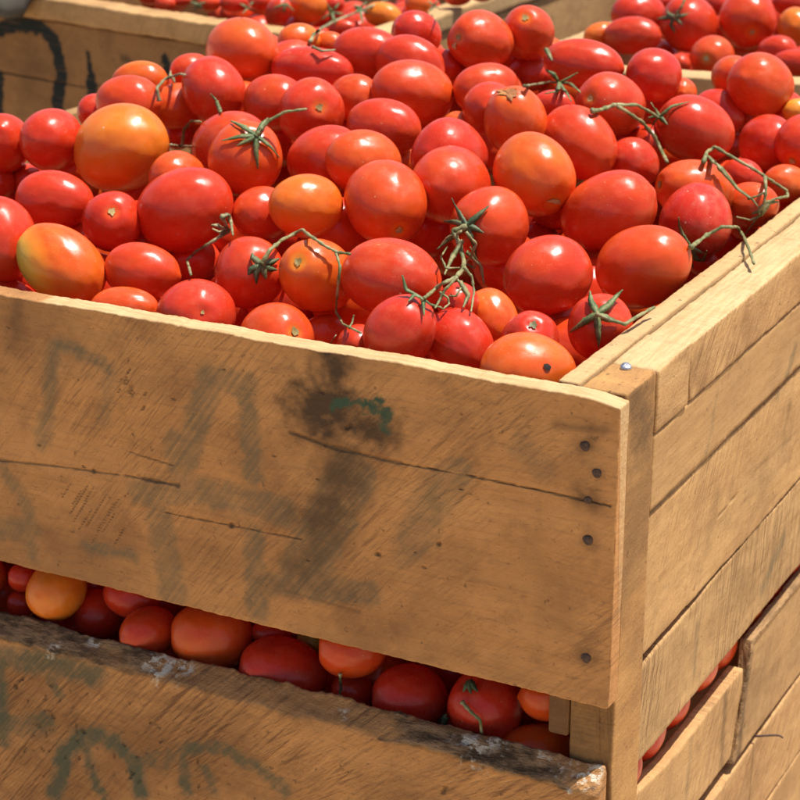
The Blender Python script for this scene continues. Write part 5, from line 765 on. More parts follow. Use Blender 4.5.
SL = [('p', 0.0169, 1.08, [-0.4665, -0.2748, -0.3834, -0.2682]), ('p', 0.0104, 1.215, [-0.4673, -0.2855, -0.4685, -0.3447]), ('p', 0.013, 0.945, [-0.4666, -0.3318, -0.43, -0.3199]), ('p', 0.0065, 0.945, [-0.4228, -0.2794, -0.4169, -0.2947]), ('p', 0.011, 1.35, [-0.4272, -0.3809, -0.4139, -0.3401, -0.3999, -0.3266, -0.3821, -0.318, -0.367, -0.322, -0.3531, -0.332, -0.3501, -0.3554]), ('p', 0.0072, 1.215, [-0.3934, -0.333, -0.3891, -0.3621, -0.3793, -0.3717]), ('p', 0.0058, 1.08, [-0.349, -0.3333, -0.335, -0.3215]), ('p', 0.0084, 1.08, [-0.3097, -0.31, -0.2849, -0.3011, -0.2523, -0.3072, -0.2306, -0.323]), ('p', 0.0072, 1.08, [-0.3123, -0.3155, -0.311, -0.3429]), ('p', 0.0052, 0.675, [-0.3321, -0.3311, -0.3104, -0.3071]), ('p', 0.0065, 0.81, [-0.2946, -0.3226, -0.287, -0.3363]), ('s', 0.0091, 0.4, [-0.1948, -0.2541, -0.1428, -0.2554, -0.0713, -0.2548]), ('s', 0.0104, 0.5, [-0.3364, -0.2475, -0.2722, -0.2547, -0.1948, -0.2541]), ('c', 0.0026, 1, [-0.1113, -0.2899, -0.1092, -0.2849]), ('c', 0.0032, 1, [-0.4234, -0.3125, -0.4218, -0.3145]), ('c', 0.0032, 1, [-0.4549, -0.2969, -0.454, -0.2975]), ('c', 0.0032, 1, [-0.3968, -0.3186, -0.396, -0.3192]), ('c', 0.0012, 0.7, [-0.3576, -0.3456, -0.3606, -0.3477]), ('c', 0.0012, 0.7, [-0.4482, -0.2901, -0.4516, -0.2924]), ('c', 0.0013, 0.7, [-0.4229, -0.3235, -0.4263, -0.3253]), ('c', 0.0016, 0.7, [-0.3572, -0.3404, -0.3543, -0.3418]), ('c', 0.0015, 0.7, [-0.3392, -0.296, -0.3388, -0.2969]), ('c', 0.0017, 0.7, [-0.3848, -0.3423, -0.3853, -0.3436]), ('c', 0.0011, 0.7, [-0.4117, -0.3274, -0.4127, -0.3291]), ('c', 0.0012, 0.7, [-0.3512, -0.3062, -0.35, -0.3083]), ('c', 0.0018, 0.7, [-0.3711, -0.2965, -0.3713, -0.2978]), ('c', 0.0012, 0.7, [-0.3287, -0.3067, -0.3311, -0.31]), ('c', 0.0013, 0.7, [-0.4467, -0.2877, -0.4477, -0.2906]), ('c', 0.0013, 0.7, [-0.4343, -0.3424, -0.4314, -0.345]), ('c', 0.0016, 0.7, [-0.4292, -0.3103, -0.43, -0.3114]), ('c', 0.0012, 0.7, [-0.4061, -0.2879, -0.4066, -0.2911]), ('c', 0.0014, 0.7, [-0.3498, -0.3264, -0.3522, -0.3279]), ('c', 0.0008, 0.7, [-0.4272, -0.3394, -0.428, -0.3431]), ('c', 0.0009, 0.7, [-0.4396, -0.3228, -0.4416, -0.3243]), ('c', 0.001, 0.7, [-0.3461, -0.3207, -0.3436, -0.322]), ('c', 0.0012, 0.7, [-0.3907, -0.2864, -0.3916, -0.2884]), ('c', 0.0018, 0.7, [-0.4023, -0.32, -0.4016, -0.3231]), ('c', 0.0017, 0.7, [-0.2756, -0.3262, -0.276, -0.3278]), ('c', 0.0009, 0.7, [-0.3285, -0.3437, -0.3265, -0.3469]), ('c', 0.0012, 0.7, [-0.428, -0.298, -0.4289, -0.3013]), ('c', 0.0008, 0.7, [-0.4404, -0.3329, -0.4437, -0.3368]), ('c', 0.0016, 0.7, [-0.275, -0.3278, -0.2757, -0.3297]), ('c', 0.0016, 0.7, [-0.4209, -0.2878, -0.4228, -0.2892]), ('c', 0.0014, 0.7, [-0.349, -0.3457, -0.3511, -0.3481]), ('c', 0.0008, 0.7, [-0.4137, -0.3092, -0.4167, -0.3121]), ('c', 0.0015, 0.7, [-0.3558, -0.3418, -0.3574, -0.3439]), ('c', 0.0016, 0.7, [-0.4432, -0.3039, -0.4443, -0.3074]), ('c', 0.0015, 0.7, [-0.4144, -0.2969, -0.4169, -0.3008]), ('c', 0.0017, 0.7, [-0.4271, -0.3341, -0.4277, -0.3355]), ('c', 0.0011, 0.7, [-0.4117, -0.3214, -0.4105, -0.3232]), ('c', 0.0017, 0.7, [-0.3009, -0.3159, -0.2996, -0.3193]), ('c', 0.0016, 0.7, [-0.4272, -0.3088, -0.4243, -0.3101]), ('c', 0.0017, 0.7, [-0.4023, -0.3137, -0.4024, -0.3171]), ('c', 0.0016, 0.7, [-0.4374, -0.3239, -0.4365, -0.325]), ('c', 0.0011, 0.7, [-0.3888, -0.3452, -0.3912, -0.3484]), ('c', 0.0013, 0.7, [-0.4339, -0.3234, -0.4339, -0.3252]), ('c', 0.001, 0.7, [-0.361, -0.3407, -0.3614, -0.3431]), ('c', 0.0014, 0.7, [-0.4489, -0.3451, -0.4505, -0.3492]), ('c', 0.0014, 0.7, [-0.3334, -0.2967, -0.3306, -0.2991]), ('c', 0.001, 0.7, [-0.368, -0.3304, -0.3685, -0.3334]), ('c', 0.0011, 0.7, [-0.4296, -0.3276, -0.4301, -0.3315]), ('c', 0.0009, 0.7, [-0.385, -0.3467, -0.3825, -0.35]), ('c', 0.0009, 0.7, [-0.4267, -0.2999, -0.4277, -0.3013]), ('c', 0.0013, 0.7, [-0.4411, -0.3438, -0.4424, -0.347]), ('c', 0.0009, 0.7, [-0.2998, -0.3353, -0.3007, -0.338]), ('c', 0.0014, 0.7, [-0.4038, -0.2997, -0.4053, -0.3019]), ('c', 0.0008, 0.7, [-0.3509, -0.3063, -0.3487, -0.3066]), ('c', 0.0018, 0.7, [-0.4015, -0.3393, -0.4008, -0.3423]), ('c', 0.0015, 0.7, [-0.3884, -0.3426, -0.3904, -0.3457]), ('c', 0.0011, 0.7, [-0.4296, -0.3011, -0.4299, -0.3021]), ('c', 0.0017, 0.7, [-0.4144, -0.3418, -0.414, -0.3451]), ('c', 0.0013, 0.7, [-0.3719, -0.3463, -0.3723, -0.3477]), ('c', 0.0014, 0.7, [-0.3852, -0.3286, -0.384, -0.3292]), ('c', 0.0016, 0.7, [-0.4035, -0.3272, -0.4003, -0.3288]), ('c', 0.0011, 0.7, [-0.4346, -0.3413, -0.4354, -0.3452]), ('c', 0.0009, 0.7, [-0.3709, -0.3297, -0.3703, -0.3335]), ('c', 0.0011, 0.7, [-0.3624, -0.3199, -0.3594, -0.3221]), ('g', 0.013519999999999999, 0.4, [-0.4665, -0.2748, -0.3834, -0.2682]), ('g', 0.00832, 0.45, [-0.4673, -0.2855, -0.4685, -0.3447]), ('g', 0.0104, 0.35, [-0.4666, -0.3318, -0.43, -0.3199]), ('g', 0.0052, 0.35, [-0.4228, -0.2794, -0.4169, -0.2947]), ('g', 0.0088, 0.5, [-0.4272, -0.3809, -0.4139, -0.3401, -0.3999, -0.3266, -0.3821, -0.318, -0.367, -0.322, -0.3531, -0.332, -0.3501, -0.3554]), ('g', 0.00576, 0.45, [-0.3934, -0.333, -0.3891, -0.3621, -0.3793, -0.3717]), ('g', 0.00464, 0.4, [-0.349, -0.3333, -0.335, -0.3215]), ('g', 0.00672, 0.4, [-0.3097, -0.31, -0.2849, -0.3011, -0.2523, -0.3072, -0.2306, -0.323]), ('g', 0.00576, 0.4, [-0.3123, -0.3155, -0.311, -0.3429]), ('g', 0.00416, 0.25, [-0.3321, -0.3311, -0.3104, -0.3071]), ('g', 0.0052, 0.3, [-0.2946, -0.3226, -0.287, -0.3363])]
SS = [('p', 0.0035, 0.8, [0.1865, -0.0553, 0.1785, -0.0795, 0.1689, -0.0932]), ('p', 0.007, 0.8, [0.3576, -0.0787, 0.3276, -0.1039]), ('p', 0.0098, 0.9, [0.3662, -0.2343, 0.3229, -0.2579]), ('p', 0.0042, 0.7, [0.1762, -0.2219, 0.1757, -0.2601]), ('p', 0.0049, 0.7, [0.1836, -0.3151, 0.18, -0.3615]), ('c', 0.0014, 0.7, [0.206, -0.1529, 0.2515, -0.15]), ('s', 0.007, 0.4, [0.3488, -0.1385, 0.3597, -0.1224]), ('s', 0.0035, 0.3, [0.2836, -0.1466, 0.3855, -0.1512])]
SB = [('k', 0.0106, 1.3, [0.5342, -0.0456, 0.5163, -0.0376, 0.4957, -0.0341, 0.4624, -0.0363, 0.4466, -0.0463, 0.4381, -0.0642, 0.435, -0.0875, 0.4449, -0.1283]), ('k', 0.0062, 1.2, [0.5394, -0.1006, 0.5437, -0.1466]), ('k', 0.0026, 1.2, [0.3886, -0.0559, 0.3877, -0.0663]), ('k', 0.0053, 1.2, [0.388, -0.0699, 0.3858, -0.0848]), ('k', 0.0097, 1.3, [0.3876, -0.0874, 0.3847, -0.1154]), ('k', 0.007, 1.2, [0.2676, -0.0494, 0.2637, -0.0626]), ('c', 0.0014, 1, [0.5356, -0.0977, 0.3738, -0.0974]), ('k', 0.0053, 0.5, [0.3314, -0.0571, 0.2885, -0.0691]), ('c', 0.0011, 0.7, [0.3735, -0.0927, 0.2289, -0.0945])]
cL = [-0.6513, 0.8651]
dfL = [-0.9871, 0.1601]
drL = [0.0343, 0.9994]
cR = [-0.4733, 0.8372]
dfR = [0.9812, 0.193]
drR = [0.0425, 0.9991]
# ------------------------------------------------------------------ helpers
rng = np.random.default_rng(5)
C = bpy.context.scene.collection
sc = bpy.context.scene

def vnoise(x, y, seed=0):
    """smooth 2-D value noise in 0..1 on numpy arrays"""
    g = np.random.default_rng(seed).random((256, 256))
    xi = np.floor(x).astype(int); yi = np.floor(y).astype(int)
    fx = x - xi; fy = y - yi
    fx = fx*fx*(3-2*fx); fy = fy*fy*(3-2*fy)
    a = g[xi % 256, yi % 256]; b = g[(xi+1) % 256, yi % 256]
    c = g[xi % 256, (yi+1) % 256]; d = g[(xi+1) % 256, (yi+1) % 256]
    return (a*(1-fx)+b*fx)*(1-fy)+(c*(1-fx)+d*fx)*fy

def fbm(x, y, seed=0, o=4):
    s = 0*x; a = .5; t = 0
    for k in range(o):
        s = s + a*vnoise(x*2**k, y*2**k, seed+k); t += a; a *= .5
    return s/t

def mesh_obj(name, verts, faces, mat, smooth=True, parent=None):
    me = bpy.data.meshes.new(name)
    me.from_pydata([tuple(v) for v in verts], [], faces)
    if smooth: me.polygons.foreach_set('use_smooth', [True]*len(me.polygons))
    if mat: me.materials.append(mat)
    me.update()
    o = bpy.data.objects.new(name, me); C.objects.link(o)
    if parent: adopt(o, parent)
    return o

def adopt(o, parent):
    o.parent = parent
    o.matrix_parent_inverse = world_of(parent).inverted()

def world_of(o):
    m = o.matrix_basis.copy()
    if o.parent: m = world_of(o.parent) @ o.matrix_parent_inverse @ m
    return m

def tag(o, label, cat, group=None, kind=None):
    if label: o['label'] = label
    if cat: o['category'] = cat
    if group: o['group'] = group
    if kind: o['kind'] = kind
    return o

def empty(name, loc):
    o = bpy.data.objects.new(name, None); o.location = loc; o.empty_display_size = .05
    C.objects.link(o); return o

# ------------------------------------------------------------------ materials
class NT:
    def __init__(s, name):
        s.m = bpy.data.materials.new(name); s.m.use_nodes = True
        s.t = s.m.node_tree; s.t.nodes.clear()
        s.out = s.n('ShaderNodeOutputMaterial'); s.b = s.n('ShaderNodeBsdfPrincipled')
        s.l(s.b.outputs[0], s.out.inputs[0])
    def n(s, t, **k):
        x = s.t.nodes.new(t)
        for a, v in k.items(): setattr(x, a, v)
        return x
    def l(s, a, b): s.t.links.new(a, b)
    def put(s, inp, v):
        if hasattr(v, 'is_output') or isinstance(v, bpy.types.NodeSocket): s.l(v, inp)
        else: inp.default_value = v
    def math(s, op, a, b=0.0, clamp=False):
        x = s.n('ShaderNodeMath', operation=op, use_clamp=clamp)
        s.put(x.inputs[0], a); s.put(x.inputs[1], b); return x.outputs[0]
    def vmath(s, op, a, b=(0, 0, 0)):
        x = s.n('ShaderNodeVectorMath', operation=op)
        s.put(x.inputs[0], a); s.put(x.inputs[1], b)
        return x.outputs['Value'] if op in ('DOT_PRODUCT', 'LENGTH') else x.outputs[0]
    def mix(s, f, a, b, mode='MIX'):
        x = s.n('ShaderNodeMix', data_type='RGBA', blend_type=mode)
        s.put(x.inputs[0], f)
        for i, v in ((6, a), (7, b)):
            if isinstance(v, tuple) and len(v) == 3: v = v+(1,)
            s.put(x.inputs[i], v)
        return x.outputs[2]
    def noise(s, vec, scale, detail=4, rough=.55, dist=0.0):
        x = s.n('ShaderNodeTexNoise'); s.l(vec, x.inputs['Vector'])
        x.inputs['Scale'].default_value = scale; x.inputs['Detail'].default_value = detail
        x.inputs['Roughness'].default_value = rough; x.inputs['Distortion'].default_value = dist
        return x.outputs[0]
    def ramp(s, f, lo, hi, a=0.0, b=1.0, smooth=True):
        x = s.n('ShaderNodeMapRange', interpolation_type='SMOOTHSTEP' if smooth else 'LINEAR'); s.put(x.inputs[0], f)
        for i, v in enumerate((lo, hi, a, b)): x.inputs[1+i].default_value = v
        return x.outputs[0]
    def mapping(s, vec, scale=(1, 1, 1), rot=(0, 0, 0)):
        x = s.n('ShaderNodeMapping'); s.l(vec, x.inputs[0])
        x.inputs['Rotation'].default_value = rot; x.inputs['Scale'].default_value = scale
        return x.outputs[0]
    def bump(s, h, strength, dist, normal=None):
        x = s.n('ShaderNodeBump'); s.put(x.inputs['Height'], h)
        x.inputs['Strength'].default_value = strength; x.inputs['Distance'].default_value = dist
        if normal: s.l(normal, x.inputs['Normal'])
        return x.outputs[0]
    def attr(s, name, kind='GEOMETRY'):
        x = s.n('ShaderNodeAttribute'); x.attribute_name = name; x.attribute_type = kind
        return x

def wood(name, light, mid, dark, saw=.5, sawrot=1.0, dirt=.5, gritty=.5, vary=.15):
    s = NT(name)
    tc = s.n('ShaderNodeTexCoord').outputs['Object']
    rnd = s.n('ShaderNodeObjectInfo').outputs['Random']
    off = s.n('ShaderNodeCombineXYZ'); s.l(s.math('MULTIPLY', rnd, 7.3), off.inputs[0]); s.l(s.math('MULTIPLY', rnd, 3.1), off.inputs[2])
    p = s.vmath('ADD', tc, off.outputs[0])
    warp = s.noise(p, 4, 3)
    wv = s.n('ShaderNodeCombineXYZ'); s.l(s.math('MULTIPLY', warp, .035), wv.inputs[2])
    pw = s.vmath('ADD', p, wv.outputs[0])
    grain = s.noise(s.mapping(pw, (3.0, 26, 26)), 1, 5, .6, .4)
    fine = s.noise(s.mapping(pw, (26, 330, 330)), 1, 3, .6)
    blot = s.noise(p, 11, 5, .62)
    blot2 = s.noise(p, 42, 5, .68)
    arc = s.n('ShaderNodeSeparateXYZ'); s.l(tc, arc.inputs[0])
    bend = s.n('ShaderNodeCombineXYZ'); s.l(s.math('MULTIPLY', s.math('POWER', s.math('ADD', arc.outputs[0], .28), 2.0), .55), bend.inputs[2])
    pb = s.vmath('ADD', p, bend.outputs[0])
    pr = s.mapping(pb, (1, 1, 1), (0, sawrot, 0))            # blade marks cross the grain: turn first, then stretch
    sw = s.noise(s.mapping(pr, (7, 7, 400)), 1, 3, .6)
    pr2 = s.mapping(pb, (1, 1, 1), (0, sawrot-.22, 0))
    sw2 = s.noise(s.mapping(pr2, (14, 14, 620)), 1, 3, .6)
    swm = s.ramp(s.noise(p, 8, 3), .38, .62, .15, 1.0)
    grit = s.noise(p, 520, 3, .7)
    c = s.mix(s.ramp(grain, .28, .72), mid, light)
    c = s.mix(s.math('MULTIPLY', s.ramp(fine, .5, .72), .30), c, dark)
    c = s.mix(s.math('MULTIPLY', s.ramp(blot, .46, .72), dirt), c, dark)
    c = s.mix(s.math('MULTIPLY', s.ramp(blot2, .50, .74), dirt*.75), c, dark)
    c = s.mix(s.math('MULTIPLY', s.ramp(blot2, .46, .28), dirt*.4), c, tuple(min(.85, x*1.25) for x in light))
    saws = s.math('MULTIPLY', s.math('ADD', s.math('MULTIPLY', sw, .55), s.math('MULTIPLY', sw2, .45)), 1.0)
    c = s.mix(s.math('MULTIPLY', s.math('MULTIPLY', s.ramp(saws, .49, .62), swm), saw*.8), c, dark)
    c = s.mix(s.math('MULTIPLY', s.math('MULTIPLY', s.ramp(saws, .47, .36), swm), saw*.4), c, tuple(min(.85, x*1.35) for x in light))
    pore = s.noise(s.mapping(pw, (120, 330, 330)), 1, 3, .65)
    c = s.mix(s.math('MULTIPLY', s.ramp(pore, .58, .70), .5), c, dark)
    c = s.mix(s.math('MULTIPLY', s.ramp(grit, .56, .72), .45*gritty), c, dark)
    c = s.mix(s.math('MULTIPLY', s.ramp(grit, .44, .30), .3*gritty), c, tuple(min(.85, x*1.3) for x in light))
    grime = s.noise(s.mapping(p, (1, 1, 1.6)), 4.2, 5, .68)
    c = s.mix(s.math('MULTIPLY', s.ramp(grime, .47, .68), dirt*.8), c, tuple(x*.6 for x in dark))
    spk = s.noise(p, 150, 3, .6)
    c = s.mix(s.math('MULTIPLY', s.ramp(spk, .64, .72), .6), c, (.075, .04, .02))
    c = s.mix(s.math('MULTIPLY', s.math('FRACT', s.math('MULTIPLY', rnd, 91.7)), vary), c, tuple(x*.35+.03 for x in mid))
    A = s.attr('marks'); sa = s.n('ShaderNodeSeparateColor'); s.l(A.outputs['Color'], sa.inputs[0])
    B = s.attr('marks_more'); sb = s.n('ShaderNodeSeparateColor'); s.l(B.outputs['Color'], sb.inputs[0])
    paint, stain, green = sa.outputs; bark, pale, black = sb.outputs
    crack = A.outputs['Alpha']; sunpale = B.outputs['Alpha']
    c = s.mix(s.math('MULTIPLY', sunpale, .75), c, s.mix(s.ramp(fine, .35, .65), (.50, .33, .155), (.66, .47, .245)))  # paler top edge: sunlit brightness put into the colour, over cleaner sawn wood
    wear = s.ramp(s.math('ADD', s.math('MULTIPLY', sw, .5), s.math('MULTIPLY', blot2, .5)), .36, .60, .42, 1.0)
    c = s.mix(s.math('MULTIPLY', s.math('MULTIPLY', paint, wear), .68, True), c, (.14, .115, .064))
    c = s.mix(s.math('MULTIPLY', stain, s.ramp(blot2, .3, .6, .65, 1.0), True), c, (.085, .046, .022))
    c = s.mix(s.math('MULTIPLY', green, s.ramp(blot2, .36, .52, .35, 1.0), True), c, (.045, .078, .045))
    c = s.mix(s.math('MULTIPLY', black, s.ramp(fine, .3, .5, .75, 1.0), True), c, (.012, .017, .017))
    bk = s.noise(s.mapping(p, (40, 120, 120)), 1, 5, .7)
    c = s.mix(bark, c, s.mix(s.ramp(bk, .38, .62), (.09, .052, .026), (.36, .21, .10)))
    c = s.mix(s.math('MULTIPLY', pale, s.ramp(s.noise(s.mapping(p, (1, 1, 1.6)), 150, 4, .6), .47, .53), True), c, (.66, .58, .44))
    c = s.mix(s.math('MULTIPLY', crack, .85), c, (.06, .03, .014))
    s.l(c, s.b.inputs['Base Color'])
    s.b.inputs['Roughness'].default_value = .82
    s.b.inputs['Specular IOR Level'].default_value = .25
    h = s.math('ADD', s.math('MULTIPLY', fine, .22), s.math('MULTIPLY', s.math('MULTIPLY', saws, swm), saw*1.3))
    h = s.math('ADD', h, s.math('MULTIPLY', grit, .5*gritty)); h = s.math('ADD', h, s.math('MULTIPLY', blot2, .5))
    h = s.math('ADD', h, s.math('MULTIPLY', s.math('MULTIPLY', bk, bark), 4.5))
    h = s.math('SUBTRACT', h, s.math('MULTIPLY', crack, 1.6))
    s.l(s.bump(h, .8, .0018), s.b.inputs['Normal'])
    return s.m

W_FRONT = wood('weathered_board_wood', (.64, .31, .104), (.53, .243, .077), (.245, .108, .040), .85, .95, .62)
W_LOWER = wood('rough_sawn_wood', (.61, .295, .10), (.50, .235, .075), (.235, .104, .039), 1.5, .85, .72, .8)
W_SIDE = wood('pale_board_wood', (.60, .36, .15), (.51, .285, .11), (.29, .155, .062), .9, 1.2, .62, .4, .3)
W_PLANED = wood('planed_board_wood', (.58, .335, .135), (.51, .285, .107), (.34, .18, .07), .2, 1.2, .42, .25, .2)
W_RIDGED = wood('saw_ridged_wood', (.60, .365, .155), (.50, .285, .11), (.26, .14, .055), 1.8, 1.42, .55, .4, .2)
W_FUZZY = wood('furry_sawn_wood', (.66, .40, .17), (.54, .29, .11), (.29, .145, .055), 1.4, 1.05, .7, .7, .2)
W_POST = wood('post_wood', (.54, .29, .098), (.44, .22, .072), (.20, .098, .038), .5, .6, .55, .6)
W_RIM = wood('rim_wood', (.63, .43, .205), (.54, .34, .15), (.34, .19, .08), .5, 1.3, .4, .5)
W_BACK = wood('back_crate_wood', (.37, .185, .066), (.30, .145, .05), (.16, .078, .03), .5, .8, .55)

def tomato_material():
    s = NT('tomato_skin')
    tc = s.n('ShaderNodeTexCoord').outputs['Object']
    rnd = s.n('ShaderNodeObjectInfo').outputs['Random']
    off = s.n('ShaderNodeCombineXYZ')
    for i, k in enumerate((31.7, 17.3, 23.9)): s.l(s.math('MULTIPLY', rnd, k), off.inputs[i])
    p = s.vmath('ADD', tc, off.outputs[0])
    ripe = s.attr('ripe', 'OBJECT').outputs['Fac']
    bl = s.attr('blush', 'OBJECT').outputs['Vector']
    spk = s.attr('speck', 'OBJECT').outputs['Fac']
    big = s.noise(p, .9, 3); mid = s.noise(p, 3.2, 4, .6)
    nrm = s.vmath('NORMALIZE', tc)
    bd = s.vmath('DOT_PRODUCT', nrm, bl)
    v = s.math('ADD', ripe, s.math('MULTIPLY', s.math('SUBTRACT', big, .5), .36))
    v = s.math('ADD', v, s.math('MULTIPLY', s.math('SUBTRACT', mid, .5), .12))
    v = s.math('ADD', v, s.math('MAXIMUM', s.math('SUBTRACT', bd, .25), 0.0))
    sz = s.n('ShaderNodeSeparateXYZ'); s.l(nrm, sz.inputs[0])
    pole = s.math('MULTIPLY', s.ramp(sz.outputs[2], .94, .999), s.attr('crown', 'OBJECT').outputs['Fac'])
    v = s.math('ADD', v, s.math('MULTIPLY', pole, .28))
    cr = s.n('ShaderNodeValToRGB'); s.l(s.math('MULTIPLY', v, .7), cr.inputs[0])
    e = cr.color_ramp; e.elements[0].position = 0; e.elements[0].color = (.56, .028, .011, 1)
    e.elements[1].position = 1; e.elements[1].color = (.20, .24, .04, 1)
    for pos, col in ((.16, (.61, .041, .010)), (.30, (.67, .082, .010)), (.44, (.74, .165, .013)), (.56, (.76, .26, .026)), (.68, (.66, .36, .04)), (.82, (.40, .36, .06))):
        x = e.elements.new(pos); x.color = col+(1,)
    c = cr.outputs[0]
    # pale streaks running from the stem end
    sx = s.n('ShaderNodeSeparateXYZ'); s.l(tc, sx.inputs[0])
    ang = s.math('ARCTAN2', sx.outputs[1], sx.outputs[0])
    cb = s.n('ShaderNodeCombineXYZ'); s.l(s.math('MULTIPLY', ang, 5), cb.inputs[0]); s.l(s.math('MULTIPLY', sx.outputs[2], .8), cb.inputs[1]); s.l(s.math('MULTIPLY', rnd, 50), cb.inputs[2])
    st = s.noise(cb.outputs[0], 1.6, 4)
    c = s.mix(s.math('MULTIPLY', s.ramp(st, .5, .8), .10), c, (.72, .17, .05))
    # dusty bloom, rubbed off in places
    dust = s.math('MULTIPLY', s.ramp(s.noise(p, 2.1, 5, .65), .44, .78), s.math('MULTIPLY_ADD' if False else 'ADD', s.math('MULTIPLY', spk, .16), .05))
    c = s.mix(dust, c, (.62, .29, .15))
    # pale lenticel dots and water spots
    vo = s.n('ShaderNodeTexVoronoi'); vo.feature = 'F1'; s.l(p, vo.inputs['Vector']); vo.inputs['Scale'].default_value = 6.5; vo.inputs['Randomness'].default_value = 1
    sel = s.n('ShaderNodeSeparateColor'); s.l(vo.outputs['Color'], sel.inputs[0])
    rad = s.math('ADD', s.math('MULTIPLY', s.math('MULTIPLY', sel.outputs[0], sel.outputs[1]), .20), .045)
    has = s.math('LESS_THAN', sel.outputs[2], s.math('ADD', s.math('MULTIPLY', spk, .75), .12))
    dot = s.math('MULTIPLY', has, s.ramp(s.math('SUBTRACT', s.math('MULTIPLY', rad, s.math('ADD', s.math('MULTIPLY', spk, .6), .4)), vo.outputs['Distance']), -.015, .03))
    clump = s.ramp(s.noise(p, 1.7, 2), .42, .6, .4, 1.0)
    c = s.mix(s.math('MULTIPLY', s.math('MULTIPLY', dot, clump), .62), c, (.80, .50, .30))
    vo2 = s.n('ShaderNodeTexVoronoi'); s.l(p, vo2.inputs['Vector']); vo2.inputs['Scale'].default_value = 15
    d2 = s.math('LESS_THAN', vo2.outputs['Distance'], .17)
    c = s.mix(s.math('MULTIPLY', s.math('MULTIPLY', d2, clump), s.math('ADD', s.math('MULTIPLY', spk, .3), .07)), c, (.75, .42, .25))
    scn = s.noise(s.mapping(p, (2.2, 2.2, 1.1)), 1.5, 5, .7, .8)
    scf = s.ramp(scn, .66, .74)
    c = s.mix(s.math('MULTIPLY', scf, s.math('ADD', s.math('MULTIPLY', spk, .6), .12)), c, (.62, .26, .11))
    s.l(c, s.b.inputs['Base Color'])
    rg = s.math('ADD', s.math('MULTIPLY', s.noise(p, 4, 4), .18), s.math('ADD', s.math('ADD', .18, s.math('MULTIPLY', scf, .2)), s.math('MULTIPLY', dust, 1.5)))
    s.l(rg, s.b.inputs['Roughness'])
    s.b.inputs['Specular IOR Level'].default_value = .36
    s.b.inputs['Subsurface Weight'].default_value = .06
    s.b.inputs['Subsurface Radius'].default_value = (1.0, .25, .1)
    s.b.inputs['Subsurface Scale'].default_value = .006
    h = s.math('ADD', s.math('ADD', s.noise(p, 1.6, 1), s.math('MULTIPLY', s.noise(p, 9, 1), .03)), s.math('MULTIPLY', s.noise(p, 40, 2), .006))
    s.l(s.bump(h, .07, .05), s.b.inputs['Normal'])
    return s.m
TOM = tomato_material()

def green_material(name, a, b, rough=.6):
    s = NT(name)
    tc = s.n('ShaderNodeTexCoord').outputs['Object']
    n1 = s.noise(tc, 90, 4); n2 = s.noise(tc, 700, 3)
    c = s.mix(s.ramp(n1, .4, .62), a, b)
    c = s.mix(s.math('MULTIPLY', s.ramp(n2, .5, .7), .4), c, tuple(x*.5 for x in a))
    s.l(c, s.b.inputs['Base Color']); s.b.inputs['Roughness'].default_value = rough
    s.l(s.bump(n2, .5, .0006), s.b.inputs['Normal'])
    return s.m
G_STEM = green_material('stem_green', (.13, .145, .045), (.30, .275, .12))
G_LEAF = green_material('calyx_green', (.075, .12, .035), (.20, .23, .085))
G_DRY = green_material('dry_stem', (.13, .13, .05), (.36, .33, .17))
G_DARK = green_material('dark_calyx', (.05, .08, .03), (.13, .15, .06))
SCAR = green_material('scar_cork', (.30, .22, .07), (.55, .45, .18), .8)
RUSTY = green_material('cork_brown', (.36, .13, .04), (.48, .22, .07), .8)
HOLE = green_material('black_rot', (.012, .008, .006), (.03, .015, .01), .7)

def metal(name, col, rough, met):
    s = NT(name); tc = s.n('ShaderNodeTexCoord').outputs['Object']
    n = s.noise(tc, 600, 4)
    s.l(s.mix(s.ramp(n, .4, .65), col, tuple(x*.5 for x in col)), s.b.inputs['Base Color'])
    s.b.inputs['Roughness'].default_value = rough; s.b.inputs['Metallic'].default_value = met
    s.l(s.bump(n, .4, .0005), s.b.inputs['Normal'])
    return s.m
M_RUST = metal('rusty_nail', (.10, .055, .04), .7, .3)
M_NAIL = metal('bare_nail', (.6, .6, .62), .35, .9)

# ------------------------------------------------------------------ planks
def polydist(x, z, pts):
    d = np.full(x.shape, 1e9)
    P = [(pts[i], pts[i+1]) for i in range(0, len(pts), 2)]
    for (ax, az), (bx, bz) in zip(P[:-1], P[1:]):
        vx, vz = bx-ax, bz-az; L = max(vx*vx+vz*vz, 1e-12)
        t = np.clip(((x-ax)*vx+(z-az)*vz)/L, 0, 1)
        d = np.minimum(d, np.hypot(x-ax-t*vx, z-az-t*vz))
    return d

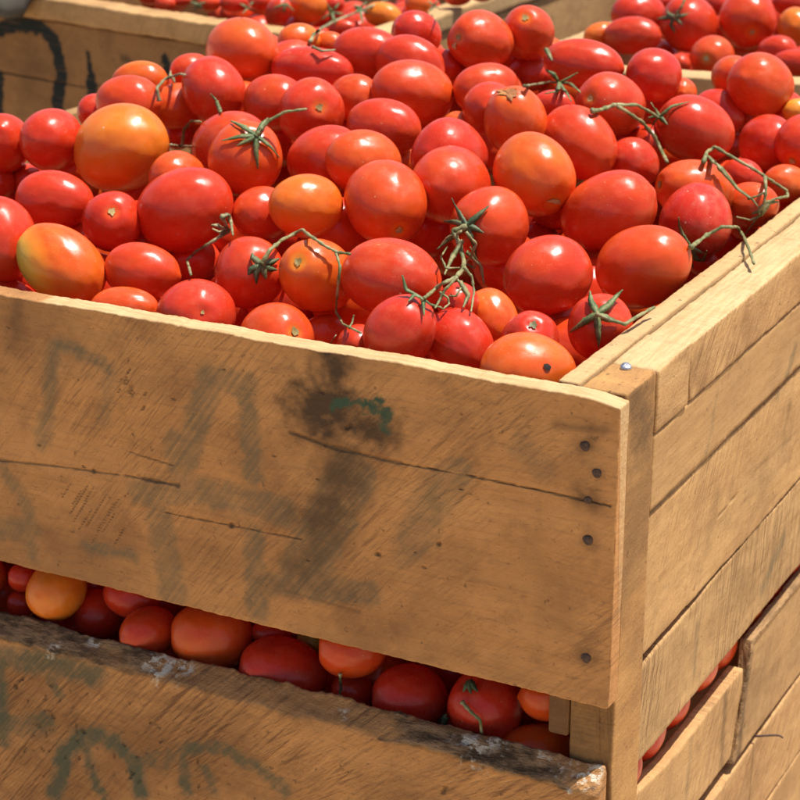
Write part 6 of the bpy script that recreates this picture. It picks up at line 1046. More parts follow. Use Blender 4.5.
def plank(name, origin, direction, x0, x1, z0, z1, th, mat, parent, seed=0, du=.004, dv=.004, strokes=(), rnd=.0014,
          edge=.0012, top=None, bot=None, bark=False, topslope=0.0, rough=.0005, pale=(), end0=0.0, end1=0.0, lean=0.0, endbark=False, capdark=0.0, sunpale=0.0, sunpalex=-9.0):
    """one sawn board: local x along it, local z across, outward face at local y=0, back at y=th"""
    nu = max(4, int((x1-x0)/du)); nv = max(3, int((z1-z0)/dv)); nt = max(4, int(th/.003)) if bark else 4
    xs = np.concatenate([[x0, x0+rnd*.5], np.linspace(x0+rnd, x1-rnd, nu), [x1-rnd*.5, x1]])
    ring = []                                       # (y, z, part)
    zz = np.linspace(z0+rnd, z1-rnd, nv+1)
    ring += [(0, z, 0) for z in zz]
    ring += [(rnd*.3, z1-rnd*.3, 1)]
    ring += [(y, z1, 1) for y in np.linspace(rnd, th-rnd, nt)]
    ring += [(th-rnd*.3, z1-rnd*.3, 1)]
    ring += [(th, z, 2) for z in np.linspace(z1-rnd, z0+rnd, 5)]
    ring += [(th-rnd*.3, z0+rnd*.3, 3)]
    ring += [(y, z0, 3) for y in np.linspace(th-rnd, rnd, 4)]
    ring += [(rnd*.3, z0+rnd*.3, 3)]
    R = np.array(ring); m = len(R)
    X = np.repeat(xs[:, None], m, 1); Y = np.repeat(R[None, :, 0], len(xs), 0); Z = np.repeat(R[None, :, 1], len(xs), 0)
    part = np.repeat(R[None, :, 2], len(xs), 0)
    f = (Z-z0)/(z1-z0)
    et = (fbm(xs*14, xs*0+seed, seed+1)-.5)*2*edge + (fbm(xs*90, xs*0+seed, seed+3)-.5)*edge+(fbm(xs*330, xs*0+seed, seed+5)-.5)*edge*.9
    eb = (fbm(xs*14, xs*0+seed, seed+7)-.5)*2*edge + (fbm(xs*90, xs*0+seed, seed+9)-.5)*edge+(fbm(xs*330, xs*0+seed, seed+6)-.5)*edge*.9
    if top: et = et + np.array([top(v) for v in xs])
    if bot: eb = eb + np.array([bot(v) for v in xs])
    Z = Z + et[:, None]*f + eb[:, None]*(1-f)
    if topslope: Z = Z + np.where(f > .9, topslope*Y, 0)
    # sawn ends: not square, slightly ragged, rounded arrises
    k0 = np.clip(1-(X-x0)/.03, 0, 1); k1 = np.clip(1-(x1-X)/.03, 0, 1)
    X = X + k0*(end0*(f-.5)+(fbm(Z*120, Y*60, seed+11)-.5)*.0012) + k1*(end1*(f-.5)+(fbm(Z*120, Y*60, seed+12)-.5)*.0012)
    ins = np.where((np.arange(len(xs)) == 0) | (np.arange(len(xs)) == len(xs)-1), rnd*.8, np.where((np.arange(len(xs)) == 1) | (np.arange(len(xs)) == len(xs)-2), rnd*.25, 0))[:, None]
    Y = Y+ins*np.where(Y < th/2, 1, -1)*(np.minimum(np.abs(Y), np.abs(th-Y)) < rnd*.5)
    Z = Z+ins*np.where(f < .5, 1, -1)*((f < .02) | (f > .98))
    d0 = (fbm(X*9, Z*40, seed+20)-.5)*2*rough + (fbm(X*60, Z*200, seed+25)-.5)*rough
    Y = Y+np.where(part == 0, d0, 0)+lean*(Z-z1)
    mk = np.zeros(X.shape+(4,)); mm = np.zeros(X.shape+(4,)); mm[..., 3] = sunpale*((part == 1)*np.clip((X-sunpalex)/.004+(fbm(X*60, Y*120, seed+70)-.5)*6, 0, 1))  # mask for the sunlit paleness painted on top faces
    jit = (fbm(X*160, Z*160, seed+30)-.5)
    for ch, w, val, pts in strokes:
        if ch == 'k': w = w*1.7
        if ch == 'p': w = w*1.3
        sel = part == 0
        d = polydist(X, Z, pts)
        if ch == 's':
            v = 1.05*val*np.exp(-np.clip((d+jit*w*.5), 0, None)**2/(w*.42)**2)
        elif ch == 'c':
            w2 = w*(.45+.7*fbm(X*38, Z*0+pts[0]*77, seed+60)); e = np.clip((w2*.75-d)/(w*.5)+jit*1.3, 0, 1); v = val*e*(.6+.6*fbm(X*90, Z*90, seed+61))
        else:
            v = val*np.clip((w*.5-d+jit*(.016 if ch == 'g' else .008))/(.0055 if ch == 'p' else .0025)+.5, 0, 1)
        v = np.where(sel, v, 0); c = {'p': 0, 's': 1, 'g': 2, 'c': 3}.get(ch)
        if c is not None: mk[..., c] = np.maximum(mk[..., c], v)
        else: mm[..., 2] = np.maximum(mm[..., 2], np.clip(v, 0, 1))
    if capdark: mk[0, :, 1] = capdark; mk[1, :, 1] = np.maximum(mk[1, :, 1], capdark*.5)  # first end face darkened, half as much on the next ring
    Y = Y+np.where(part == 0, mk[..., 3]*.0007, 0)
    if endbark:
        ed = np.clip(1.4-(X-x0-.5*0-end0*(f-.5))/.007, 0, 1)+np.clip(1.5-np.abs(Z-z1)/.004, 0, 1)*.8
        mm[..., 0] = np.clip(ed, 0, .6)
        Y = Y+ed*(fbm(X*200, Z*200, seed+48)-.5)*.003
    if bark:
        nn = fbm(X*45, Y*90+Z*70, seed+40)
        bz = np.clip((Z-(z1+et[:, None]-.010+nn*.012))/.004, 0, 1)*(part == 0)
        patch = np.clip((fbm(X*16, Y*30+Z*20, seed+46)-.36)*7, .25, 1)
        bz = np.where(part == 1, 1, bz*.75)
        mm[..., 0] = bz*patch
        b2 = (fbm(X*110, Y*150+Z*100, seed+44)-.5)
        Z = Z+np.where(part == 1, b2*.004+(nn-.5)*.005, 0)
        Y = Y+np.where((part == 0), bz*(b2*.003), 0)
        for px, w in pale:
            mm[..., 1] = np.maximum(mm[..., 1], np.clip(1.5-np.hypot((X-px)*.75, (Y-.003-.011*((px*7919) % 1))*1.5)/w+(fbm(X*210, Y*210, seed+80)-.5)*3.4, 0, 1)*((part == 1) | ((part == 0) & (Z > z1-.006))))
    V = np.stack([X, Y, Z], -1).reshape(-1, 3); n = len(xs)
    idx = np.arange(n*m).reshape(n, m)
    a = idx[:-1]; b = idx[1:]
    q = np.stack([a, b, np.roll(b, -1, 1), np.roll(a, -1, 1)], -1).reshape(-1, 4)
    me = bpy.data.meshes.new(name)
    faces = q.tolist()+[idx[0].tolist(), idx[-1][::-1].tolist()]
    me.from_pydata(V.tolist(), [], faces)
    sm = np.ones(len(faces), bool); sm[-2:] = False
    me.polygons.foreach_set('use_smooth', sm.tolist())
    for nm, arr in (('marks', mk), ('marks_more', mm)):
        at = me.attributes.new(nm, 'FLOAT_COLOR', 'POINT'); at.data.foreach_set('color', arr.reshape(-1).astype(np.float32))
    me.materials.append(mat); me.update()
    o = bpy.data.objects.new(name, me); C.objects.link(o)
    d = Vector((direction[0], direction[1], 0)).normalized()
    o.matrix_basis = Matrix(((d.x, -d.y, 0, origin[0]), (d.y, d.x, 0, origin[1]), (0, 0, 1, origin[2]), (0, 0, 0, 1)))
    bpy.context.view_layer.update()
    if parent: adopt(o, parent)
    return o

def disc_nail(name, p, nrm, r, mat, parent, h=.0012):
    n = Vector(nrm).normalized(); t = n.orthogonal().normalized(); b = n.cross(t); V = []; F = []
    prof = [(1, 0), (1.0, .55), (.86, .9), (.4, 1.0)]
    k = 14
    for rr, hh in prof:
        for i in range(k):
            a = 2*math.pi*i/k; q = r*rr*(1+.06*math.sin(3*a+p[0]*99))
            V.append(Vector(p)+t*math.cos(a)*q+b*math.sin(a)*q+n*h*hh)
    for j in range(3):
        for i in range(k): F.append((j*k+i, j*k+(i+1) % k, (j+1)*k+(i+1) % k, (j+1)*k+i))
    F.append(tuple(range(3*k, 4*k)))
    return mesh_obj(name, V, F, mat, True, parent)

# ------------------------------------------------------------------ near crate
crate = empty('wooden_crate', (-.36, .36, -.58))
tag(crate, 'weathered wooden crate in front with faded grey letters and a dark stain, heaped with tomatoes', 'crate', 'wooden tomato crates')
XD, YD = (1, 0), (0, 1)
fb = plank('front_board', (0, 0, 0), XD, -.735, .0005, -.2, 0, .016, W_FRONT, crate, 3, .0014, .0008, SF, .0011, .0010, rough=.0006, sunpale=1.0, sunpalex=-.412,
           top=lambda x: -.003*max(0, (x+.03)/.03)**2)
fb['label'] = 'upper front board with faded grey letters, a dark stain and a smear of green paint'
lb = plank('front_board', (0, 0, 0), XD, -.735, -.0045, -.57, -.2615, .016, W_LOWER, crate, 8, .0016, .0016, SL, .002, .0016, bark=True, topslope=.85, rough=.0009,
           pale=[(-.331, .009), (-.318, .005), (-.392, .003), (-.42, .0035), (-.19, .003), (-.093, .008), (-.083, .006), (-.047, .004), (-.020, .009)])
lb['label'] = 'lower front board with a barky top edge and green grey letters'
for x, z, r in ((-.0205, -.0309, .0032), (-.0123, -.0464, .0032), (-.0166, -.0905, .0033), (-.0152, -.1689, .0032), (-.0174, -.0647, .0024)):
    disc_nail('nail', (x, .0004, z), (0, -1, 0), r, M_RUST, fb)
post = plank('corner_post', (-.0028, .0188, 0), YD, 0, .0487, -.575, -.002, .0295, W_POST, crate, 13, .003, .003, [('s', .05, .75, [.02, -.005, .03, -.035]), ('c', .0012, .7, [.01, -.31, .016, -.305])], .0016, .0006, capdark=.62)
plank('corner_block', (-.0335, .0185, 0), YD, 0, .04, -.238, -.034, .0135, W_BACK, crate, 14, .004, .004, capdark=.55)
plank('inner_lath', (-.0335, .0195, 0), YD, 0, .66, -.032, -.0005, .0135, W_RIM, crate, 15, .004, .003, (), .0015, .0012)
nl = disc_nail('nail', (-.0205, .0615, -.0018), (.12, -.3, 1), .0036, M_NAIL, post, .0024)
rb = plank('rim_batten', (-.0019, .0688, 0), YD, 0, .0575, -.0435, -.0022, .0305, W_FUZZY, crate, 16, .002, .002, (), .0013, .0012, sunpale=.9, end1=.004)
plank('rim_batten', (-.0021, .1268, 0), YD, 0, .61, -.0425, -.003, .03, W_FUZZY, crate, 17, .003, .002, (), .0013, .0012, sunpale=.9, end0=-.003)
sides = [(-.0975, -.0448, .0675, .74, .007, .0010, 21, None, None), (-.197, -.0993, .0675, .74, .007, .0024, 22, lambda y: -.0008+.001*math.sin(y*17), None),
         (-.2772, -.1992, .0675, .74, .006, .0030, 23, lambda y: -.0058*max(0, 1-(y)/.17)+.0006*math.sin(y*60), None),
         (-.3795, -.3120, .0675, .297, .012, .0056, 24, lambda y: .010*max(0, 1-y/.07), None),
         (-.385, -.2935, .292, .74, .009, .0032, 25, None, None), (-.466, -.390, .0675, .74, .014, .0034, 26, lambda y: -.003*math.sin(y*9), None),
         (-.570, -.470, .0675, .74, .012, .0034, 27, lambda y: -.003*math.sin(y*7+1), None)]
SB_ = []
for z0, z1, y0, y1, th, rec, sd, tp, bt in sides:
    st = [(c, w, v, [p-(y0 if i % 2 == 0 else 0) for i, p in enumerate(pts)]) for c, w, v, pts in SS]
    ex = []
    if sd == 21: ex = [('c', .003, .9, [0, -.0965, .1, -.0972, .3, -.0965])]
    if sd == 24: ex = [('s', .012, .6, [.19, -.31, .19, -.38])]
    if sd == 25: ex = [('s', .010, .85, [.012, -.286, -.002, -.385]), ('c', .0022, .9, [.010, -.30, .009, -.303]), ('c', .0025, .9, [.013, -.32, .012, -.322]), ('c', .002, .9, [.006, -.34, .005, -.343]), ('c', .002, .9, [.008, -.362, .007, -.364])]
    b = plank('side_board', (-.0028-rec+.0008, y0, 0), YD, 0, y1-y0, z0, z1, th, {21: W_PLANED, 23: W_RIDGED, 26: W_FUZZY}.get(sd, W_SIDE), crate, sd, .0022, .0022, st+ex, .0014, .0012, tp, bt, end0=(.03 if sd == 25 else 0), rough=.0006, endbark=(sd == 25))
    SB_.append(b)
def hook(parent):
    pts = [Vector((-.006, .33, -.3865)), Vector((.004, .335, -.3855)), Vector((.010, .341, -.387)), Vector((.012, .346, -.391))]
    V, F = tube([(pts, .0009, .0007)], True); return mesh_obj('nail', V, F, M_RUST, True, parent)

# ------------------------------------------------------------------ tubes (stems) and ribbons (sepals)
def smooth_path(pts, k=3):
    P = [Vector(p) for p in pts]
    if len(P) < 3: return P
    out = []
    for i in range(len(P)-1):
        p0, p1, p2, p3 = P[max(i-1, 0)], P[i], P[i+1], P[min(i+2, len(P)-1)]
        for s in range(k):
            t = s/k
            out.append(.5*((2*p1)+(p2-p0)*t+(2*p0-5*p1+4*p2-p3)*t*t+(3*p1-p0-3*p2+p3)*t**3))
    out.append(P[-1]); return out

def tube(strands, metres=False, seed=0):
    V = []; F = []; k = 8; rg = np.random.default_rng(seed)
    for pts, r0, r1 in strands:
        P = smooth_path(pts, 3); n = len(P)
        N = Vector((.3, -.6, .8))
        for i, p in enumerate(P):
            t = (P[min(i+1, n-1)]-P[max(i-1, 0)]).normalized()
            b = t.cross(N).normalized() if t.cross(N).length > 1e-4 else t.orthogonal().normalized(); c = b.cross(t)
            f = i/(n-1); r = r0+(r1-r0)*f
            if not metres: r *= .00064*(1+.14*math.sin(i*1.3+seed)+.10*rg.normal()+.35*math.exp(-(f/.06)**2))
            for j in range(k):
                a = 2*math.pi*j/k; V.append(p+(b*math.cos(a)+c*math.sin(a))*r*(1+.12*math.cos(2*a)))
        base = len(V)-n*k
        for i in range(n-1):
            for j in range(k): F.append((base+i*k+j, base+i*k+(j+1) % k, base+(i+1)*k+(j+1) % k, base+(i+1)*k+j))
        F.append(tuple(base+j for j in reversed(range(k)))); F.append(tuple(base+(n-1)*k+j for j in range(k)))
    return V, F

def ribbons(strands, centre, seed=0):
    """leafy sepals: tapered strips with a keel, some thickness and a slight twist"""
    V = []; F = []; rg = np.random.default_rng(seed)
    for pts, w0, w1 in strands:
        P = smooth_path(pts, 3); n = len(P); tw = rg.normal()*.35
        for i, p in enumerate(P):
            t = (P[min(i+1, n-1)]-P[max(i-1, 0)]).normalized()
            N = (p-centre).normalized() if centre is not None else Vector((.3, -.6, .75)).normalized()
            s = t.cross(N); s = s.normalized() if s.length > 1e-4 else t.orthogonal().normalized(); N = s.cross(t)
            a = tw*i/n; s, N = s*math.cos(a)+N*math.sin(a), N*math.cos(a)-s*math.sin(a)
            f = i/(n-1); w = (w0*(.62+.75*math.sin(min(1, f*2.2)*math.pi*.5)*.5)*(1-f**1.6)+w1)*.00070*(1+.08*rg.normal())
            h = .0007
            V += [p+s*w+N*h*.9, p+N*(-h*.2+.0001), p-s*w+N*h*.9, p+N*(h*.9+.0009*(1-f))]
        base = len(V)-n*4
        for i in range(n-1):
            for j in range(4): F.append((base+i*4+j, base+i*4+(j+1) % 4, base+(i+1)*4+(j+1) % 4, base+(i+1)*4+j))
        F.append((base+3, base+2, base+1, base)); e = base+(n-1)*4; F.append((e, e+1, e+2, e+3))
    return V, F
hook(SB_[5])

# ------------------------------------------------------------------ rest of the near crate (mostly hidden)
for z0, z1, sd in ((-.13, -.001, 31), (-.29, -.14, 32), (-.57, -.30, 33)):
    plank('side_board', (-.735, .735, 0), (0, -1), 0, .72, z0, z1, .014, W_SIDE, crate, sd, .012, .01)
    plank('back_board', (-.001, .742, 0), (-1, 0), 0, .735, z0, z1, .014, W_SIDE, crate, sd+4, .012, .01)
for x, y in ((-.719, .0165), (-.719, .678), (-.032, .678)):
    plank('corner_post', (x+.0295, y, 0), YD, 0, .048, -.575, -.004, .0285, W_POST, crate, 37, .01, .01)
plank('floor_board', (-.72, .05, -.53), XD, 0, .69, -.02, 0, .64, W_SIDE, crate, 38, .03, .01)

# ------------------------------------------------------------------ crates behind
def back_crate(label, corner, right, back, face_strokes, length, depth, left_side):
    o = empty('wooden_crate', (corner[0], corner[1], -.58)); tag(o, label, 'crate', 'wooden tomato crates')
    R = Vector((right[0], right[1], 0)); B = Vector((back[0], back[1], 0)); c = Vector((corner[0], corner[1], 0))
    sgn = -1 if not left_side else 0                 # corner given is the right end (left crate) or the left end (right crate)
    s0, s1 = (-length, 0) if not left_side else (0, length)
    plank('rim_beam', c, R, s0, s1, -.025, 0, .034, W_SIDE if not left_side else W_RIM, o, 51, .006, .004, (), .002, .0014)
    f = plank('front_board', c+B*.0045, R, s0, s1-.001 if not left_side else s1, -.16, -.026, .014, W_BACK if not left_side else W_SIDE, o, 52, .002, .002, face_strokes, .002, .001)
    plank('front_board', c+B*.0045, R, s0, s1-.001 if not left_side else s1, -.31, -.165, .014, W_BACK, o, 53, .012, .012)
    plank('front_board', c+B*.0045, R, s0, s1-.001 if not left_side else s1, -.57, -.315, .014, W_BACK, o, 54, .012, .012)
    if not left_side:
        plank('rim_beam', c+B*.036, B, 0, depth, -.022, -.0008, .03, W_RIM, o, 55, .006, .004, (), .002, .0014)
        for z0, z1, sd in ((-.12, -.023, 56), (-.23, -.125, 57), (-.57, -.235, 58)):
            plank('side_board', c+B*.036-R*.003, B, 0, depth, z0, z1, .014, W_SIDE, o, sd, .006, .006)
        far = c+R*s0
        plank('side_board', far+B*depth, -B, 0, depth-.04, -.57, -.001, .014, W_BACK, o, 59, .02, .02)
    else:
        plank('rim_beam', c+B*(depth+.036), -B, 0, depth, -.022, -.0008, .03, W_RIM, o, 60, .006, .004, (), .002, .0014)
        for z0, z1, sd in ((-.12, -.023, 61), (-.57, -.125, 62)):
            plank('side_board', c+B*(depth+.036)+R*.003, -B, 0, depth, z0, z1, .014, W_SIDE, o, sd, .01, .01)
        plank('side_board', c+R*s1+B*.036, B, 0, depth, -.57, -.001, .014, W_SIDE, o, 63, .02, .02)
    e = c+R*s1+B*(depth+.05) if not left_side else c+R*s1+B*(depth+.05)
    plank('back_board', e, -R, 0, length, -.57, -.001, .014, W_SIDE, o, 64, .02, .02)
    plank('floor_board', c+R*s0+B*.05, R, .02, length-.02, -.56, -.54, depth-.02, W_BACK, o, 65, .03, .01)
    return o
sbk = [(c, w, v, [(-p if i % 2 == 0 else p) for i, p in enumerate(pts)]) for c, w, v, pts in SB]
back_crate('brown wooden crate behind at left with black painted letters on its front', cL, (-dfL[0], -dfL[1]), drL, sbk, 1.05, .95, False)
back_crate('pale wooden crate behind at right, mostly hidden by the front heap', cR, dfR, drR, (), .62, .95, True)

# ------------------------------------------------------------------ tomatoes
def tomato_mesh(seed, dimple=.10, tip=.03):
    rg = np.random.default_rng(900+seed); nl, nz = 56, 36
    ph = rg.random(6)*6.28; am = rg.normal(size=6)
    V = []; F = []
    lobes = rg.choice([3, 4, 5]); sh = rg.uniform(-.07, .09); ex = rg.uniform(.88, 1.0); fl = rg.uniform(0, 6.28); fa = rg.uniform(.0, .05)
    for j in range(nz+1):
        a = math.pi*j/nz
        for i in range(nl):
            t = 2*math.pi*i/nl
            r = math.sin(a)**ex; z = math.cos(a)
            r *= 1+sh*z+.012*am[0]*math.cos(2*t+ph[0])*math.sin(a)+.010*am[1]*math.cos(3*t+ph[1]+z)
            r *= 1+(.022*max(0, z)**1.5+.006)*math.cos(lobes*t+ph[2])
            r *= 1-fa*max(0, math.cos(t-fl))**3*math.sin(a)+.012*am[5]*math.sin(2*t+ph[4])*math.sin(2.5*a+ph[5])
            up = max(0, z); rho = math.sin(a)
            z -= dimple*math.exp(-(rho/.2)**2)*(up > 0)
            if z < 0: z -= tip*math.exp(-(rho/.16)**2)
            x, y = r*math.cos(t), r*math.sin(t)
            x += .03*am[3]*(z*z-.4)*.6; y += .03*am[4]*(z*z-.4)*.6
            V.append((x, y, z))
    for j in range(nz):
        for i in range(nl):
            F.append((j*nl+i, (j+1)*nl+i, (j+1)*nl+(i+1) % nl, j*nl+(i+1) % nl))
    me = bpy.data.meshes.new('tomato'); me.from_pydata(V, [], F)
    bm = bmesh.new(); bm.from_mesh(me); bmesh.ops.remove_doubles(bm, verts=bm.verts, dist=1e-5); bm.to_mesh(me); bm.free()
    me.polygons.foreach_set('use_smooth', [True]*len(me.polygons)); me.materials.append(TOM); me.update()
    return me
MESH = [tomato_mesh(k, .07, .01+.03*(k % 3)) for k in range(16)]
PROTO = bpy.data.objects.new('tomato', MESH[0])
first = [True]

def basis(ax, roll):
    z = Vector(ax).normalized(); x = z.orthogonal().normalized(); x = (Matrix.Rotation(roll, 4, z) @ x.to_4d()).to_3d() if False else (Matrix.Rotation(roll, 3, z) @ x)
    y = z.cross(x)
    return Matrix((x, y, z)).transposed()

def new_tomato(p, r, L, ax, ripe, label, group, k, speck=.15, blush=None, roll=0.0):
    ripe = ripe-.01 if ripe < .45 else ripe-.03
    o = PROTO if first[0] else PROTO.copy(); first[0] = False
    o.data = MESH[k % len(MESH)]
    B = basis(ax, roll)
    M = Matrix.Translation(p) @ B.to_4x4() @ Matrix.Diagonal((r*.975, r*.975, L*.965, 1))
    o.matrix_basis = M; C.objects.link(o)
    tag(o, label, 'tomato', group)
    o['ripe'] = float(ripe); o['speck'] = float(speck)
    bl = Vector((0, 0, 0))
    if blush is not None: bl = B.transposed() @ Vector(blush)
    o['blush'] = [float(v) for v in bl]
    return o, B

GROUPS = {'M': 'tomatoes heaped in the front crate', 'G': 'tomatoes showing in the slot between the front boards', 'BR': 'tomatoes in the right back crate', 'BL': 'tomatoes in the left back crate'}
SPECK = {'m91': 1.0, 'm57': .75, 'm17': .75, 'm28': .55, 'm11': .7, 'm12': .45, 'm2': .55, 'm38': .4, 'm35': .3, 'm86': .6, 'm8': .3, 'm23': .4, 'm47': .3, 'm87': .35, 'g9': .5, 'm24': .25, 'm65': .3, 'm36': .3, 'm22': .2, 'm82': .25}
right = Vector((.8876, .4606, 0)); camup = Vector((-.16, .31, .936))
BLUSH = {'m2': (-right*.75+Vector((-.25, -.45, -.1)))*.75, 'm59': (right*.7+camup*.2)*.7, 'm48': camup*.45, 'm70': camup*.35, 'm32b': (camup*.6-right*.5)*.35, 'g4': -camup*.25, 'm73': camup*.2, 'm30': right*.15+camup*.1, 'm24': camup*.12, 'm90': camup*.12}
OB = {}
CROWN = {'scar': 1.0, 'slit': .6, 'dot': .3, 'calyx': .25, 'rust': .5}
for i, (c, n, x, y, z, r, L, ax, ay, az, ripe, kind, label) in enumerate(T):
    o, B = new_tomato((x, y, z), r, L, (ax, ay, az), ripe, label, GROUPS[c], i*7+i//5, SPECK.get(n, .24+.40*((i*37) % 10)/10), BLUSH.get(n), roll=i*1.7)
    o['crown'] = CROWN.get(kind, 0.0)
    OB[n] = (o, B, Vector((x, y, z)), r, L, Vector((ax, ay, az)))

def surf_patch(name, n, size, mat, wob=.25, squash=1.0, lift=.0004, direction=None, rings=4, dish=.0):
    """thin cork patch that follows the tomato's own skin round a point of it"""
    o, B, p, r, L, ax = OB[n]
    d = (B.transposed() @ direction).normalized() if direction is not None else Vector((0, 0, 1))
    t = d.orthogonal().normalized(); b = d.cross(t); rg = np.random.default_rng(len(n)*31+int(p.x*-9999)); k = 20; V = []; F = []
    ph = rg.random(3)*6.28
    def on(q):
        q = q.normalized(); loc = Vector((q.x*r*.975, q.y*r*.975, q.z*L*.965))
        rho = math.hypot(q.x, q.y)
        if q.z > 0: loc.z -= .07*math.exp(-(rho/.2)**2)*L
        nrm = Vector((q.x/r, q.y/r, q.z/L)).normalized()
        return p+B @ (loc+nrm*(lift+.0005))
    V.append(on(d))
    for j in range(1, rings+1):
        for i in range(k):
            a = 2*math.pi*i/k; s = size/r*j/rings*(1+wob*math.sin(5*a+ph[0])*.5+wob*math.sin(3*a+ph[1])*.5+wob*.3*rg.normal())
            V.append(on(d+t*math.cos(a)*s+b*math.sin(a)*s*squash))
    for i in range(k): F.append((0, 1+i, 1+(i+1) % k))
    for j in range(rings-1):
        for i in range(k): F.append((1+j*k+i, 1+(j+1)*k+i, 1+(j+1)*k+(i+1) % k, 1+j*k+(i+1) % k))
    return mesh_obj(name, V, F, mat, True, o)

for c, n, *rest in T:
    kind = rest[-2]; r = rest[3]
    if kind == 'scar': surf_patch('stem_scar', n, .0026 if r > .02 else .0023, SCAR, .25)
    elif kind == 'dot': surf_patch('stem_scar', n, .0012, SCAR, .3)
    elif kind == 'dry': surf_patch('stem_scar', n, .0024, G_DRY, .4)
    elif kind == 'slit': surf_patch('stem_scar', n, .0062, SCAR, .4, .28)
    elif kind == 'rust': surf_patch('cork_patch', n, .009, RUSTY, .8, .55)
surf_patch('rot_hole', 'm18', .0022, HOLE, .12, .8, .0004, Vector((.727, -.54, .423)))
surf_patch('stem_scar', 'm69', .0026, SCAR, .4, 1, .0004, (OB['m69'][5]*.7+Vector((-.3, -.55, -.25))).normalized())

OLIVE = {'m22': G_DARK, 'm8': G_DARK, 'b3': G_DARK, 'g15': G_DARK, 'V14': G_DARK}
for n in [k for k in V if k in OB]:
    o, B, p, r, L, ax = OB[n]
    se = [(pts, a, b) for kd, a, b, pts in V[n] if kd == 'sepal']; st = [(pts, a, b) for kd, a, b, pts in V[n] if kd == 'stem']
    v, f = ribbons(se, p-ax*r*.3, len(n)); cal = mesh_obj('calyx', v, f, OLIVE.get(n, G_LEAF), True, o)
    if st: v, f = tube(st, False, len(n)); mesh_obj('stem', v, f, G_STEM, True, cal)
VL = {'V1': ('vine_stem', 'green vine stem arching over the tall orange tomato and hooking down to the front rim', 'vine', G_STEM),
 'V2': ('vine_stem', 'dried stem with a pale curled calyx below the big deep red tomato', 'vine', G_DRY),
 'V3': ('vine_stem', 'twisted looping pale green vine between the dark calyx and the tomato on the front rim', 'vine', G_STEM),
 'V4': ('vine_stem', 'thick green forked vine lying across the red tomatoes at upper right', 'vine', G_STEM),
 'V5': ('vine_stem', 'angular looped green vine on the right rim near the frame edge', 'vine', G_STEM),
 'V7': ('loose_calyx', 'loose green calyx with spread sepals lying between tomatoes at upper right', 'calyx', G_DRY),
 'V7b': ('stem_tip', 'short green stem tip standing left of the wide bright red tomato at the back', 'stem', G_STEM),
 'V8': ('vine_stem', "long thin stem reaching from the heap's back towards the left back crate", 'vine', G_DRY),
 'V9': ('stem_piece', "short dry stem lying behind the long flat pink tomato", 'stem', G_DRY),
 'V10': ('vine_stem', 'bent pale stem hooked at the back left between two orange-red tomatoes', 'vine', G_DRY),
 'V11': ('vine_stem', 'dark curled dry stem in the hollow right of the big orange tomato', 'vine', G_DRY),
 'V12': ('stem_tip', 'thin dry tendril sticking up at the front rim in a dark gap', 'stem', G_DRY),
 'V13': ('vine_stem', 'pale squiggly stem lying on the crimson tomato in the front slot', 'vine', G_STEM),
 'V14': ('loose_calyx', 'dark green calyx scrap between the two crimson tomatoes in the front slot', 'calyx', G_DARK),
 'V15': ('stem_tip', 'short stem hanging left of the bright crimson tomato in the front slot', 'stem', G_DRY),
 'V16': ('loose_calyx', 'green spidery calyx beside the blurred orange tomato in the left back crate', 'calyx', G_LEAF),
 'V17': ('loose_calyx', 'green spidery calyx left of the yellow-orange tomato in the left back crate', 'calyx', G_LEAF),
 'V18': ('loose_calyx', 'small green calyx at the top edge, leftmost in the left back crate', 'calyx', G_LEAF),
 'V19': ('loose_calyx', 'small green calyx just left of the glossy tomato in the left back crate', 'calyx', G_LEAF),
 'V20': ('loose_calyx', "green calyx by the left back crate's right rim", 'calyx', G_LEAF)}
for n, (nm, lab, cat, mat) in VL.items():
    se = [(pts, a, b) for kd, a, b, pts in V[n] if kd == 'sepal']; st = [(pts, a, b) for kd, a, b, pts in V[n] if kd == 'stem']
    if st:
        v, f = tube(st, False, len(lab)); o = mesh_obj(nm, v, f, mat)
        if se: v, f = ribbons(se, None, 3); mesh_obj('sepal', v, f, G_LEAF if n in ('V7',) else mat, True, o)
    else:
        v, f = ribbons(se, None, len(lab)); o = mesh_obj(nm, v, f, mat)
    tag(o, lab, cat, 'loose vine stems and calyxes')

FL = {'bed': 'red tomato buried in the front heap, only glimpsed in a dark gap between others', 'side': "red tomato behind the side boards, glimpsed through the right side's gaps",
      'slot': 'dark red tomato deep in the front slot behind the nearer ones', 'row': 'red tomato deep inside the front crate, hidden behind the upper front board', 'left': "red tomato at the front heap's left end, beyond the frame edge",
      'bl': 'small red tomato low in the left back crate among its neighbours', 'br': 'red tomato low in the right back crate under its neighbours'}
FG = {'bed': 'buried tomatoes in the front heap', 'side': 'tomatoes behind the side boards', 'slot': 'tomatoes deep in the front slot', 'row': 'tomatoes behind the upper front board', 'left': 'tomatoes beyond the left frame edge', 'bl': 'low tomatoes in the left back crate', 'br': 'low tomatoes in the right back crate'}
hidden = []; hidden_back = {'blrow': [], 'brrow': []}
for i, (g, x, y, z, r) in enumerate(F):
    if g in ('row', 'left'): hidden.append((x, y, z, r)); continue
    if g in ('blrow', 'brrow'): hidden_back[g].append((x, y, z, r)); continue
    th = rng.random()*6.28; e = rng.normal()*.35
    ax = (math.cos(th), math.sin(th), e); lf = rng.uniform(1.0, 1.12)
    if g == 'side': ax = (.05*rng.normal(), 1, .3*rng.normal())
    new_tomato((x, y, z), r*.97, r*lf, ax, rng.choice([.1, .15, .2, .25, .3, .42, .5]), FL[g], FG[g], i*5+2, .1+.3*rng.random(), None, i*1.1)

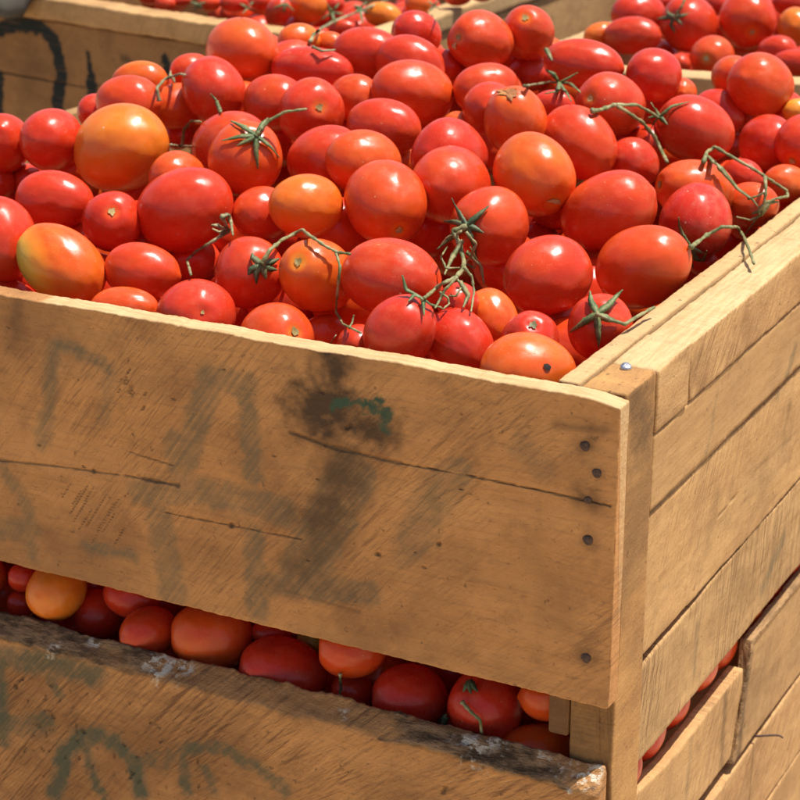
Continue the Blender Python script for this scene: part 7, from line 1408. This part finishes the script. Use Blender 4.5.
LOW = [(np.array([v.co[:] for v in m.vertices]), [tuple(p.vertices) for p in m.polygons]) for m in MESH[:6]]
def pile(hidden, label):
    VV = []; FF = []; nv = 0
    for i, (x, y, z, r) in enumerate(hidden):
        mv, mf = LOW[i % 6]
        M_ = Matrix.Translation((x, y, z)) @ basis((math.cos(i*2.1), math.sin(i*2.1), .3), i).to_4x4() @ Matrix.Diagonal((r*.97, r*.97, r*1.08, 1))
        A_ = np.array(M_); VV.append(mv @ A_[:3, :3].T + A_[:3, 3]); FF += [tuple(k+nv for k in f) for f in mf]; nv += len(mv)
    me = bpy.data.meshes.new('tomato_pile'); me.from_pydata(np.concatenate(VV).tolist(), [], FF); me.materials.append(TOM)
    me.polygons.foreach_set('use_smooth', [True]*len(me.polygons))
    o = bpy.data.objects.new('tomato_pile', me); C.objects.link(o); o['ripe'] = .25; o['speck'] = .2; o['blush'] = [0.0, 0.0, 0.0]
    tag(o, label, 'tomatoes', None, 'stuff')
pile(hidden, 'red tomatoes packed deep inside the front crate, hidden under the heap')
pile(hidden_back['blrow'], 'small red tomatoes filling the left back crate below its rim')
pile(hidden_back['brrow'], 'red tomatoes filling the right back crate below its rim')

# ------------------------------------------------------------------ grey sack over the back crate's rim
def sack():
    V = []; F = []; n, m = 40, 30
    d = Vector((-dfL[0], -dfL[1], 0)); b = Vector((drL[0], drL[1], 0)); o = Vector((cL[0], cL[1], 0))-d*.645
    for j in range(m+1):
        a = math.pi*j/m
        for i in range(n):
            t = 2*math.pi*i/n
            x = .20*math.sin(a)*math.cos(t); y = .10*math.sin(a)*math.sin(t); z = .045*math.cos(a)
            f = 1+.10*math.sin(3*t+2*a)+.05*math.sin(7*t-3*a)
            y2 = y*f; z2 = z*f+.012*math.sin(9*x/.2+4*y/.1)
            if y2 < -.02: z2 -= .85*(-y2-.02)
            V.append(o+d*x*f+b*(y2+.045)+Vector((0, 0, z2+.045)))
    for j in range(m):
        for i in range(n): F.append((j*n+i, (j+1)*n+i, (j+1)*n+(i+1) % n, j*n+(i+1) % n))
    s = NT('grey_sacking'); tc = s.n('ShaderNodeTexCoord').outputs['Object']
    nz = s.noise(tc, 30, 4); wv = s.noise(s.mapping(tc, (300, 900, 900)), 1, 2)
    s.l(s.mix(nz, (.075, .062, .045), (.13, .112, .082)), s.b.inputs['Base Color']); s.b.inputs['Roughness'].default_value = .95
    s.l(s.bump(wv, .5, .001), s.b.inputs['Normal'])
    tag(mesh_obj('grey_sack', V, F, s.m), 'grey cloth sack slumped over the left back crate\'s rim, top left corner', 'sack')
sack()

# ------------------------------------------------------------------ ground
def ground():
    n = 60; V = []; F = []
    g = np.concatenate([-np.geomspace(40, .4, 30), np.geomspace(.4, 40, 30)])
    for yy in g:
        for xx in g: V.append((xx, yy, -.585+.004*math.sin(xx*7)*math.cos(yy*5)*(abs(xx) < 5)))
    k = len(g)
    for j in range(k-1):
        for i in range(k-1): F.append((j*k+i, j*k+i+1, (j+1)*k+i+1, (j+1)*k+i))
    s = NT('dusty_ground'); tc = s.n('ShaderNodeTexCoord').outputs['Object']
    a = s.noise(tc, 2, 6); b = s.noise(tc, 60, 5, .7)
    c = s.mix(s.ramp(a, .35, .65), (.50, .39, .26), (.60, .48, .33)); c = s.mix(s.math('MULTIPLY', s.ramp(b, .5, .7), .4), c, (.26, .20, .14))
    s.l(c, s.b.inputs['Base Color']); s.b.inputs['Roughness'].default_value = .95; s.l(s.bump(b, .5, .01), s.b.inputs['Normal'])
    tag(mesh_obj('ground', V, F, s.m), 'dusty sand coloured ground under the crates', 'ground', kind='structure')
ground()

# ------------------------------------------------------------------ light, camera
L = Vector(SUN).normalized()
el = math.asin(L.z); rot = math.atan2(L.x, L.y)
w = bpy.data.worlds.new('World'); sc.world = w; w.use_nodes = True
nt = w.node_tree; bg = nt.nodes['Background']
sky = nt.nodes.new('ShaderNodeTexSky'); sky.sky_type = 'NISHITA'; sky.sun_disc = False
sky.sun_elevation = el; sky.sun_rotation = rot; sky.dust_density = 2.0
nt.links.new(sky.outputs[0], bg.inputs[0]); bg.inputs[1].default_value = SKY
sd = bpy.data.lights.new('sun', 'SUN'); sd.energy = SUNE; sd.angle = math.radians(.53); sd.color = (1, .945, .86)
so = bpy.data.objects.new('sun', sd); so.rotation_euler = L.to_track_quat('Z', 'Y').to_euler(); C.objects.link(so)

cd = bpy.data.cameras.new('camera'); cam = bpy.data.objects.new('camera', cd); C.objects.link(cam); sc.camera = cam
cd.sensor_width = 36; cd.lens = 36*CF/800; cd.clip_start = .05; cd.clip_end = 200
cam.matrix_world = Matrix(((CR[0], CU[0], -CFW[0], CO[0]), (CR[1], CU[1], -CFW[1], CO[1]), (CR[2], CU[2], -CFW[2], CO[2]), (0, 0, 0, 1)))
cd.dof.use_dof = True; cd.dof.focus_distance = 1.36; cd.dof.aperture_fstop = 18
sc.view_settings.view_transform = 'Standard'; sc.view_settings.look = 'None'; sc.view_settings.exposure = EXPO; sc.view_settings.gamma = 1
sc.cycles.max_bounces = 6; sc.cycles.diffuse_bounces = 4; sc.cycles.use_denoising = True
